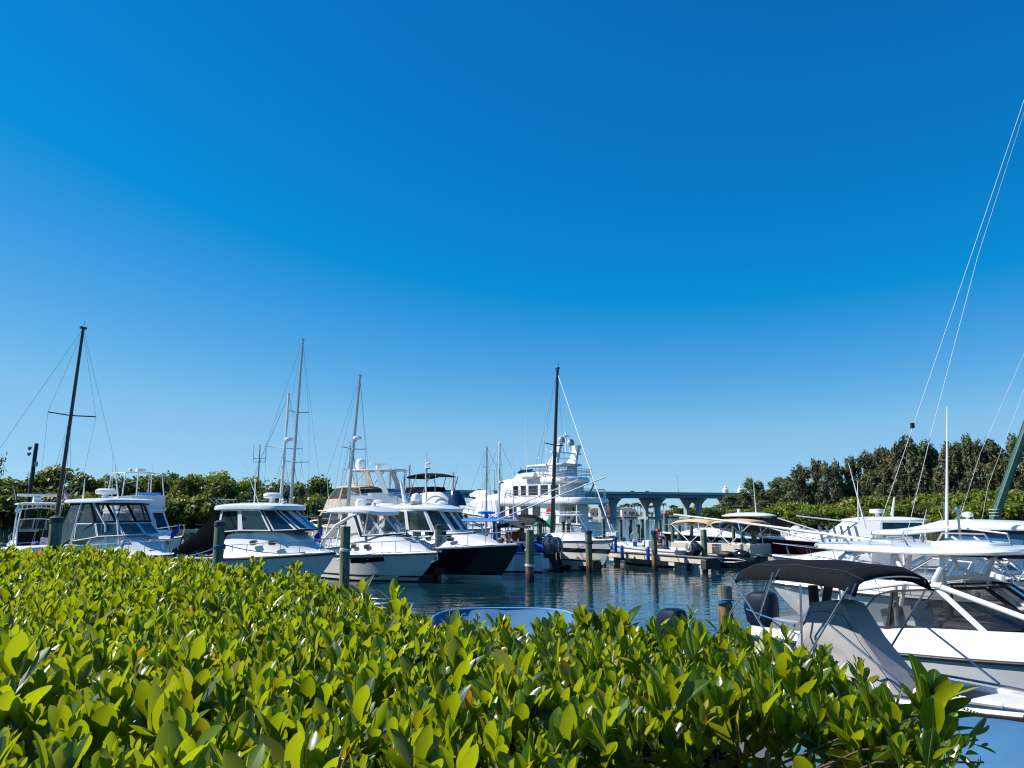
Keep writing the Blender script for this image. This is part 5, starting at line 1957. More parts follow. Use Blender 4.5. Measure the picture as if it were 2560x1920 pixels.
def boat_flybridge_arch():
    L = 15
    P = at(1003, HZ, 70)
    hdg = -20
    h = V(math.cos(R(hdg)), math.sin(R(hdg)), 0)
    b = Boat("flybridge_yacht", "white flybridge yacht with a raked hardtop arch and a satellite dome on its after end", V(P.x, P.y, 0) - h * 7, hdg, L, 4.4, 2.3, 1.8, "motor boat")
    b.hull(WHITE)
    b.rub(RUBBER, .04)
    b.deck(WHITE, .2, .9, lambda t: .6 * sm(.25, .3, t) * (1 - sm(.6, .9, t)))
    z1 = 4.0
    pb = [(3, 1.8, 2.2), (5.5, 1.85, 2.4), (9, 1.5, 2.7), (10.2, .8, 2.8), (10.4, 0, 2.8)]
    pt_ = [(3.2, 1.7, z1), (5.2, 1.7, z1), (7.2, 1.4, z1), (8.0, .7, z1), (8.1, 0, z1)]
    house(b, pb, pt_, "sggg", WHITE, [GLASS_DARK], f=(.15, .15, .2, .2))
    b.part("flybridge_deck", MB().slab(outline(2.0, 9.2, 2.0, 1.3, 3.5), z1, .16, 0, .06), WHITE)
    pb = [(2.5, 1.85, z1 + .1), (5, 1.85, z1 + .1), (8.0, 1.1, z1 + .1), (8.5, 0, z1 + .1)]
    pt_ = [(2.6, 1.8, z1 + .9), (5, 1.8, z1 + 1.0), (6.5, 1.25, z1 + 1.05), (6.7, 0, z1 + 1.05)]
    house(b, pb, pt_, "sss", WHITE, name="flybridge_coaming")
    b.part("venturi_screen", MB().loft([[(4.0, 1.78, z1 + 1.0), (6.5, 1.22, z1 + 1.05), (6.75, 0, z1 + 1.05), (6.5, -1.22, z1 + 1.05), (4.0, -1.78, z1 + 1.0)], [(3.7, 1.7, z1 + 1.35), (6.0, 1.15, z1 + 1.4), (6.2, 0, z1 + 1.42), (6.0, -1.15, z1 + 1.4), (3.7, -1.7, z1 + 1.35)]]), GLASS_DARK)
    ar = MB()
    zt = z1 + 3.0
    for sd in (1, -1):
        ar.loft([[(2.6, 1.80 * sd, z1 + .8), (3.5, 1.80 * sd, z1 + .8), (3.5, 1.66 * sd, z1 + .8), (2.6, 1.66 * sd, z1 + .8)], [(2.2, 1.6 * sd, zt), (2.7, 1.6 * sd, zt), (2.7, 1.48 * sd, zt), (2.2, 1.48 * sd, zt)]], True)
        ar.loft([[(6.0, 1.5 * sd, z1 + .9), (6.5, 1.45 * sd, z1 + .9), (6.5, 1.35 * sd, z1 + .9), (6.0, 1.38 * sd, z1 + .9)], [(5.0, 1.5 * sd, zt), (5.5, 1.45 * sd, zt), (5.5, 1.35 * sd, zt), (5.0, 1.38 * sd, zt)]], True)
        ar.tube([(3.2, 1.66 * sd, z1 + 1.9), (4.2, 1.6 * sd, zt)], .06, 6)
    ar.build("arch", WHITE, b.root)
    b.part("hardtop", MB().slab(outline(2.0, 7.2, 1.7, 1.35, 4), zt, .14, .06, .05), WHITE)
    b.part("satellite_dome", MB().lathe([(.3, 0), (.45, .15), (.48, .6), (.35, .95), (.03, 1.1)], (2.7, 0, zt + .15), 16), WHITE)
    open_array(b, (4.6, 0, zt + .18), 1.6, .8)
    whip(b, (4.5, .4, zt + .2), 1.2, r=.02)
    for y in (-1.5, 1.5):
        whip(b, (3.8, y, z1 + .9), 2.6, r=.02)
    b.part("deck_light", MB().lathe([(.06, 0), (.06, .3), (.16, .34), (.14, .5)], (8.6, -.6, z1 + .1), 10), WHITE)
    b.rail(.4, .98, .8, 8, .02)
    return b


boat_flybridge_arch()


def boat_dark_screen():
    L = 12
    P = at(1018, HZ, 54)
    hdg = -30
    h = V(math.cos(R(hdg)), math.sin(R(hdg)), 0)
    b = Boat("sport_cruiser", "white sport cruiser whose rounded windscreen is covered in black mesh, behind the arched-hardtop express", V(P.x, P.y, 0) - h * 6.5, hdg, L, 4.0, 2.0, 1.5, "motor boat")
    b.hull(WHITE)
    b.rub(RUBBER, .03)
    b.deck(WHITE, .3, .8, lambda t: .6 * sm(.3, .38, t) * (1 - sm(.6, .92, t)))
    z0, z1 = 2.1, 3.5
    n = 10
    bb = [(4.2 + 3.6 * math.sin(PI / 2 * i / n), 1.75 * math.cos(PI / 2 * i / n), z0 + .12 * i / n) for i in range(n + 1)]
    tt = [(3.9 + 2.1 * math.sin(PI / 2 * i / n), 1.55 * math.cos(PI / 2 * i / n), z1) for i in range(n + 1)]
    rows = [[V(*p) for p in bb], [V(*p) for p in tt]]
    mb = MB()
    for sd in (1, -1):
        mb.loft([[V(p.x, p.y * sd, p.z) for p in r_] for r_ in rows])
    b.part("windscreen_cover", mb, CANVAS_BLACK)
    b.part("roof", MB().slab(outline(2.0, 6.25, 1.75, 1.3, 3), z1 - .02, .16, .14, .07), WHITE)
    ar = MB()
    for sd in (1, -1):
        ar.loft([[(2.6, 1.8 * sd, 1.8), (4.2, 1.8 * sd, 2.0), (4.2, 1.68 * sd, 2.0), (2.6, 1.68 * sd, 1.8)], [(2.6, 1.6 * sd, z1), (3.4, 1.6 * sd, z1), (3.4, 1.5 * sd, z1), (2.6, 1.5 * sd, z1)]], True)
    ar.build("arch", WHITE, b.root)
    b.part("vent_grille", tubes([[(3.0, 1.82, 2.4 + .12 * i), (3.5, 1.82, 2.4 + .12 * i)] for i in range(6)], .03, 5), GREYVINYL)
    radar_dome(b, (3.6, .4, z1 + .2), .35, ped=.2)
    b.part("roof_fairing", MB().ball((4.6, 0, z1 + .22), (.9, .7, .22)), WHITE)
    b.rail(.45, .98, .7, 7, .02)
    return b


boat_dark_screen()


def boat_bimini_fly():
    L = 13
    P = at(1106, HZ, 66)
    hdg = -52
    h = V(math.cos(R(hdg)), math.sin(R(hdg)), 0)
    b = Boat("flybridge_cruiser", "white flybridge cruiser shaded by a black bimini, mast with radar behind it", V(P.x, P.y, 0) - h * 6.2, hdg, L, 4.2, 2.1, 1.7, "motor boat")
    b.hull(WHITE)
    b.rub(RUBBER, .03)
    b.deck(WHITE, .18, .7, lambda t: .5 * sm(.25, .3, t) * (1 - sm(.6, .9, t)))
    z1 = 3.95
    pb = [(2.4, 1.7, 2.0), (5.2, 1.75, 2.3), (7.4, 1.4, 2.5), (8.4, .8, 2.6), (8.6, 0, 2.6)]
    pt_ = [(2.4, 1.6, z1), (5.2, 1.6, z1), (6.7, 1.3, z1), (7.5, .7, z1), (7.6, 0, z1)]
    house(b, pb, pt_, "gggg", WHITE, [GLASS_DARK], f=(.14, .14, .16, .14))
    b.part("flybridge_deck", MB().slab(outline(1.4, 8.3, 1.95, 1.35, 4), z1, .14, 0, .06), WHITE)
    b.part("flybridge_coaming", MB().loft([[(x, y, z1 + .1) for x, y in outline(3.6, 7.4, 1.6, 1.0, 3)], [(x, y, z1 + .95) for x, y in outline(3.7, 6.6, 1.5, .9, 3)], [(x, y, z1 + 1.05) for x, y in outline(3.9, 6.3, 1.3, .75, 3)]], True, (False, True)), WHITE)
    b.part("flybridge_enclosure", MB().loft([[(x, y, z1 + .9) for x, y in outline(1.9, 5.4, 1.5, 1.3, 4)], [(x, y, z1 + 1.5) for x, y in outline(1.9, 5.2, 1.45, 1.2, 4)]], True), CANVAS_BLACK)
    b.part("blue_cushion", MB().box((4.6, .2, z1 + 1.35), (.3, .9, .4)), CANVAS_BLUE, bevel=.05)
    zt = z1 + 2.5
    b.part("bimini_top", MB().slab(outline(2.2, 6.6, 1.6, 1.4, 5), zt, .05, .16, .02, zf=lambda x, y: -.05 * (x - 4.4) ** 2), CANVAS_BLACK)
    fr = []
    for sd in (1, -1):
        fr += [[(3.0, 1.7 * sd, z1 + .1), (2.3, 1.55 * sd, zt - .1)], [(3.0, 1.7 * sd, z1 + .1), (4.4, 1.5 * sd, zt)], [(5.2, 1.6 * sd, z1 + .5), (6.4, 1.4 * sd, zt - .1)], [(1.6, 1.7 * sd, z1 + .1), (1.6, 1.7 * sd, z1 + .9), (3.4, 1.6 * sd, z1 + .95)]]
    b.part("bimini_frame", tubes(fr, .04, 7), STEEL)
    b.part("radar_mast", MB().tube([(3.2, .2, z1 + 1.2), (3.2, .2, zt + 1.5)], [.12, .08], 7).ball((3.5, .2, zt + 1.1), (.22, .2, .1)).ball((3.4, .2, zt + .7), (.3, .28, .1)).tube([(3.2, .2, zt + 1.5), (3.2, .2, zt + 2.1)], .03, 5), WHITE)
    b.part("outrigger", MB().tube([(6.2, -1.6, z1 + .2), (5.9, -1.55, zt + .6)], [.07, .05], 6), WHITE)
    whip(b, (7.0, -1.3, z1), 3.6, (.3, -.1))
    whip(b, (6.0, 1.4, z1), 3.6, (.1, 0))
    radar_dome(b, (7.6, -1.2, 3.0), .35, ped=.12)
    b.part("tender_cover", MB().loft([[(x, y, z1 - .1) for x, y in outline(7.8, 9.2, .9, .6, 3)], [(x, y, z1 + .7) for x, y in outline(7.9, 8.8, .7, .5, 3)], [(x, y, z1 + 1.1) for x, y in outline(7.9, 8.4, .5, .3, 3)]], True, (True, True)), NAVYHULL)
    b.rail(.4, .98, .8, 8, .02)
    return b


boat_bimini_fly()
# ------------------------------------------------------------------ sailing boats
sailboat("sailboat with a tall black mast and long swept spreaders at the far left", 42, (142, 1290), (208, 822), 11, 60, BLACKMAST, (.115, .075), [(120, 1030, 240, 1042)], boom=False)
sailboat("sailboat with a slim white mast carrying a radar halfway up, near the left trees", 60, (700, 1275), (722, 987), 11, 70, ALU, (.13, .09), [(667, 1115, 757, 1122)], radar=(722, 1098), cover=CANVAS_GREEN)
sailboat("sailboat with the tallest bare aluminium mast and two pairs of spreaders", 64, (726, 1275), (757, 850), 13, 72, GREYMAST, (.14, .09), [(724, 1026, 772, 1031), (707, 1151, 773, 1155)], cover=CANVAS_CHAR)
sailboat("sailboat with a grey mast, radar on its right side and a brown sail cover", 57, (868, 1285), (900, 940), 11, 75, GREYMAST, (.14, .09), [(856, 1117, 914, 1123)], radar=(893, 1095), cover=CANVAS_BROWN)
sailboat("far sailboat with a short white mast directly behind the beige canvas trawler", 90, (871, 1270), (875, 1108), 9, 80, ALU, (.10, .08), [(857, 1172, 893, 1174)], detail=False)
sailboat("far sailboat with a slender mast between the black-bimini cruiser and the big yacht's bow", 92, (1216, 1262), (1217, 1118), 10, 150, GREYMAST, (.13, .10), [(1208, 1166, 1222, 1167)], detail=False)
sailboat("far sailboat with a white mast and small radar close to the big yacht's bow", 88, (1248, 1262), (1249, 1106), 10, 150, ALU, (.13, .10), [(1241, 1160, 1254, 1161)], detail=False, radar=(1253, 1206))
sailboat("far sailboat with a bare pole mast, left one of the four behind the radar-arch yacht", 100, (973, 1262), (976, 1171), 9, 140, GREYMAST, (.12, .1), detail=False)
sailboat("far sailboat with a bare pole mast, second of the four behind the radar-arch yacht", 104, (988, 1262), (989, 1176), 9, 140, GREYMAST, (.12, .1), detail=False)
sailboat("far sailboat with a bare pole mast, third of the four behind the radar-arch yacht", 102, (1011, 1262), (1012, 1177), 9, 140, GREYMAST, (.12, .1), detail=False)
sailboat("far sailboat with the tallest pole mast of the four behind the radar-arch yacht", 98, (1023, 1262), (1024, 1165), 9, 140, GREYMAST, (.12, .1), detail=False)
sailboat("far sailboat with a thin mast rising beside the black bimini", 98, (1133, 1262), (1134, 1182), 9, 140, GREYMAST, (.12, .1), detail=False)
sailboat("far sailboat showing only a stub of mast above the big yacht's upper deck", 130, (1302, 1262), (1302, 1172), 10, 140, GREYMAST, (.14, .11), detail=False)
b_green = sailboat("white sailboat with black mast, green sail cover and a dark stripe along the hull", 50, (1381, 1312), (1394, 923), 11.0, -62, BLACKMAST, (.14, .09), [(1361, 1107, 1408, 1114)], cover=CANVAS_GREEN, zb=1.75, zs=1.45, jib=ALU, mast_t=.40, boom=False)
b_green.part("hull_stripe", _boot(b_green, .98, 1.22), BLACKHULL)
g0 = b_green.local(at(1386, 1268, 50))
secs = []
for i in range(10):                                     # gathered green sail cover, peaked at the mast
    u = i / 9
    x = g0.x - .1 - 3.4 * u
    hgt = lerp(1.75, .38, min(1, u * 4.5) ** .7)
    zc = lerp(g0.z + .1, g0.z - .95, min(1, u * 4) ** .8)
    secs.append([(x, g0.y + .16 * math.sin(a), zc - hgt * .5 * (1 + math.cos(a)) * (1 if u < .3 else .8)) for a in [2 * PI * j / 10 for j in range(10)]])
b_green.part("sail_cover", MB().loft(secs, True, (True, True)), CANVAS_GREEN)
b_green.part("boom", MB().tube([(g0.x, g0.y, g0.z - .9), (g0.x - 4.2, g0.y, g0.z - .95)], .07, 7), BLACKMAST)
b_green.part("deck_vent", MB().lathe([(.05, 0), (.06, .3), (.12, .34), (.12, .5)], (g0.x + 1.4, .3, 2.1), 10), BLACKMAST)

# ------------------------------------------------------------------ centre console with blue top, twin outboards
def boat_blue_top():
    L, hdg = 9.5, 172
    P = wl(1395, 1425, 0.1)
    h = V(math.cos(R(hdg)), math.sin(R(hdg)), 0)
    b = Boat("center_console_boat", "white boat with twin black and silver outboards beside the thick front piling", (P.x - .55, P.y + .6), 163, L, 2.8, 1.6, 1.0, "motor boat")
    b.hull(WHITE)
    b.rub(RUBBER)
    b.deck(WHITE, .6, .35, None, gun=.3)
    engine(b, -.15, .55, .80, ENG_GREY, .30, 1.35, ENG_BLACK)
    engine(b, -.15, -.45, .80, ENG_GREY, .30, 1.35, ENG_BLACK)
    b.part("transom_bracket", MB().box((-.1, 0, .45), (.35, 1.6, .6)), WHITE, bevel=.04)
    b.part("swim_platform", MB().box((-.3, -.95, .35), (.7, .6, .06)), WHITE, bevel=.02)
    return b


b_twin = boat_blue_top()


def boat_blue_cover():
    L = 8.5
    P = at(1235, 1345, 45)
    hdg = -160
    h = V(math.cos(R(hdg)), math.sin(R(hdg)), 0)
    b = Boat("fishing_boat", "fishing boat under a bright blue T-top, royal blue covers and orange life jackets aft", V(P.x, P.y, 0) - h * 3.2, hdg, L, 2.7, 1.5, 1.0, "motor boat")
    b.hull(WHITE)
    b.rub(RUBBER)
    b.deck(WHITE, .6, .35, None, gun=.3)
    zt = 2.80
    b.part("canvas_top", MB().slab(outline(2.2, 5.4, 1.25, 1.2, 8), zt, .05, .10, .02), CANVAS_SKY)
    b.part("top_edge", tubes([[(2.2, -1.25, zt), (5.4, -1.2, zt), (5.4, 1.2, zt), (2.2, 1.25, zt), (2.2, -1.25, zt)]], .045, 7), ALU)
    fr = []
    for sd in (1, -1):
        fr += [[(2.6, 1.1 * sd, 1.0), (2.7, .95 * sd, 2.4), (2.4, 1.15 * sd, zt)], [(4.2, 1.0 * sd, .5), (4.2, .9 * sd, 2.5), (4.9, 1.1 * sd, zt)], [(3.3, 1.0 * sd, .5), (3.4, .9 * sd, zt)]]
    b.part("top_frame", tubes(fr, .045, 8), ALU)
    b.part("console", MB().box((3.9, 0, .95), (.8, .9, 1.2), top=.85), WHITE2, bevel=.05)
    b.part("console_windscreen", MB().box((4.25, 0, 1.75), (.03, .8, .5), rot=(0, -.3, 0)), GLASS_TINT)
    dinette(b, 3.1, 0, .4, WHITE2, .9)
    mb = MB()
    secs = []
    for i in range(8):
        u = i / 7
        x = lerp(1.6, -.6, u)
        secs.append([(x, lerp(-1.3, 1.3, j / 10), 1.15 + .55 * math.sin(PI * j / 10) * (1 - .5 * u) + .05 * math.sin(j * 3 + i * 2)) for j in range(11)])
    mb.loft(secs)
    b.part("stern_cover", mb, CANVAS_ROYAL)
    b.part("console_cover", MB().box((2.1, .3, 1.1), (.8, 1.2, 1.1), top=.8), CANVAS_ROYAL, bevel=.1)
    b.part("side_curtain", MB().box((2.7, -1.0, 1.8), (.5, .04, 1.7)), CANVAS_SKY)
    for i, (x, z) in enumerate(((1.9, 1.9), (1.55, 1.85), (1.25, 1.95), (1.0, 1.75))):
        b.part("life_jacket", MB().ball((x, -1.1 + .1 * i, z), (.17, .14, .36), 12, 8).ball((x + .12, -1.12 + .1 * i, z + .05), (.1, .12, .28), 10, 6), ORANGE)
    b.part("radar", MB().lathe([(.12, 0), (.1, .25), (.5, .3), (.52, .4), (.2, .45)], (3.6, -.2, zt + .1), 14), CANVAS_SKY)
    for sd in (1, -1):
        b.part("outrigger", tubes([[(3.4, 1.2 * sd, zt + .05), (-3.0, 1.9 * sd, zt + 2.5)]], .035, 6), ALU)
    whip(b, (2.4, 1.1, zt), 4.5, (.1, 0), .02)
    whip(b, (2.6, -1.0, zt), 4.0, (.1, 0), .02)
    b.part("leaning_post", tubes([[(1.2, -1.1, 1.2), (1.2, -1.0, 2.5), (1.2, 1.0, 2.5), (1.2, 1.1, 1.2)]], .04, 7), ALUDARK)
    return b


boat_blue_cover()


def boat_black_bimini():
    L = 7.0
    P = at(1322, 1345, 50)
    hdg = 78
    h = V(math.cos(R(hdg)), math.sin(R(hdg)), 0)
    b = Boat("runabout", "runabout under a small black bimini with a striped ensign, beyond the front pilings", V(P.x - .25, P.y, 0) - h * 3.0, hdg, L, 2.2, 1.3, .95, "motor boat")
    b.hull(NAVYHULL)
    b.rub(STEEL)
    b.deck(WHITE2, .6, .35, None, gun=.25)
    zt = 2.95
    b.part("bimini_top", MB().slab(outline(1.8, 4.7, 1.15, 1.1, 6), zt, .05, .18, .02, zf=lambda x, y: -.16 * (x - 3.2) ** 2 * .5 - .12 * y * y), CANVAS_BLACK)
    fr = []
    for sd in (1, -1):
        fr += [[(3.4, 1.2 * sd, 1.0), (2.0, 1.1 * sd, zt - .25)], [(3.4, 1.2 * sd, 1.0), (4.5, 1.08 * sd, zt - .2)], [(3.4, 1.2 * sd, 1.0), (3.3, 1.1 * sd, zt)]]
    b.part("bimini_frame", tubes(fr, .03, 6), RUBBER)
    b.part("spare_canvas", MB().slab(outline(-1.6, 1.7, 1.1, 1.1, 6), zt - .1, .05, .1, .02, zf=lambda x, y: .16 * (x + 1.6) - .45 - .1 * y * y), CANVAS_CHAR)
    b.part("spare_canvas_pole", tubes([[(-1.5, y, 1.0), (-1.5, y, zt - .5)] for y in (-1.1, 1.1)], .03, 6), STEEL)
    flag(b, (.3, .25, 1.0), 2.55, 1.0, None, "us", .1, name="ensign")
    flag(b, (.2, 1.6, 1.0), 2.2, .6, None, "blue", .1, name="burgee")
    dinette(b, 3.2, -.5, .4, WHITE2)
    dinette(b, 3.2, .5, .4, WHITE2)
    b.part("windscreen", MB().box((4.2, 0, 1.4), (.04, 1.9, .5), rot=(0, -.5, 0)), GLASS_CLEAR)
    return b


boat_black_bimini()


# ------------------------------------------------------------------ white cuddy with rod-holder hardtop next to the green-cover sailboat
def boat_cuddy_hardtop():
    L = 8.0
    P = wl(1551, 1339, 1.35)
    hdg = -14
    h = V(math.cos(R(hdg)), math.sin(R(hdg)), 0)
    b = Boat("cuddy_boat", "white cuddy boat with pipe-framed hardtop and white bow cover, next to the green-covered sailboat", P - h * L, hdg, L, 2.7, 1.35, 1.0, "motor boat", rake=1.0)
    b.hull(WHITE)
    b.rub(RUBBER)
    b.deck(WHITE, .45, .35, lambda t: .45 * sm(.45, .52, t) * (1 - sm(.6, .93, t)), gun=.25)
    zt = 3.0
    b.part("roof", MB().slab(outline(1.2, 4.9, 1.25, 1.1, 4), zt, .10, .08, .05), WHITE)
    fr = []
    for sd in (1, -1):
        fr += [[(2.0, 1.15 * sd, 1.1), (2.5, 1.05 * sd, 2.2), (2.6, 1.0 * sd, zt)], [(3.0, 1.15 * sd, 1.1), (3.6, 1.0 * sd, zt)], [(5.4, .9 * sd, 1.7), (4.6, 1.0 * sd, zt)]]
    b.part("hardtop_frame", tubes(fr, .05, 8), ALU)
    wb = [(3.2, 1.1, 1.45), (4.6, 1.0, 1.6), (5.7, .6, 1.7), (5.8, 0, 1.7)]
    wt = [(3.2, 1.05, 2.0), (4.2, .95, 2.05), (4.9, .55, 2.1), (5.0, 0, 2.1)]
    house(b, wb, wt, "ggg", ALU, [GLASS_CLEAR], f=(.03, .03, .03, .03), name="windscreen_frame", gname="windscreen_pane")
    b.part("roof_rack", tubes([[(1.3, y, zt + .3), (4.4, y, zt + .35)] for y in (-.9, .9)] + [[(1.3 + i, -.9, zt + .1), (1.3 + i, -.9, zt + .33)] for i in range(4)], .03, 6), ALU)
    mb = MB()
    secs = []
    for i in range(8):
        u = i / 7
        t = lerp(.66, .995, u)
        bw = b.b(t) + .02
        pk = .50 * math.sin(PI * min(1, (1 - u) * 1.0 + .25)) * (1 - u * .8) + .10
        secs.append([(L * t, lerp(-bw, bw, j / 8), b.z(t) + .03 + pk * (1 - abs(j / 4 - 1) ** 1.2)) for j in range(9)])
    b.part("bow_cover", mb.loft(secs), mat("canvas_white", (.72, .71, .68), .85, bump=.2, bscale=4))
    b.rail(.5, .95, .5, 5)
    b.part("helm_console", MB().box((4.0, -.4, 1.3), (.5, .8, .7)), GREYVINYL, bevel=.03)
    whip(b, (3.0, -1.1, zt), 1.0, (-.1, 0), .02)
    return b


boat_cuddy_hardtop()


# ------------------------------------------------------------------ large expedition yacht
def yacht():
    D = 96
    hdg = 136
    P = at(1412, HZ, D)
    h = V(math.cos(R(hdg)), math.sin(R(hdg)), 0)
    L = 27
    b = Boat("expedition_yacht", "large white three-deck expedition yacht with twin radar pylons and grey satellite domes", V(P.x, P.y, 0) - h * 5.0, hdg, L, 7.0, 4.2, 2.0, "yacht", rake=2.5, draft=1.2)
    b.hull(WHITE)
    b.rub(WHITE2, .08)
    b.deck(WHITE2, .10, 1.2, None, gun=.4)
    z1, z2, z3 = 4.55, 7.05, 9.0
    # main deck house
    pb = [(3.5, 2.7, 1.9), (6, 2.9, 1.9), (8, 2.9, 1.9), (10, 2.9, 1.9), (12, 2.9, 1.9), (14.5, 2.7, 2.0), (19, 1.9, 2.4), (20.5, 0, 2.6)]
    pt_ = [(p[0], p[1], z1) for p in pb]
    house(b, pb, pt_, "sggggss", WHITE, [GLASS_DARK], f=(.34, .34, .95, .45))
    b.part("after_bulkhead", MB().box((3.5, 0, 3.2), (.1, 5.4, 2.6)), WHITE2)
    b.part("saloon_door", MB().box((3.42, .5, 2.9), (.08, 2.4, 2.1)), GLASS_DARK)
    b.part("boat_deck", MB().slab(outline(-.2, 15.5, 3.5, 3.2, 5), z1 - .25, .78, 0, .35), WHITE)
    b.part("bow_flare", MB().loft([[(13.5, 3.35, z1 + .35), (13.5, -3.35, z1 + .35), (13.5, -3.3, 2.4), (13.5, 3.3, 2.4)], [(17, 3.1, z1 + .2), (17, -3.1, z1 + .2), (17, -2.9, 2.7), (17, 2.9, 2.7)], [(21, 2.2, z1 - .1), (21, -2.2, z1 - .1), (21, -1.9, 3.1), (21, 1.9, 3.1)], [(24.5, .9, z1 - .2), (24.5, -.9, z1 - .2), (24.5, -.6, 3.8), (24.5, .6, 3.8)], [(25.8, .2, z1 - .2), (25.8, -.2, z1 - .2), (25.8, -.1, 4.1), (25.8, .1, 4.1)]], True, (True, True)), WHITE)
    # side wing up to boat deck ahead of the recess
    # upper deck house
    pb = [(3.8, 2.2, z1 + .3), (5.4, 2.35, z1 + .3), (7, 2.4, z1 + .3), (9, 2.4, z1 + .3), (10.3, 2.4, z1 + .3), (11.6, 2.4, z1 + .3), (13.0, 2.2, z1 + .3), (15.0, 1.2, z1 + .4), (15.3, 0, z1 + .4)]
    pt_ = [(p[0] - (.0 if p[0] < 13 else .3), p[1], z2) for p in pb]
    house(b, pb, pt_, "gggggsss", WHITE, [GLASS_DARK], f=(.20, .20, .55, .42))
    b.part("upper_bulkhead", MB().box((3.8, 0, 5.9), (.1, 4.4, 2.2)), WHITE2)
    b.part("foredeck_trunk", MB().loft([[(13, 2.5, z1 + .2), (13, -2.5, z1 + .2), (13, -2.2, z1 + 1.4), (13, 2.2, z1 + 1.4)], [(17.5, 2.3, z1 + .1), (17.5, -2.3, z1 + .1), (17.5, -1.9, z1 + .9), (17.5, 1.9, z1 + .9)], [(20.5, 1.5, z1 - .1), (20.5, -1.5, z1 - .1), (20.5, -1.2, z1 + .5), (20.5, 1.2, z1 + .5)]], True, (True, True)), WHITE, bevel=.1)
    b.part("tender", MB().loft([[(17.6 + x, y, z1 + .6 + (.35 if x > 2.6 else 0)) for x, y in outline(0, 4.2, .95, .5, 3)], [(17.6 + x, y, z1 + 1.25) for x, y in outline(0, 4.4, 1.05, .6, 3)], [(17.6 + x, y, z1 + 1.75) for x, y in outline(.2, 3.2, .7, .4, 3)]], True, (True, True)), WHITE)
    b.part("flybridge_deck", MB().slab(outline(2.0, 15.6, 3.0, 1.7, 3.2), z2 - .2, .72, 0, .35, zf=lambda x, y: -.25 * max(0, (x - 12) / 3.6) ** 2), WHITE)
    b.part("flybridge_coaming", MB().loft([[(x, y, z2 + .3) for x, y in outline(4.0, 13.6, 2.5, 1.5, 3)], [(x, y, z2 + 1.3) for x, y in outline(4.2, 12.4, 2.45, 1.4, 3)]], True), WHITE)
    b.part("windscreen", MB().loft([[(8.5, 2.2, z2 + 1.3), (11.8, 1.4, z2 + 1.3), (12.3, 0, z2 + 1.3), (11.8, -1.4, z2 + 1.3), (8.5, -2.2, z2 + 1.3)], [(8.2, 2.1, z2 + 1.65), (11.2, 1.3, z2 + 1.65), (11.7, 0, z2 + 1.65), (11.2, -1.3, z2 + 1.65), (8.2, -2.1, z2 + 1.65)]]), GLASS_DARK)
    b.part("life_raft", MB().tube([(7.4, 2.65, z2 + .75), (9.4, 2.65, z2 + .75)], .42, 12), WHITE)
    zt = z2 + 1.95
    leg = MB()
    for sd in (1, -1):
        leg.loft([[(4.6, 2.1 * sd, z2 + .3), (6.0, 2.1 * sd, z2 + .3), (6.0, 1.5 * sd, z2 + .3), (4.6, 1.5 * sd, z2 + .3)], [(4.6, 2.0 * sd, zt), (5.8, 2.0 * sd, zt), (5.8, 1.5 * sd, zt), (4.6, 1.5 * sd, zt)]], True)
    leg.build("hardtop_support", WHITE, b.root)
    b.part("hardtop", MB().slab(outline(3.2, 10.6, 2.3, 1.6, 4), zt, .24, .1, .1), WHITE)
    for sd in (1, -1):
        b.part("radar_pylon", MB().loft([[(4.6, 2.0 * sd, zt + .1), (6.2, 2.0 * sd, zt + .1), (6.2, 1.55 * sd, zt + .1), (4.6, 1.55 * sd, zt + .1)], [(4.3, 1.95 * sd, zt + 1.4), (5.2, 1.95 * sd, zt + 1.4), (5.2, 1.55 * sd, zt + 1.4), (4.3, 1.55 * sd, zt + 1.4)], [(3.9, 2.05 * sd, zt + 2.6), (4.9, 2.05 * sd, zt + 2.6), (4.9, 1.5 * sd, zt + 2.6), (3.9, 1.5 * sd, zt + 2.6)]], True, (True, True)), WHITE)
    b.part("crossbar", MB().box((4.7, 0, zt + 1.6), (.4, 5.6, .16)).box((4.7, 0, zt + .9), (.2, 3.6, .1)).tube([(4.7, 0, zt + 1.6), (4.7, 0, zt + 3.7)], .07).tube([(4.7, -.8, zt + 1.6), (4.7, -.8, zt + 2.6)], .07).tube([(4.7, 1.0, zt + 1.6), (4.7, 1.0, zt + 2.6)], .07).box((4.7, 0, zt + 3.7), (.3, 1.0, .15)).tube([(4.7, 0, zt + 3.7), (4.7, 0, zt + 4.2)], .1), WHITE)
    DOME = mat("dome_grey", (.36, .41, .44), .4)
    for y, zz in ((1.0, zt + 3.0), (-.8, zt + 2.8)):
        b.part("satellite_dome", MB().lathe([(.2, -.30), (.42, -.22), (.48, 0), (.45, .26), (.28, .50), (.03, .58)], (4.6, y, zz), 18), DOME)
    for y in (1.9, -1.9):
        whip(b, (9.6, y, z2 + 1.2), 7.0, (.1, 0), .035)
    b.part("floodlight", MB().ball((6.8, 2.6, zt + .9), .16).ball((6.0, 2.0, zt + 1.9), .14), WHITE)

    def rails(x0, x1, w0, w1, z, n, name):
        o = outline(x0, x1, w0, w1, 5, 44)
        o = [p for p in o if p[0] < x1 - .3]
        pts = sorted(o, key=lambda p: math.atan2(p[1], -(p[0] - (x0 + x1) / 2)))
        mb = MB()
        for dz in (.35, .7, 1.0):
            mb.tube([(p[0], p[1], z + dz) for p in pts], .035, 5)
        for p in pts[::2]:
            mb.tube([(p[0], p[1], z), (p[0], p[1], z + 1.0)], .035, 5)
        mb.build(name, STEEL, b.root)
    rails(.2, 13.5, 3.2, 2.9, z1 + .5, 20, "boat_deck_rail")
    rails(2.3, 7.5, 2.75, 2.6, z2 + .5, 14, "flybridge_rail")
    b.rail(.62, .985, 1.0, 8, .03, .2, mid=True)
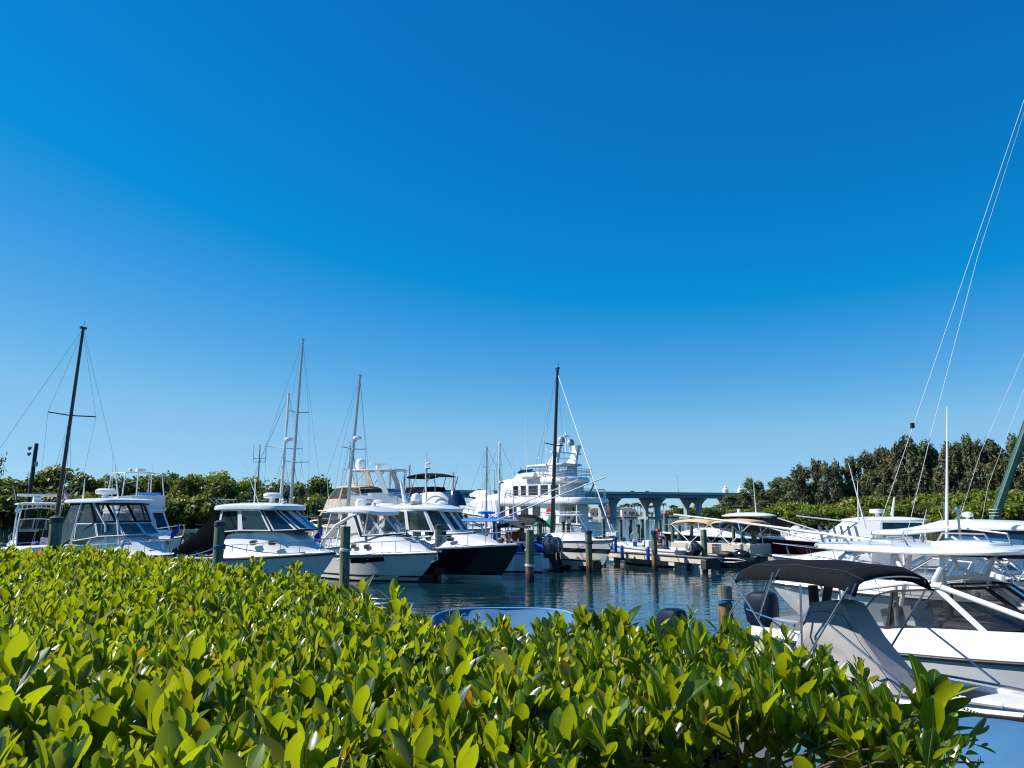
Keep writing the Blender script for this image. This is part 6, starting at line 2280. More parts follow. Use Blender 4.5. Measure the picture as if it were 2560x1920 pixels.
    b.part("life_ring", MB().lathe([(.28, -.07), (.42, -.09), (.50, 0), (.42, .09), (.28, .07)], (0, 0, 0), 16, M=Matrix.Rotation(PI / 2, 3, 'X')), RED).location = (5.0, 2.93, 3.35)
    b.part("boarding_stair", MB().box((2.6, 1.9, 2.6), (2.2, .6, .14), rot=(0, .75, 0)).box((2.9, 1.9, 2.2), (.3, .7, .1)).box((2.5, 1.9, 2.6), (.3, .7, .1)).box((2.1, 1.9, 3.0), (.3, .7, .1)), WHITE2)
    for i in range(2):
        b.part("deck_post", MB().tube([(.8, 2.8 * (1 - 2 * i), 1.8), (.8, 2.8 * (1 - 2 * i), z1)], .09), WHITE)
    b.part("crane", MB().tube([(2.2, -1.5, z1 + .3), (2.2, -1.5, z1 + 1.2), (1.2, -1.0, z1 + 2.2)], .1, 7), GREYVINYL)
    return b


yacht()
# ------------------------------------------------------------------ right-hand boats
def skiff():
    L = 7.6
    h = V(.5, -.866, 0)
    b = Boat("skiff", "white skiff with black bimini, canvas-covered console and bow trolling motor", V(5.0, 12.6, 0) - h * 3.3, -60, L, 2.4, .90, .66, "skiff", rake=.9, flare=.4)
    b.hull(WHITE)
    b.rub(RUBBER, .025)
    b.deck(WHITE, .74, .32, None, gun=.20, mf=NONSKID)
    b.part("shaded_liner", MB().loft([[b.sheer(i / 20, sd, .23, -.05), b.sheer(i / 20, sd, .25, -.38)] for i in range(1, 15)] if False else [[b.sheer(i / 20, 1, .235, -.05), b.sheer(i / 20, 1, .25, -.36)] for i in range(1, 15)]), GREYVINYL)  # far-side liner only; console and bimini shade put into its grey
    b.part("gunwale_rail", tubes([[b.sheer(lerp(.45, .85, i / 10), sd, .10, .06) for i in range(11)] for sd in (1, -1)], .018, 6), STEEL)
    zt = 2.36
    # bimini: three bows with cloth stretched over them
    xc = 3.3
    xs = [xc - 1.15 + 2.3 * i / 16 for i in range(17)]
    rows = []
    for x in xs:
        u = (x - xc) / 1.15
        sagx = -.02 * abs(math.sin(u * PI)) - .17 * max(0, abs(u) - .75) / .25 * .6 - .05 * u * u
        row = []
        for j in range(17):
            v = -1 + j / 8
            z = zt + sagx + .10 * (1 - abs(v) ** 2.2) - .17 * max(0, (abs(v) - .82) / .18) ** 1.5 + .006 * math.sin(j * 5 + x * 9)
            row.append((x, v * .90, z))
        rows.append(row)
    top = MB().loft(rows)
    o = b.part("bimini_top", top, CANVAS_BLACK, smooth=60)
    sol = o.modifiers.new("cloth", 'SOLIDIFY')
    sol.thickness = .012
    b.part("bimini_seam", tubes([[V(*p) + V(0, 0, .010) for p in rows[i]] for i in (2, 7, 14)] + [[V(*r[j]) + V(0, 0, .010) for r in rows] for j in (2, 14)], .007, 5), CANVAS_CHAR)
    fr = []
    for sd in (1, -1):
        mnt = V(xc + .1, 1.0 * sd, .80)
        fr += [[mnt, (xc - 1.12, .96 * sd, zt - .18)], [mnt, (xc + 1.10, .96 * sd, zt - .18)], [mnt.lerp(V(xc - 1.12, .96 * sd, zt - .18), .55), (xc - .25, .95 * sd, zt - .06)], [mnt.lerp(V(xc + 1.10, .96 * sd, zt - .18), .62), (xc + 2.0, .92 * sd, .86)], [mnt.lerp(V(xc - 1.12, .96 * sd, zt - .18), .8), (xc - 1.9, 1.0 * sd, .78)]]
    b.part("bimini_frame", tubes(fr, .016, 7), STEEL)
    bows = []
    for x in (xc - 1.12, xc - .25, xc + 1.10):
        bows.append([(x, v * .96, zt - .03 + .10 * (1 - abs(v) ** 2.2) - .17 * max(0, (abs(v) - .82) / .18) ** 1.5 - (.14 if abs(x - xc) > 1 else .02)) for v in [-1 + k / 6 for k in range(13)]])
    b.part("bimini_bow", tubes(bows, .014, 6), STEEL)
    # canvas over the console and seat
    secs = []
    prof = [(2.75, .45, .38), (2.95, 1.35, .30), (3.15, 1.82, .25), (3.50, 1.88, .25), (3.75, 1.84, .25), (4.05, 1.38, .28), (4.40, .98, .31), (4.80, .58, .34)]
    for i, (x, z, wd) in enumerate(prof):
        row = []
        for j in range(31):
            v = -1 + j / 15
            k = max(0, (abs(v) - .42) / .58)
            zz = lerp(z, .42, k ** .9) + .02 * math.sin(v * 37 + i) * (k > 0)
            yy = math.copysign(min(abs(v) / .42, 1) * wd + k * .34 * (1 + .45 * math.sin(v * 21 + i * .35)), v)
            row.append((x + (.28 * k * (x - 3.5) * .5) + .07 * math.sin(v * 18 + i * .4) * k, yy, zz))
        secs.append(row)
    b.part("console_cover", MB().loft(secs), CANVAS_GREY, smooth=60)
    b.part("cover_seam", tubes([[V(*secs[i][j]) + V(0, 0, .006) for i in range(len(secs))] for j in (8, 22)], .006, 5), CANVAS_CHAR)
    b.part("cover_vent", MB().loft([[(3.0, .44, 1.95), (3.05, .46, 2.06), (3.0, .30, 2.1)], [(2.6, .5, .9), (2.65, .52, .9), (2.6, .4, .9)]]), RUBBER)
    b.part("console_pole", tubes([[(3.05, -.50, .4), (3.15, -.5, 1.2), (3.15, -.46, 2.1)], [(3.05, .50, .4), (3.15, .5, 1.2), (3.15, .46, 2.1)]], .018, 6), STEEL)
    b.part("rolled_curtain", MB().tube([(2.6, .55, .8), (2.6, .5, 2.0)], [.10, .08], 8), CANVAS_CHAR)
    engine(b, -.12, 0, .62, ENG_NAVY, 0, 1.0)
    b.part("stern_bench", MB().box((.75, 0, .62), (.5, 1.5, .3)), WHITE2, bevel=.03)
    b.part("casting_deck", MB().loft([[(L * t, -b.b(t) * .86, b.z(t) - .02), (L * t, b.b(t) * .86, b.z(t) - .02)] for t in (.745, .8, .86, .92, .97)]), NONSKID)
    b.part("cleat", MB().box((L * .9, -.25, .99), (.22, .03, .03)).box((L * .9, -.25, .96), (.06, .03, .05)), STEEL)
    # trolling motor lying along the near bow
    a = b.local(at(2318, 1737, 9.9))
    e = b.local(at(2600, 1778, 9.1))
    dm = (e - a).normalized()
    b.part("trolling_motor", MB().tube([a + dm * .12, e], .026, 8).tube([a + dm * .5, a + dm * .8], .036, 8).tube([a + dm * .35, a + dm * .42], .045, 8), WHITE)
    b.part("motor_head", MB().ball(a, (.17, .13, .11), 12, 8).ball(a + dm * .13, (.08, .08, .08), 10, 6), WHITE)
    cl = []
    for i in range(160):
        u = i / 159
        p = a.lerp(e, .22 + .75 * u) + V(0, 0, -.045 - .10 * math.sin(PI * u) - (.16 * max(0, 1 - abs(u - .72) / .12)))
        t = u * 2 * PI * 26
        cl.append(p + V(.018 * math.cos(t), 0, .018 * math.sin(t)))
    b.part("coiled_cable", MB().tube(cl, .006, 5), RUBBER)
    return b


b_skiff = skiff()


def hardtop_boat():
    L = 8.4
    b = Boat("hardtop_boat", "white boat with pipe-framed hardtop, black-edged windscreen and navy outboard behind the skiff", (5.72, 17.05), -53.1, L, 2.75, 1.22, .78, "motor boat", rake=1.1, flare=.25)
    b.hull(GREYHULL)
    b.part("hull_stripe", _boot(b, .42, .50), NONSKID)
    b.rub(RUBBER, .035, -.02)
    b.rub(STEEL, .012, -.015, "rub_rail_insert").scale = (1.0, 1.022, 1)
    # moulded deck: high coaming above the rub rail
    rows = []
    for i in range(31):
        t = i / 30
        bb, zs = b.b(t), b.z(t)
        rise = lerp(.16, .42, sm(.12, .45, t)) * (1 - .35 * sm(.75, 1, t))
        fl = .30 if t < .64 else zs + rise + .02
        inn = bb * .80 if t < .64 else bb * .8
        hh = [(bb, zs), (bb * .985, zs + rise * .45), (bb * .94, zs + rise * .9), (bb * .88, zs + rise), (inn, zs + rise), (inn - .02, lerp(fl, zs + rise, .5) if t < .64 else fl), (bb * .6, fl), (bb * .3, fl + (.06 if t >= .64 else 0)), (0, fl + (.08 if t >= .64 else 0))]
        rows.append([V(L * t, y, z) for y, z in hh] + [V(L * t, -y, z) for y, z in hh[-2::-1]])
    b.part("deck", MB().loft(rows), WHITE, smooth=35)
    engine(b, -.15, .0, .70, ENG_NAVY, 0, 1.12)
    b.part("stern_box", MB().box((.75, -.35, .92), (.7, 1.1, .42)), GREYVINYL, bevel=.04)
    b.part("stern_seat", MB().box((.65, .55, .9), (.7, .8, .4)).box((1.6, -.55, .85), (.7, .6, .3)), WHITE, bevel=.05)
    # windscreen
    z0 = 1.30
    wb = [(2.25, 1.17, z0 - .12), (2.95, 1.17, z0 - .08), (4.5, 1.04, z0 + .0), (5.1, .55, z0 + .08), (5.2, 0, z0 + .10)]
    wt = [(2.75, 1.10, 1.78), (3.05, 1.10, 1.88), (3.75, .98, 1.95), (4.3, .50, 1.97), (4.4, 0, 1.97)]
    house(b, wb, wt, "gggg", RUBBER, [GLASS_SMOKE], f=(.03, .03, .05, .035), name="windscreen_frame", gname="windscreen_pane")
    pil = MB()
    for sd in (1, -1):
        pil.tube([V(4.52, 1.06 * sd, z0 - .02), V(3.75, 1.0 * sd, 1.96)], .05, 6)
    b.part("windscreen_pillar", pil, WHITE)
    # hardtop
    zt = 2.50
    b.part("hardtop", MB().slab(outline(1.35, 5.0, 1.18, 1.22, 5), zt, .10, .06, .05, zf=lambda x, y: .05 * ((x - 3.2) / 1.8) ** 2), WHITE)
    b.part("hardtop_crown", MB().slab(outline(3.4, 4.5, .55, .45, 4), zt + .14, .07, .03, .03), WHITE)
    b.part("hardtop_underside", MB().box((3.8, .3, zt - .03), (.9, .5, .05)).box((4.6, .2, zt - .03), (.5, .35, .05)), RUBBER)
    fr = []
    for sd in (1, -1):
        fr += [[(1.9, 1.18 * sd, 1.02), (2.1, 1.16 * sd, 1.7), (2.35, 1.05 * sd, zt - .05), (2.45, .95 * sd, zt + .02)],
               [(5.6, .86 * sd, z0 + .10), (3.8, 1.04 * sd, 2.0), (3.25, 1.06 * sd, 2.16), (3.1, 1.02 * sd, zt)],
               [(2.15, 1.17 * sd, 1.80), (3.3, 1.08 * sd, 2.02), (3.85, 1.04 * sd, 2.0)],
               [(3.0, .95 * sd, .9), (3.0, .92 * sd, zt)],
               [(3.7, 1.03 * sd, 2.02), (3.95, .95 * sd, zt)]]
    b.part("hardtop_frame", tubes(fr, .045, 9), ALU)
    gr = []
    for x0, x1, y in ((1.7, 2.2, -.95), (2.6, 3.3, -.95), (1.9, 2.5, .95)):
        gr.append([(x0, y, zt + .14), (x0 + .05, y, zt + .24), (x1 - .05, y, zt + .24), (x1, y, zt + .14)])
    gr.append([(2.6, .25, zt + .16), (2.65, .25, zt + .38), (3.6, .2, zt + .46), (4.5, .1, zt + .36), (4.55, .1, zt + .16)])
    gr.append([(3.5, -.3, zt + .2), (3.6, -.3, zt + .36), (4.3, -.3, zt + .36), (4.4, -.3, zt + .2)])
    b.part("grab_rail", tubes(gr, .018, 7), STEEL)
    b.part("outrigger", MB().tube([(2.9, -.75, zt + .18), (.2, -1.5, zt + .52), (-1.2, -1.9, zt + .68)], [.03, .025, .018], 7).tube([(1.6, -1.1, zt + .18), (.6, -1.38, zt + .48)], .018, 6), ALU)
    b.part("navigation_light", MB().tube([(3.75, .05, zt + .2), (3.75, .05, zt + .72)], .022, 7).lathe([(.05, 0), (.06, .05), (.05, .09), (.01, .11)], (3.75, .05, zt + .72), 10), STEEL)
    # inside
    b.part("helm_console", MB().box((4.1, -.55, 1.05), (.9, .75, .7), top=.85), GREYVINYL, bevel=.06)
    b.part("side_console", MB().box((4.1, .55, 1.05), (.9, .75, .7), top=.85), GREYVINYL, bevel=.06)
    for y in (-.55, .55):
        b.part("helm_seat", MB().box((3.0, y, .72), (.5, .5, .8)).box((2.75, y, 1.28), (.16, .58, .5), rot=(0, -.2, 0)).box((3.05, y, 1.13), (.5, .6, .14)), GREYVINYL, bevel=.05)
    b.part("steering_wheel", MB().tube([(3.62 + .05 * math.cos(a), -.55 + .19 * math.cos(a), 1.34 + .19 * math.sin(a)) for a in [2 * PI * i / 16 for i in range(17)]], .014, 6).tube([(3.62, -.74, 1.34), (3.62, -.36, 1.34)], .012, 5), STEEL)
    b.part("forward_bench", MB().box((6.1, 0, 1.25), (.7, 1.2, .2)), CARPET, bevel=.05)
    b.rail(.66, .97, .30, 4, .018, .14)
    b.root.scale = (1.1, 1.1, 1.1)
    b.root.location = (6.29, 18.76, -.32)
    return b


hardtop_boat()


def bow_cuddy():
    L = 8.2
    P = wl(1928, 1455, 1.28)
    hdg = 158
    h = V(math.cos(R(hdg)), math.sin(R(hdg)), 0)
    b = Boat("walkaround_cuddy", "white walkaround with pale beige deck, its pointed bow facing left behind the hardtop boat", P - h * L, hdg, L, 2.9, 1.28, 1.0, "motor boat", rake=1.2)
    b.hull(WHITE)
    b.rub(RUBBER, .03)
    b.deck(WHITE, .40, .35, lambda t: .42 * sm(.40, .5, t) * (1 - sm(.62, .93, t)), gun=.26, mf=CARPET)
    wb = [(2.4, 1.2, 1.35), (3.6, 1.15, 1.45), (4.9, .7, 1.58), (5.1, 0, 1.6)]
    wt = [(2.6, 1.1, 1.95), (3.3, 1.05, 2.0), (4.1, .62, 2.05), (4.25, 0, 2.06)]
    house(b, wb, wt, "ggg", ALUDARK, [GLASS_CLEAR], f=(.03, .03, .03, .03), name="windscreen_frame", gname="windscreen_pane")
    fr = []
    for sd in (1, -1):
        fr += [[(1.6, 1.2 * sd, 1.0), (2.6, 1.05 * sd, 2.2)], [(1.9, 1.2 * sd, 1.0), (2.9, 1.05 * sd, 2.2)], [(2.6, 1.15 * sd, 1.3), (1.9, 1.1 * sd, 2.2)]]
    b.part("folded_top_frame", tubes(fr, .022, 6), STEEL)
    b.part("folded_top", MB().tube([(2.7, -1.05, 2.18), (2.75, 0, 2.26), (2.7, 1.05, 2.18)], .10, 8), CANVAS_BLACK)
    dinette(b, 2.9, -.5, .45, WHITE2)
    dinette(b, 2.9, .5, .45, WHITE2)
    b.part("helm_console", MB().box((3.7, .5, 1.2), (.5, .7, .7)), CARPET, bevel=.04)
    b.rail(.46, .985, .42, 6)
    hatch(b, 6.0, 0, 1.66, .5, .5, GREYVINYL, .1)
    b.part("anchor", MB().box((L, 0, 1.33), (.5, .1, .05)).tube([(L + .1, 0, 1.3), (L + .2, 0, 1.05)], .03, 6), STEEL)
    engine(b, -.12, 0, .8, ENG_BLACK)
    return b


bow_cuddy()


def pipework_boat():
    L = 9.0
    D = 25
    P = at(2420, HZ, D)
    hdg = -40
    h = V(math.cos(R(hdg)), math.sin(R(hdg)), 0)
    b = Boat("sportfishing_boat", "white sportfishing boat with long domed hardtop, blue canvas and ladder pipework, right edge", V(P.x + .7, P.y - .2, 0) - h * 4.6, hdg, L, 3.2, 1.6, 1.1, "motor boat")
    b.hull(WHITE)
    b.rub(RUBBER)
    b.deck(WHITE, .45, .4, lambda t: .5 * sm(.45, .55, t) * (1 - sm(.6, .93, t)), gun=.28)
    zt = 2.50
    b.part("hardtop", MB().slab(outline(1.0, 6.6, 1.5, 1.3, 5), zt, .16, .05, .07, zf=lambda x, y: .32 * sm(2.2, 3.4, x) * (1 - .25 * sm(4, 6.6, x)) * (1 - .5 * abs(y / 1.5) ** 3)), WHITE)
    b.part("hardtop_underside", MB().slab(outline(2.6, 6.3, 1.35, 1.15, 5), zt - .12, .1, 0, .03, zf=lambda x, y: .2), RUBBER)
    fr = []
    for sd in (1, -1):
        fr += [[(4.9, 1.35 * sd, 1.5), (3.6, 1.3 * sd, zt)], [(5.4, 1.3 * sd, 1.5), (4.2, 1.28 * sd, zt)], [(2.2, 1.4 * sd, 1.1), (2.2, 1.3 * sd, zt)], [(6.6, 1.1 * sd, 1.6), (5.6, 1.2 * sd, zt + .2)]]
        for u in (.25, .5, .75):
            fr.append([V(4.9, 1.35 * sd, 1.5).lerp(V(3.6, 1.3 * sd, zt), u), V(5.4, 1.3 * sd, 1.5).lerp(V(4.2, 1.28 * sd, zt), u)])
    b.part("ladder_frame", tubes(fr, .04, 8), ALU)
    b.part("blue_curtain", MB().loft([[(3.0, 1.33, 1.2), (3.0, 1.3, zt + .1)], [(6.3, 1.15, 1.6), (5.4, 1.15, zt + .2)], [(7.0, 0, 1.7), (6.1, 0, zt + .2)], [(6.3, -1.15, 1.6), (5.4, -1.15, zt + .2)], [(3.4, -1.33, 1.2), (3.4, -1.3, zt + .1)]]), CANVAS_BLUE)
    b.part("clear_curtain", MB().loft([[(1.2, 1.4, 1.3), (1.3, 1.35, zt)], [(1.1, 0, 1.3), (1.1, 0, zt)], [(1.2, -1.4, 1.3), (1.3, -1.35, zt)], [(2.9, -1.4, 1.3), (2.9, -1.35, zt)]]), VINYL)
    b.part("navigation_light", tubes([[(3.3, -.4, zt + .4), (3.3, -.4, zt + 1.05)]], .03).box((3.3, -.4, zt + 1.05), (.16, .16, .05)), STEEL)
    b.part("gps_dome", MB().lathe([(.05, 0), (.05, .15), (.17, .2), (.16, .3), (.03, .34)], (3.9, -.2, zt + .42), 12), WHITE)
    wq = b.local(at(2367, 1345, 23.5))
    wt_ = b.local(at(2368, 1016, 23.5))
    whip(b, wq, wt_.z - wq.z, (wt_.x - wq.x, wt_.y - wq.y), .034)
    whip(b, (1.1, -1.3, zt + .2), 2.2, (-.4, 0), .02)
    b.rail(.5, .98, .6, 5)
    return b


pipework_boat()


def canvas_top_boat():
    L = 8.0
    D = 33
    P = at(2200, HZ, D)
    hdg = 165
    h = V(math.cos(R(hdg)), math.sin(R(hdg)), 0)
    b = Boat("canvas_top_boat", "white boat under a rounded pale grey canvas cover right of the maroon hull", V(P.x, P.y, 0) - h * 3.6, hdg, L, 2.9, 1.4, 1.0, "motor boat")
    b.hull(WHITE)
    b.rub(RUBBER)
    b.deck(WHITE, .5, .35, lambda t: .4 * sm(.5, .58, t) * (1 - sm(.65, .93, t)))
    rows = []
    for i in range(11):
        u = i / 10
        x = lerp(.8, 5.2, u)
        pk = 2.2 - .45 * abs(u - .45) ** 1.5 * 2
        rows.append([(x, -1.3 + 2.6 * j / 12, 1.15 + (pk - 1.15) * (1 - abs(j / 6 - 1) ** 2.6)) for j in range(13)])
    b.part("canvas_cover", MB().loft(rows), mat("canvas_pale_grey", (.55, .55, .56), .85, var=.06, bump=.2, bscale=3))
    b.part("cover_pole", tubes([[(x, y, 1.0), (x + .1, y * .9, 1.9)] for x in (1.0, 3.0, 5.0) for y in (-1.25, 1.25)], .02, 5), STEEL)
    b.part("outrigger", tubes([[(4.0, -1.2, 1.8), (7.6, -1.6, 3.0)]], .03, 6), ALU)
    for x, l in ((1.0, .35), (2.2, -.4)):
        whip(b, (x, 0, 2.0), 1.4, (l, 0), .018)
    b.part("rod_holder", tubes([[(4.6 + .28 * i, 1.0, 1.9), (4.75 + .28 * i, .95, 2.7)] for i in range(6)], .05, 7), STEEL)
    b.rail(.55, .98, .55, 4)
    return b


canvas_top_boat()


def maroon_boat():
    L = 11.5
    P = wl(1897, 1342, 1.72)
    hdg = 162
    h = V(math.cos(R(hdg)), math.sin(R(hdg)), 0)
    b = Boat("maroon_cruiser", "cruiser with dark maroon hull, white cabin top and radar, its bow to the left", P - h * L, hdg, L, 3.7, 1.72, 1.25, "motor boat", rake=1.4)
    b.hull(MAROON)
    b.rub(WHITE, .07, .0)
    b.deck(WHITE, .22, .5, lambda t: .55 * sm(.24, .3, t) * (1 - sm(.68, .92, t)))
    zt = 2.75
    pb = [(2.0, 1.45, 1.5), (4.5, 1.5, 1.7), (6.4, 1.2, 1.9), (7.3, .7, 1.95), (7.4, 0, 1.95)]
    pt_ = [(2.1, 1.3, zt), (4.4, 1.3, zt), (5.6, 1.05, zt), (6.2, .6, zt), (6.3, 0, zt)]
    house(b, pb, pt_, "gsss", WHITE, [GLASS_TINT], f=(.1, .1, .12, .1))
    b.part("roof", MB().slab(outline(1.6, 6.5, 1.5, 1.0, 3.5), zt - .02, .14, .16, .06), WHITE)
    b.part("radar", MB().lathe([(.2, 0), (.14, .05), (.12, .25), (.45, .3), (.42, .52), (.05, .55)], (4.4, 0, zt + .2), 14), WHITE)
    b.part("radar_mast", MB().tube([(3.6, 0, zt + .2), (3.35, 0, zt + 1.45)], [.1, .05], 6), WHITE)
    whip(b, (5.6, 1.0, zt), 2.4, (-.1, 0), .03)
    b.part("boom_pole", MB().tube([(5.6, 1.1, zt - .1), (9.2, 1.5, zt + .3)], .045, 7), WHITE)
    b.rail(.55, .985, .7, 5, .02)
    b.part("windlass", MB().box((L - 1.6, 0, 1.95), (.5, .4, .3)).ball((L - 2.3, .1, 2.1), (.4, .2, .35)), WHITE, bevel=.04)
    return b


maroon_boat()


def pontoon_boat():
    a, e = wl(1694, 1404, 0.0), wl(1878, 1408, 0.0)
    L = 6.6
    P = at(1918, 1400, 49.0)
    hdg = -50
    h = V(math.cos(R(hdg)), math.sin(R(hdg)), 0)
    t = Boat("pontoon_boat", "beige pontoon boat shaded by two tan bimini tops", V(P.x, P.y, 0) - h * L, hdg, L, 2.4, 1, 1, "pontoon boat")
    tb = MB()
    for y in (-.85, .85):
        tb.tube([(0, y, .2), (.3, y, .2), (5.6, y, .2), (6.3, y, .28), (6.55, y, .36)], [.22, .33, .33, .22, .05], 12)
    t.part("pontoon_tube", tb, WHITE)
    t.part("deck", MB().slab(outline(0, L - .1, 1.2, 1.15, 10), .55, .10, 0, .02), NONSKID)
    fence = MB()
    for x0, x1 in ((.1, 2.0), (2.05, 3.4), (4.1, 6.2)):
        for y in (-1.14, 1.14):
            fence.box(((x0 + x1) / 2, y, .98), (x1 - x0, .04, .58))
    fence.box((6.2, 0, .98), (.04, 2.2, .58)).box((.1, .3, .98), (.04, 1.5, .58))
    t.part("fence_panel", fence, CREAM)
    t.part("fence_rail", tubes([[(.1, y, 1.3), (6.2, y, 1.3), (6.2, 0, 1.3)] for y in (-1.14, 1.14)], .025, 6), ALU)
    t.part("couch", MB().box((5.4, -.7, .9), (1.4, .6, .45)).box((5.4, -.98, 1.2), (1.4, .14, .4)).box((5.4, .7, .9), (1.4, .6, .45)).box((1.0, -.7, .9), (1.5, .6, .45)).box((1.0, -.98, 1.2), (1.5, .14, .4)).box((3.0, -.7, .9), (.8, .6, .45)), CREAM, bevel=.06)
    t.part("console", MB().box((3.0, .75, 1.05), (.7, .6, .8), top=.85), WHITE2, bevel=.04)
    for x0, x1 in ((.1, 3.3), (3.2, 6.3)):
        rows = []
        for i in range(9):
            u = i / 8
            z = 2.62 + .14 * math.sin(PI * u) - .22 * max(0, abs(u - .5) - .38) / .12 * .5
            rows.append([(lerp(x0, x1, u), -1.2 + 2.4 * j / 10, z + .10 * (1 - abs(j / 5 - 1) ** 2) - .10 * max(0, (abs(j / 5 - 1) - .8) / .2)) for j in range(11)])
        o = t.part("bimini_top", MB().loft(rows), CANVAS_TAN, smooth=60)
        sd_ = o.modifiers.new("cloth", 'SOLIDIFY')
        sd_.thickness = .02
        fr = []
        xm = (x0 + x1) / 2
        for y in (-1.16, 1.16):
            fr += [[(xm, y, 1.3), (x0 + .1, y, 2.5)], [(xm, y, 1.3), (x1 - .1, y, 2.5)], [(xm + .9, y, 1.3), (xm + .7, y, 2.6)]]
        t.part("bimini_frame", tubes(fr, .028, 7), ALU)
    t.part("rope_loop", MB().tube([(6.2, -1.2, 1.2), (5.9, -1.25, .95), (5.2, -1.22, .8), (4.9, -1.2, .95)], .02, 5), ROPE_W)
    engine(t, -.1, 0, .75, ENG_BLACK)
    return t


pontoon_boat()


def cruiser_behind():
    L = 11
    P = wl(1657, 1334, 1.5)
    hdg = 160
    h = V(math.cos(R(hdg)), math.sin(R(hdg)), 0)
    b = Boat("motor_cruiser", "cruiser with a wide white roof and dark canvas sides moored behind the pontoon boat", P - h * L, hdg, L, 3.6, 1.6, 1.2, "motor boat", rake=1.5)
    b.hull(BLACKHULL)
    b.rub(WHITE, .06)
    b.deck(WHITE, .25, .5, lambda t: .6 * sm(.3, .38, t) * (1 - sm(.66, .93, t)))
    zt = 2.95
    pb = [(1.2, 1.5, 1.5), (4.4, 1.5, 1.8), (6.2, 1.1, 2.0), (6.8, 0, 2.05)]
    pt_ = [(.8, 1.3, zt - .25), (4.0, 1.35, zt), (5.0, 1.0, zt), (5.2, 0, zt)]
    house(b, pb, pt_, "sgg", CANVAS_BLACK, [GLASS_DARK], f=(.08, .08, .1, .1))
    b.part("roof", MB().slab(outline(1.6, 6.0, 1.6, 1.1, 3.5), zt, .14, .22, .06), WHITE)
    b.part("roof_brace", tubes([[(5.6, y, 2.0), (4.6, y, zt)] for y in (-1.1, 1.1)] + [[(2.2, y, 1.4), (2.6, y, zt)] for y in (-1.3, 1.3)], .05, 6), ALU)
    whip(b, (3.2, .6, zt + .2), 3.6, (.1, 0), .03)
    b.part("horn", MB().lathe([(.1, 0), (.1, .35), (.14, .4), (.02, .45)], (4.6, .3, zt + .2), 8), WHITE)
    b.rail(.45, .985, .7, 7, .02)
    return b


cruiser_behind()


def open_boat():
    L = 7.2
    P = wl(1530, 1357, 1.22)
    hdg = 122
    h = V(math.cos(R(hdg)), math.sin(R(hdg)), 0)
    b = Boat("open_boat", "open white fishing boat alongside the dock with a man bending over in its stern", P - h * L, hdg, L, 2.4, 1.25, 1.0, "motor boat", rake=1.1)
    b.hull(WHITE)
    b.rub(STEEL, .025, -.10)
    b.deck(WHITE, .55, .35, lambda t: .12 * sm(.56, .6, t) * (1 - sm(.8, .95, t)), gun=.28)
    b.part("console", MB().box((3.4, 0, .95), (.7, .8, 1.1), top=.85), WHITE2, bevel=.05)
    b.part("cooler", MB().box((2.2, .5, .75), (.5, .9, .5)), CANVAS_GREEN, bevel=.04)
    b.part("gear_bag", MB().ball((1.5, .55, .85), (.45, .5, .4), 12, 8), mat("bag_dark_teal", (.01, .05, .075), .8, bump=.3))
    b.part("stern_seat", MB().box((.55, -.3, .7), (.5, 1.3, .5)), WHITE2, bevel=.05)
    e = engine(b, -.15, 0, .85, ENG_BLACK, -.5, 1.15)
    b.part("rope_coil", tubes([[(-.55 + .18 * math.cos(a) * (1 + .1 * k), .35 + .05 * k, 1.2 + .26 * math.sin(a)) for a in [2 * PI * i / 14 for i in range(15)]] for k in range(4)], .018, 5), ROPE_W)
    t0 = .62
    p0, p1 = b.section(.66)[3], b.section(.56)[3]
    ang = math.atan2(p1.y - p0.y, p1.x - p0.x)
    text_part(b, "Jus-Tuk-In", (lerp(p0.x, p1.x, .5), (p0.y + p1.y) / 2 + .03, .74), .24, (PI / 2 - .22, 0, PI), RUBBER)
    p0 = b.section(.40)[6]
    text_part(b, "FL 4070 KT", (L * .40, p0.y + .035, .36), .18, (PI / 2 - .2, 0, PI), CANVAS_GREEN, "registration_number")
    b.part("bow_rail", tubes([[b.sheer(lerp(.6, .97, i / 8), sd, .12, .05 + .22 * math.sin(PI * i / 8) ** .4) for i in range(9)] for sd in (1, -1)], .02, 6), STEEL)
    return b


b_open = open_boat()


def jet_ski():
    P = at(1835, 1392, 47.5)
    t = empty("jet_ski", (P.x, P.y, .05), R(-50), "black jet ski with white swirl trim floating below the pontoon boat's fence", "jet ski")
    secs = []
    for x, wd, z0, z1 in ((-1.4, .5, -.1, .5), (-1.0, .58, -.15, .55), (0, .6, -.2, .6), (.9, .48, -.15, .62), (1.5, .25, .1, .6), (1.75, .05, .4, .55)):
        secs.append([(x, -wd * .6, z0), (x, wd * .6, z0), (x, wd, z0 + .35), (x, wd * .8, z1), (x, -wd * .8, z1), (x, -wd, z0 + .35)])
    MB().loft(secs, True, (True, True)).build("hull", BLACKHULL, t, smooth=50)
    MB().ball((-.5, 0, .72), (.75, .26, .2), 12, 7).build("seat", RUBBER, t)
    MB().ball((.55, 0, .72), (.6, .36, .3), 12, 7).build("nose", BLACKHULL, t)
    MB().tube([(.35, -.42, 1.05), (.45, 0, 1.02), (.35, .42, 1.05)], .03, 6).build("handlebar", RUBBER, t)
    MB().tube([(-.9, -.60, .42), (-.2, -.64, .52), (.6, -.58, .52), (1.1, -.44, .44), (.5, -.62, .32), (-.3, -.66, .30), (-.9, -.60, .42)], .035, 6).build("trim_swirl", WHITE, t)


jet_ski()


